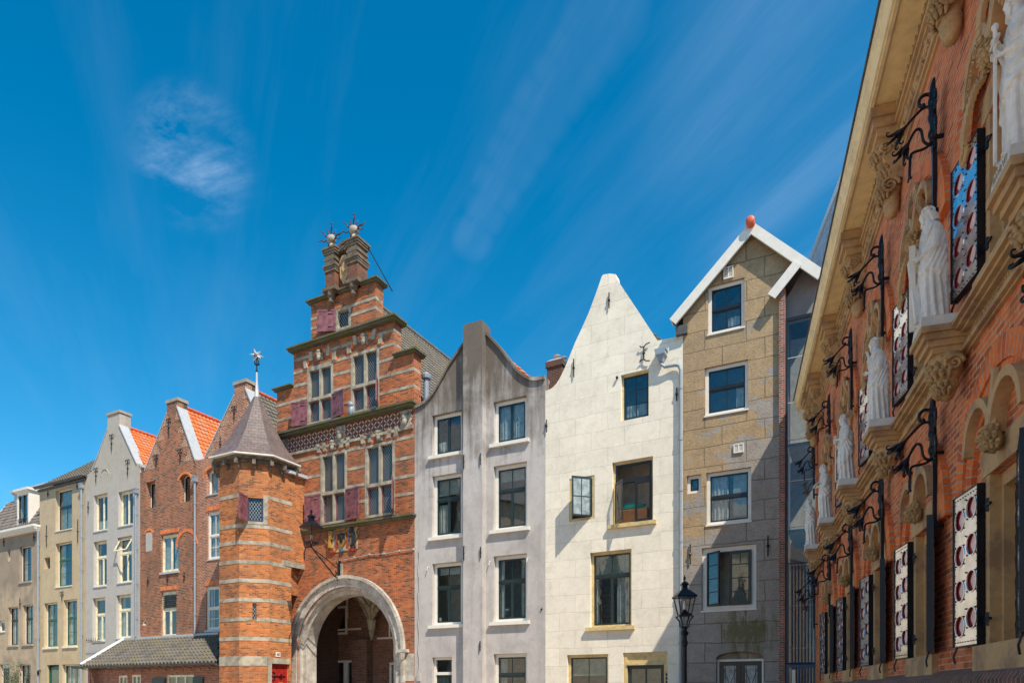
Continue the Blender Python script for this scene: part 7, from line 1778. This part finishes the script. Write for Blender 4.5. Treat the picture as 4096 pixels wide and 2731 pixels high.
    m.ball(hd(0, -.063, -.034), (.015, .008, .005), 8, 6, rot=tilt)                     # mouth
    if True:
        bl = .075 if kind in ('andrew', 'thinker', 'paul') else .05
        for q in range(16): a = -1.1 + 2.2 * (q % 8) / 7; m.tube([hd(sin(a) * .045, -.045 - .012 * cos(a), -.04), hd(sin(a) * .038, -.062 - .01 * cos(a), -.04 - bl * .6), hd(sin(a) * .02, -.06, -.045 - bl * (1.0 if q < 8 else .7))], [.014, .014, .005], 6)
    if kind != 'prayer':
        for q in range(70 if kind in ('andrew', 'book') else 60):
            a = rnd.uniform(0, 2 * pi); e = rnd.uniform(.0, 1.35); v = Vector((cos(a) * sin(e) * .056, sin(a) * sin(e) * .066 + .008, cos(e) * .078))
            if v.y < -.035 and v.z < .045: continue
            m.ball(hd(*v), (.015, .015, .013), 6, 5, rot=None)
        if kind in ('andrew', 'book'):
            for q in range(22): a = .15 + (pi - .3) * q / 21; m.tube([hd(cos(a) * .055, sin(a) * .055 + .005, .0), hd(cos(a) * .066, sin(a) * .068 + .008, -.05), hd(cos(a) * .062, sin(a) * .064 + .018, -.10)], [.018, .016, .008], 6)
    else:
        for q in range(36): a = -.3 + (pi + .6) * q / 35; m.ball(hd(cos(a) * .056, sin(a) * .06 + .008, rnd.uniform(-.03, .02)), .014, 6, 5)
    # arms
    poses = {'paul': (((-.165, -.02, .60), (-.03, -.175, .70)), ((.165, -.03, .58), (.0, -.175, .62))),
             'andrew': (((-.165, -.03, .60), (-.075, -.165, .665)), ((.165, -.02, .58), (.06, -.17, .53))),
             'thinker': (((-.16, -.06, .60), (-.03, -.15, .80)), ((.165, -.02, .58), (.0, -.16, .58))),
             'sword': (((-.165, -.03, .59), (-.012, -.185, .575)), ((.165, -.03, .59), (.02, -.185, .61))),
             'book': (((-.165, -.03, .59), (-.06, -.18, .60)), ((.165, -.03, .59), (.07, -.18, .575))),
             'prayer': (((-.15, -.05, .62), (-.018, -.14, .76)), ((.15, -.05, .62), (.02, -.14, .755)))}[kind]
    for s_, (el, ha) in ((-1, poses[0]), (1, poses[1])):
        sh = Vector((s_ * .118, -.005, Z(.765))); E = Vector((el[0], el[1], Z(el[2]))); Hn = Vector((ha[0], ha[1], Z(ha[2])))
        d = (Hn - E).normalized(); wr = Hn - d * .035
        m.tube([sh, sh.lerp(E, .5), E, E.lerp(wr, .4), E.lerp(wr, .85)], [.05, .05, .052, .048, .04], 10)
        m.tube([E.lerp(wr, .8), wr, Hn], [.026, .021, .02], 8)
        # hanging sleeve
        m.tube([E + Vector((0, 0, .01)), E.lerp(wr, .5) + Vector((0, 0, -.07)), E.lerp(wr, .45) + Vector((0, .02, -.15))], [.04, .035, .012], 8)
        # hand: palm, four fingers curled round what is held, thumb leaving the side of the palm
        side = d.cross(Vector((0, 0, 1)));
        if side.length < .2: side = Vector((1, 0, 0))
        side.normalize(); up = side.cross(d).normalized()
        m.ball(Hn + d * .014, (.02, .02, .022), 10, 8)
        for q, ln in enumerate((.040, .046, .043, .034)):
            o = up * (.021 - .014 * q); c = -side * s_
            m.tube([Hn + d * .02 + o, Hn + d * (.02 + ln * .6) + o + c * .004, Hn + d * (.02 + ln * .85) + o + c * .018, Hn + d * (.018 + ln * .7) + o + c * .03], [.0088, .0085, .008, .006], 6)
        m.tube([Hn + up * .018, Hn + up * .034 + d * .018 - side * s_ * .01, Hn + up * .032 + d * .036 - side * s_ * .018], [.0095, .009, .007], 6)
    # cloak edge falling from the arm
    for q in range(5): x = -.13 + q * .012; m.tube([(x, -.05 - q * .012, Z(.6)), (x + .006 * sin(q), -.075 - q * .012, Z(.4)), (x - .01, -.06 - q * .013, Z(.22 - .02 * q))], [.014, .017, .007], 6)
    o = m.build('robed_figure', 'marble', root, smooth=True)
    rmod = o.modifiers.new('fuse', 'REMESH'); rmod.mode = 'VOXEL'; rmod.voxel_size = .0052 if kind in ('andrew', 'paul', 'thinker') else .0075; rmod.use_smooth_shade = True
    sm = o.modifiers.new('soften', 'SMOOTH'); sm.factor = .35; sm.iterations = 1
    if kind == 'andrew':
        q = MB()
        for (a, b_) in (((-.14, -.20, z0 + .60 * H), (.05, -.17, z0)), ((.03, -.225, z0 + .66 * H), (-.13, -.19, z0 - .0))):
            A, B = Vector(a), Vector(b_); d = B - A; R = d.to_track_quat('Z', 'X').to_matrix(); q.boxc((A + B) / 2, (.026, .032, d.length / 2), R)
        q.build('cross', 'marble', root)
    if kind in ('paul', 'sword'):
        q = MB(); zt = .72 if kind == 'paul' else .58; x, y = (-.02, -.2) if kind == 'paul' else (0, -.205)
        q.box(x - .02, x + .02, y - .008, y + .008, z0, Z(zt)); q.box(x - .07, x + .07, y - .014, y + .014, Z(zt) - .02, Z(zt) + .005); q.lathe([(.014, 0), (.016, .05), (.014, .09), (.026, .1), (.026, .12), (.01, .14)], 8, (x, y, Z(zt))); q.build('sword', 'marble', root)
    if kind == 'book':
        q = MB()
        for s_ in (-1, 1): q.boxc((s_ * .055, -.215, Z(.615)), (.055, .07, .012), Matrix.Rotation(s_ * -.25, 3, 'Y') @ Matrix.Rotation(.6, 3, 'X'))
        q.build('book', 'marble', root)
    return root

# ================================================================ ground
def ground():
    m = MB(); m.add([(-400, -400, 0), (400, -400, 0), (400, 400, 0), (-400, 400, 0)], [(0, 1, 2, 3)])
    o = m.build('ground', 'cobbles', None); structure(o)
    P = [FT.O + FT.x * FT.u(3262), FG.O, FA.O, FL.O]; m = MB()
    pts = [P[0], FT.O, FW.O, FG.O, FA.O, FL.O]; n_ = Vector((-.46, -.89))
    vs = []; 
    for p in pts: vs += [(p.x, p.y, .0), (p.x + n_.x * 1.4, p.y + n_.y * 1.4, .0), (p.x, p.y, .12), (p.x + n_.x * 1.4, p.y + n_.y * 1.4, .12)]
    fs = []
    for i in range(len(pts) - 1): a, b = 4 * i, 4 * i + 4; fs += [(a + 2, b + 2, b + 3, a + 3), (a + 3, b + 3, b + 1, a + 1)]
    m.add(vs, fs); o = m.build('pavement', 'paving', None); structure(o)
M['cobbles'] = brick_mat('cobbles', (.70, .57, .43), (.6, .48, .36), (.4, .32, .24), bw=.2, bh=.1, ms=.012)
M['paving'] = brick_mat('paving', (.3, .28, .25), (.24, .22, .2), (.12, .11, .1), bw=.3, bh=.3, ms=.01, darkamt=.1)
def climber():
    f = FL; u, z = f.uz(45, 2650, .15); p = f.O + f.x * u - f.y * .2; o = empty('climbing_plant', (p.x, p.y, 0), f.ang); tag(o, 'thin leafy climber growing up the foot of the brown house', 'plant')
    m = MB(); rnd = random.Random(4); tips = []
    for k in range(9):
        x = rnd.uniform(-.9, 1.0); pts = [(0 + rnd.uniform(-.1, .1), 0, 0.02)]
        for i in range(1, 8): pts.append((x * i / 8 + rnd.uniform(-.06, .06), rnd.uniform(-.08, .1), (2.4 + rnd.random()) * i / 7))
        m.tube(pts, [.02 - .002 * i for i in range(8)], 5); tips += pts[3:]
    m.build('stems', 'wood', o); q = MB()
    for k in range(700):
        c = Vector(rnd.choice(tips)) + Vector((rnd.gauss(0, .16), rnd.gauss(0, .08), rnd.gauss(0, .2))); a = Vector((rnd.gauss(0, 1), rnd.gauss(0, 1), rnd.gauss(0, 1))).normalized(); b = a.orthogonal().normalized(); s = rnd.uniform(.03, .055)
        q.add([c - a * s, c + b * s * .6, c + a * s, c - b * s * .6], [(0, 1, 2, 3)])
    q.build('foliage', 'leaf', o)

# ================================================================ build all
brown_house(); yellow_house(); greywhite_house(); red_house(0); red_house(1); shed()
G = gatehouse(); h_gate_z = FA.uz(1107, 1745)[1]
owl(); turret(); wall_lantern(); street_lamp()
grey_house(); cream_house(); tan_house(); things_in_windows(); chimney(); church_spire(); reflected_church()
school()
for u, k in STATUES: statue(u, k)
ground(); climber()

# ------------------------------------------------------------------ light, sky, camera
SUN = Vector((.524, -.852, 0)).normalized() * cos(radians(53)) + Vector((0, 0, sin(radians(53))))
sl = bpy.data.lights.new('sun', 'SUN'); sl.energy = 3.3; sl.angle = radians(.53); sl.color = (1.0, .91, .76)
so = bpy.data.objects.new('sun', sl); COL.objects.link(so); so.rotation_euler = SUN.to_track_quat('Z', 'Y').to_euler(); so.location = (0, 0, 60)
w = bpy.data.worlds.new('World'); SC.world = w; w.use_nodes = True; nt = w.node_tree; nt.nodes.clear()
out = nt.nodes.new('ShaderNodeOutputWorld'); bg = nt.nodes.new('ShaderNodeBackground'); bg.inputs[1].default_value = .14
sky = nt.nodes.new('ShaderNodeTexSky'); sky.sky_type = 'NISHITA'; sky.sun_disc = False; sky.sun_elevation = radians(53); sky.sun_rotation = atan2(SUN.x, SUN.y); sky.air_density = 1.0; sky.dust_density = .3; sky.ozone_density = 4.0
hs = nt.nodes.new('ShaderNodeHueSaturation'); hs.inputs['Saturation'].default_value = 1.40; hs.inputs['Hue'].default_value = .484; hs.inputs['Value'].default_value = .66; nt.links.new(sky.outputs[0], hs.inputs['Color'])
tc = nt.nodes.new('ShaderNodeTexCoord'); sp = nt.nodes.new('ShaderNodeSeparateXYZ'); nt.links.new(tc.outputs['Generated'], sp.inputs[0])
zz = mathn(nt, 'MAXIMUM', sp.outputs[2], .06)
cb = nt.nodes.new('ShaderNodeCombineXYZ'); nt.links.new(mathn(nt, 'DIVIDE', sp.outputs[0], zz), cb.inputs[0]); nt.links.new(mathn(nt, 'DIVIDE', sp.outputs[1], zz), cb.inputs[1])
# high thin cirrus lies on a plane overhead, streaked along one wind direction
P0 = mapping(nt, cb.outputs[0], rot=(0, 0, radians(-114.6)))
c1 = noise_n(nt, mapping(nt, P0, (.55, 4.2, 1)), 1.3, 6, .6, .25); c2 = noise_n(nt, cb.outputs[0], .55, 4, .55)
cl = ramp(nt, mathn(nt, 'MULTIPLY', mathn(nt, 'ADD', c1, mathn(nt, 'MULTIPLY', c2, .7)), .59), [(.46, (0, 0, 0)), (.72, (1, 1, 1))])
def blob(px, py, k, inner):
    d = Vector(((px - CX) / FX, 1, (HY - py) / FX)).normalized()
    v = nt.nodes.new('ShaderNodeVectorMath'); v.operation = 'DOT_PRODUCT'; nt.links.new(tc.outputs['Generated'], v.inputs[0]); v.inputs[1].default_value = d
    mr = nt.nodes.new('ShaderNodeMapRange'); mr.interpolation_type = 'SMOOTHSTEP'; mr.inputs[1].default_value = cos(k); mr.inputs[2].default_value = cos(inner); nt.links.new(v.outputs['Value'], mr.inputs[0]); return mr.outputs[0]
fine = ramp(nt, noise_n(nt, mapping(nt, mapping(nt, cb.outputs[0], rot=(0, 0, radians(-150))), (2.0, 7.0, 1), (3.4, 1, 0)), 1.5, 9, .68, .35), [(.40, (0, 0, 0)), (.75, (1, 1, 1))])
wisp = mathn(nt, 'MULTIPLY', mathn(nt, 'MULTIPLY', mathn(nt, 'MULTIPLY', blob(800, 650, .085, .0), blob(740, 620, .085, 0)), mathn(nt, 'MULTIPLY', fine, ramp(nt, noise_n(nt, cb.outputs[0], 5.5, 5, .6), [(.42, (0, 0, 0)), (.62, (1, 1, 1))]))), 1.5)
amt = mathn(nt, 'ADD', mathn(nt, 'MULTIPLY', cl, .05), mathn(nt, 'MULTIPLY', wisp, .30))
st = None
for (px, py, r_) in ((2450, 20, .05), (2380, 140, .045), (2310, 250, .042), (2240, 350, .04), (2170, 450, .04), (2110, 550, .038), (2050, 650, .036), (1990, 750, .034), (1940, 850, .03), (1890, 950, .03), (3300, 700, .12), (3150, 850, .12), (3420, 300, .25)):
    b_ = blob(px, py, r_, 0); st = b_ if st is None else mathn(nt, 'MAXIMUM', st, b_)
amt = mathn(nt, 'MINIMUM', mathn(nt, 'ADD', amt, mathn(nt, 'MULTIPLY', st, mathn(nt, 'ADD', mathn(nt, 'MULTIPLY', mathn(nt, 'MULTIPLY', c1, c1), .19), .0))), .8)
nt.links.new(mix(nt, mathn(nt, 'MULTIPLY', amt, .8), hs.outputs[0], (3.6, 4.3, 5.4)), bg.inputs[0]); nt.links.new(bg.outputs[0], out.inputs[0])

cam = bpy.data.cameras.new('camera'); co = bpy.data.objects.new('camera', cam); COL.objects.link(co); SC.camera = co
co.location = (0, 0, EYE); co.rotation_euler = (pi / 2, 0, 0); cam.lens = 24; cam.sensor_width = 36; cam.sensor_fit = 'HORIZONTAL'
cam.shift_y = (HY - 1365.5) / 4096; cam.clip_end = 2000; cam.clip_start = .05
vs_ = SC.view_settings; vs_.view_transform = 'Standard'; vs_.look = 'None'; vs_.exposure = .95; vs_.gamma = 1
